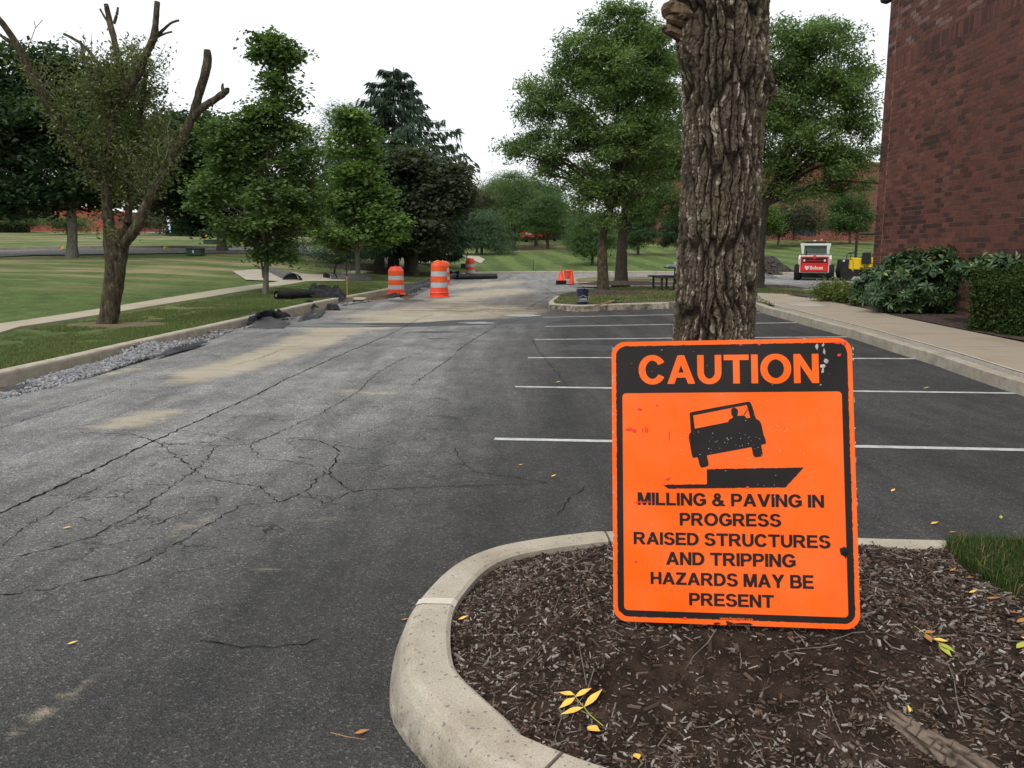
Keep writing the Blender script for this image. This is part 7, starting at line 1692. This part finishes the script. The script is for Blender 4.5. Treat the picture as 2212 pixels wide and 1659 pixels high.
# pines and small trees on the slope in the centre
PA, PB = (.05, .09, .034), (.155, .21, .075)
def pine(px, py, topy, Y, rx, label, seed, n=150, cA=PA, cB=PB, bot=.28, r=.13, grp=None):
    h = py-topy; L = []
    for k in range(6):
        t = k/5; L.append((px+(-1)**k*rx*.12, topy+h*(.08+(1-bot-.08)*t), rx*1.15*(.32+.68*t**.7), h*.1))
    tree('pine_tree', label, (px, py), (px, topy), Y, L, r, int(n*2.1), 44, .42, cA, cB, 'bark', seed=seed, spread=(rx*Y/F*.55, rx*Y/F*.55, .3), aspect=.1, nlimb=30, fork=.2, up=.1, shell=.5, colvar=.3)
pine(1040, 547, 462, 70, 52, 'broad blue-green pine at the left end of the slope row', 41, 150, (.035, .07, .04), (.1, .15, .085))
pine(1030, 548, 420, 76, 40, 'pine behind the broad one, brown tinged on the left', 42, 140, (.05, .065, .035), (.1, .1, .05))
pine(1111, 536, 378, 82, 58, 'tall light green pine in the middle of the slope row', 43, 260, (.045, .085, .035), (.13, .19, .07), .42, .22)
pine(1067, 537, 384, 96, 62, 'tall pine at the back left of the slope row', 44, 240, PA, PB, .2, .25)
pine(1158, 535, 392, 86, 46, 'dark pine in front of the white truck', 45, 220, (.025, .055, .03), (.08, .13, .055), .44, .2)
pine(1183, 541, 420, 78, 44, 'green pine with a short trunk nearest the crest truck', 46, 200, PA, (.11, .18, .07), .4, .17)
pine(1205, 531, 440, 100, 30, 'small pine on the crest right of the row', 47, 120)
pine(1255, 548, 462, 74, 28, 'small thin pine in its own mulch ring left of the ash trunk', 48, 90, (.04, .08, .04), (.09, .15, .07), .35, .1)
pine(1279, 577, 468, 57, 40, 'young pine just left of the first ash trunk', 49, 130, (.045, .09, .035), (.11, .17, .065), .4, .1)
pine(1379, 549, 432, 68, 34, 'young pine to the right of the second ash trunk', 50, 150, (.03, .065, .03), (.075, .12, .05), .3, .13)
pine(1465, 549, 452, 68, 26, 'young pine partly behind the big trunk', 51, 110, (.03, .065, .03), (.075, .12, .05), .3, .12)
for px, py, Y, s in [(1255, 549, 74, 1.6), (1380, 550, 68, 1.7), (1183, 542, 78, 2.2), (1111, 537, 82, 2.4), (1465, 550, 68, 1.5), (1158, 536, 86, 2.), (1836, 524, 80, 1.6)]: ring(px, py, Y, s, s*.9, 'bare', .03)
# distant tree line
rr = random.Random(31)
for i, (px, Yx, tp2, rx2) in enumerate([(1010, 100, 400, 50), (1090, 112, 388, 60), (1135, 105, 384, 60), (1185, 104, 400, 46), (1160, 115, 420, 60), (1050, 108, 420, 60)]):
    tree('pine_tree', ['pine at the left back of the slope grove', 'rear pine between the two tall slope pines', 'rear pine on the slope behind the red truck', 'rear pine at the right end of the slope grove', 'wide rear pine low behind the slope grove', 'rear pine behind the brown tinged pine'][i], (px, 524), (px, tp2), Yx, [(px, tp2+14, rx2*.4, 14), (px-6, tp2+40, rx2*.7, 24), (px+6, tp2+75, rx2, 30), (px, 505, rx2, 18)], .3, 330, 40, .4, (.05, .08, .032), (.15, .19, .07), 'bark_dark', seed=90+i, spread=(1.2, 1.2, .6), aspect=.3, nlimb=8)
for i, (px, top_, rx) in enumerate([(1215, 478, 26), (1238, 470, 24), (1262, 486, 22), (985, 470, 40), (930, 492, 40), (700, 500, 46), (640, 500, 40), (770, 500, 46), (840, 498, 40), (560, 500, 44), (500, 492, 36), (318, 478, 30), (270, 486, 30), (1335, 470, 34)]):
    tree('distant_tree', ['hazy distant tree on the skyline between pines and ash', 'pale tallest distant tree in the sky gap', 'low distant tree touching the small pine', 'distant tree behind the broad blue-green pine', 'distant tree behind the copper tree', 'distant green tree seen low between the two maples', 'distant tree just right of the spire maple trunk', 'distant tree behind the lighter maple trunk',
        'distant tree low behind the dark trunks', 'distant tree left of the spire maple trunk', 'distant tree behind the forked grey trunk', 'distant tree behind the feather flag', 'distant tree seen through the pruned tree fork', 'distant tree between the two ash trunks'][i],
        (px, 520), (px, top_), 135+rr.uniform(-12, 25), [(px, (top_+515)/2, rx, (515-top_)/2), (px-rx*.5, 505, rx*.7, 12), (px+rx*.5, 503, rx*.7, 14)], .25, 90, 42, .42, (.045, .07, .032), (.12, .16, .075), 'bark_dark', seed=70+i, spread=(1.8, 1.8, 1.), nlimb=8, fork=.3)
# ash trees on the grass island
AA, AB = (.058, .1, .042), (.21, .285, .105)
def island_pt(px, py): p = G(px, py, KH); return p
pA = island_pt(1303, 632)
tree('ash_tree', 'broad green ash with short crooked trunk at the front of the island', (1303, 632), (1330, 40), pA.y, [(1330, 60, 60, 44), (1270, 110, 70, 50), (1390, 70, 60, 50), (1230, 170, 60, 50), (1350, 150, 90, 60), (1160, 215, 60, 44), (1260, 230, 90, 56), (1420, 170, 50, 70), (1130, 290, 40, 34), (1200, 310, 80, 40), (1310, 300, 100, 56), (1400, 290, 70, 70), (1110, 322, 24, 14), (1170, 360, 50, 26), (1260, 400, 54, 30), (1330, 400, 60, 50), (1265, 440, 44, 20), (1390, 400, 60, 40), (1300, 470, 30, 16)],
     .2, 1800, 44, .125, AA, AB, 'bark_moss', seed=21, pad=18., per=7, spread=(.32, .32, .2), nlimb=60, up=.3, aspect=.34, hang=.15, ground=pA, shell=.5,
     trunk_pts=[(1302, 600), (1301, 560), (1300, 520), (1308, 490), (1318, 455), (1330, 380), (1335, 280), (1330, 150), (1330, 60)], extra=[((1305, 495), (1340, 470), .07), ((1318, 455), (1250, 330), .06), ((1250, 330), (1170, 230), .035), ((1340, 470), (1400, 330), .06)], limbr=.35)
pB = island_pt(1341, 611)
tree('ash_tree', 'taller ash with dark forked trunk just behind the crooked one', (1341, 611), (1390, 60), pB.y, [(1380, 80, 60, 40), (1430, 130, 60, 60), (1340, 190, 80, 60), (1440, 250, 60, 70), (1370, 310, 90, 70), (1450, 350, 60, 60), (1300, 380, 70, 40), (1400, 420, 80, 44), (1460, 440, 40, 34), (1360, 460, 60, 26)],
     .3, 1250, 42, .15, (.042, .08, .032), (.155, .225, .075), 'bark_dark', seed=22, pad=20., per=7, spread=(.4, .4, .24), nlimb=44, up=.3, aspect=.34, hang=.15, ground=pB, shell=.5,
     trunk_pts=[(1342, 580), (1343, 540), (1345, 505), (1350, 440), (1352, 360), (1360, 260), (1375, 120)], extra=[((1346, 510), (1395, 440), .16), ((1395, 440), (1425, 320), .1), ((1425, 320), (1450, 200), .06), ((1352, 400), (1300, 320), .07)], limbr=.3)
pC = island_pt(1636, 622)
tree('ash_tree', 'leaning ash behind the big trunk with a round crown against the brick', (1636, 622), (1760, 50), pC.y, [(1735, 70, 60, 40), (1800, 90, 50, 40), (1680, 110, 50, 56), (1840, 160, 50, 50), (1750, 160, 80, 60), (1680, 220, 60, 60), (1800, 240, 80, 56), (1870, 250, 34, 50), (1730, 300, 80, 50), (1850, 330, 44, 40), (1790, 350, 70, 40), (1690, 340, 50, 40), (1750, 400, 60, 26), (1840, 400, 44, 28), (1690, 410, 30, 24), (1640, 150, 40, 60), (1620, 280, 40, 60)],
     .26, 1600, 44, .14, AA, AB, 'bark_dark', seed=23, pad=20., per=7, spread=(.36, .36, .22), nlimb=56, up=.3, aspect=.34, hang=.15, ground=pC, shell=.5,
     trunk_pts=[(1638, 590), (1640, 540), (1646, 490), (1655, 430), (1680, 380), (1700, 300), (1730, 200), (1750, 100)], extra=[((1655, 430), (1720, 370), .11), ((1720, 370), (1810, 310), .07), ((1650, 470), (1640, 300), .09), ((1700, 300), (1780, 220), .05)], limbr=.3)
for px, py, Y, rx, ry in [(1303, 635, None, 1.5, .7), (1345, 613, None, 1.9, .9), (1650, 621, None, 1.6, .7)]:
    c = G(px, py, KH); mb = MB(); n = 20; V = [(0, 0, .12)]
    for f, h in ((.5, .09), (1., -.02)):
        for i in range(n): a = 2*math.pi*i/n; q = f*(1+.15*math.sin(3*a+px)); V.append((math.cos(a)*rx*q, math.sin(a)*ry*q, h))
    mb.add(V, [(0, 1+i, 1+(i+1) % n) for i in range(n)]+[(1+i, 1+n+i, 1+n+(i+1) % n, 1+(i+1) % n) for i in range(n)]); mb.build('mulch_ring', MAT['mulch_far'], None, c, smooth=True, kind='structure')
# trees in front of the office
tree('magnolia', 'dark multi-stem tree in front of the office windows', (1680, 520), (1700, 410), 78, [(1700, 440, 60, 30), (1735, 470, 34, 30), (1670, 465, 40, 28), (1700, 482, 50, 16)], .12, 200, 46, .2, (.025, .045, .028), (.06, .085, .05), 'bark_grey', seed=24, spread=(1., 1., .5), nlimb=24, extra=[((1682, 518), (1690, 460), .12), ((1715, 520), (1722, 470), .1)])
tree('small_maple', 'round green tree in front of the plain office wall left of the brick corner', (1836, 522), (1836, 404), 80, [(1836, 420, 34, 18), (1830, 445, 42, 26), (1852, 470, 32, 22), (1815, 475, 30, 18), (1838, 488, 40, 14), (1840, 460, 40, 24)], .12, 230, 46, .2, MD, MD2, 'bark_grey', seed=25, spread=(.9, .9, .5), nlimb=24)
tree('small_maple', 'light green low tree at the right side of the big trunk', (1655, 520), (1655, 440), 74, [(1652, 468, 26, 24), (1668, 484, 20, 12)], .1, 90, 40, .2, YG, YG2, 'bark_grey', seed=26, spread=(.8, .8, .4), nlimb=12)
p = on(1285, 545, 60); tree('juniper', 'low spreading juniper near the road behind the spire maple', (600, 548), (600, 515), 44, [(590, 534, 40, 12), (640, 538, 50, 12), (610, 525, 30, 10)], .06, 110, 46, .14, (.03, .07, .045), (.07, .12, .08), 'bark', seed=27, spread=(.9, .9, .3), aspect=.2, nlimb=10)
tree('juniper', 'blue-green pine branch mass low beside the rake top', (720, 575), (735, 530), 37, [(730, 540, 50, 14), (700, 552, 30, 10), (765, 545, 40, 14)], .06, 110, 46, .13, (.03, .06, .04), (.065, .11, .075), 'bark', seed=28, spread=(.7, .7, .3), aspect=.2, nlimb=10)
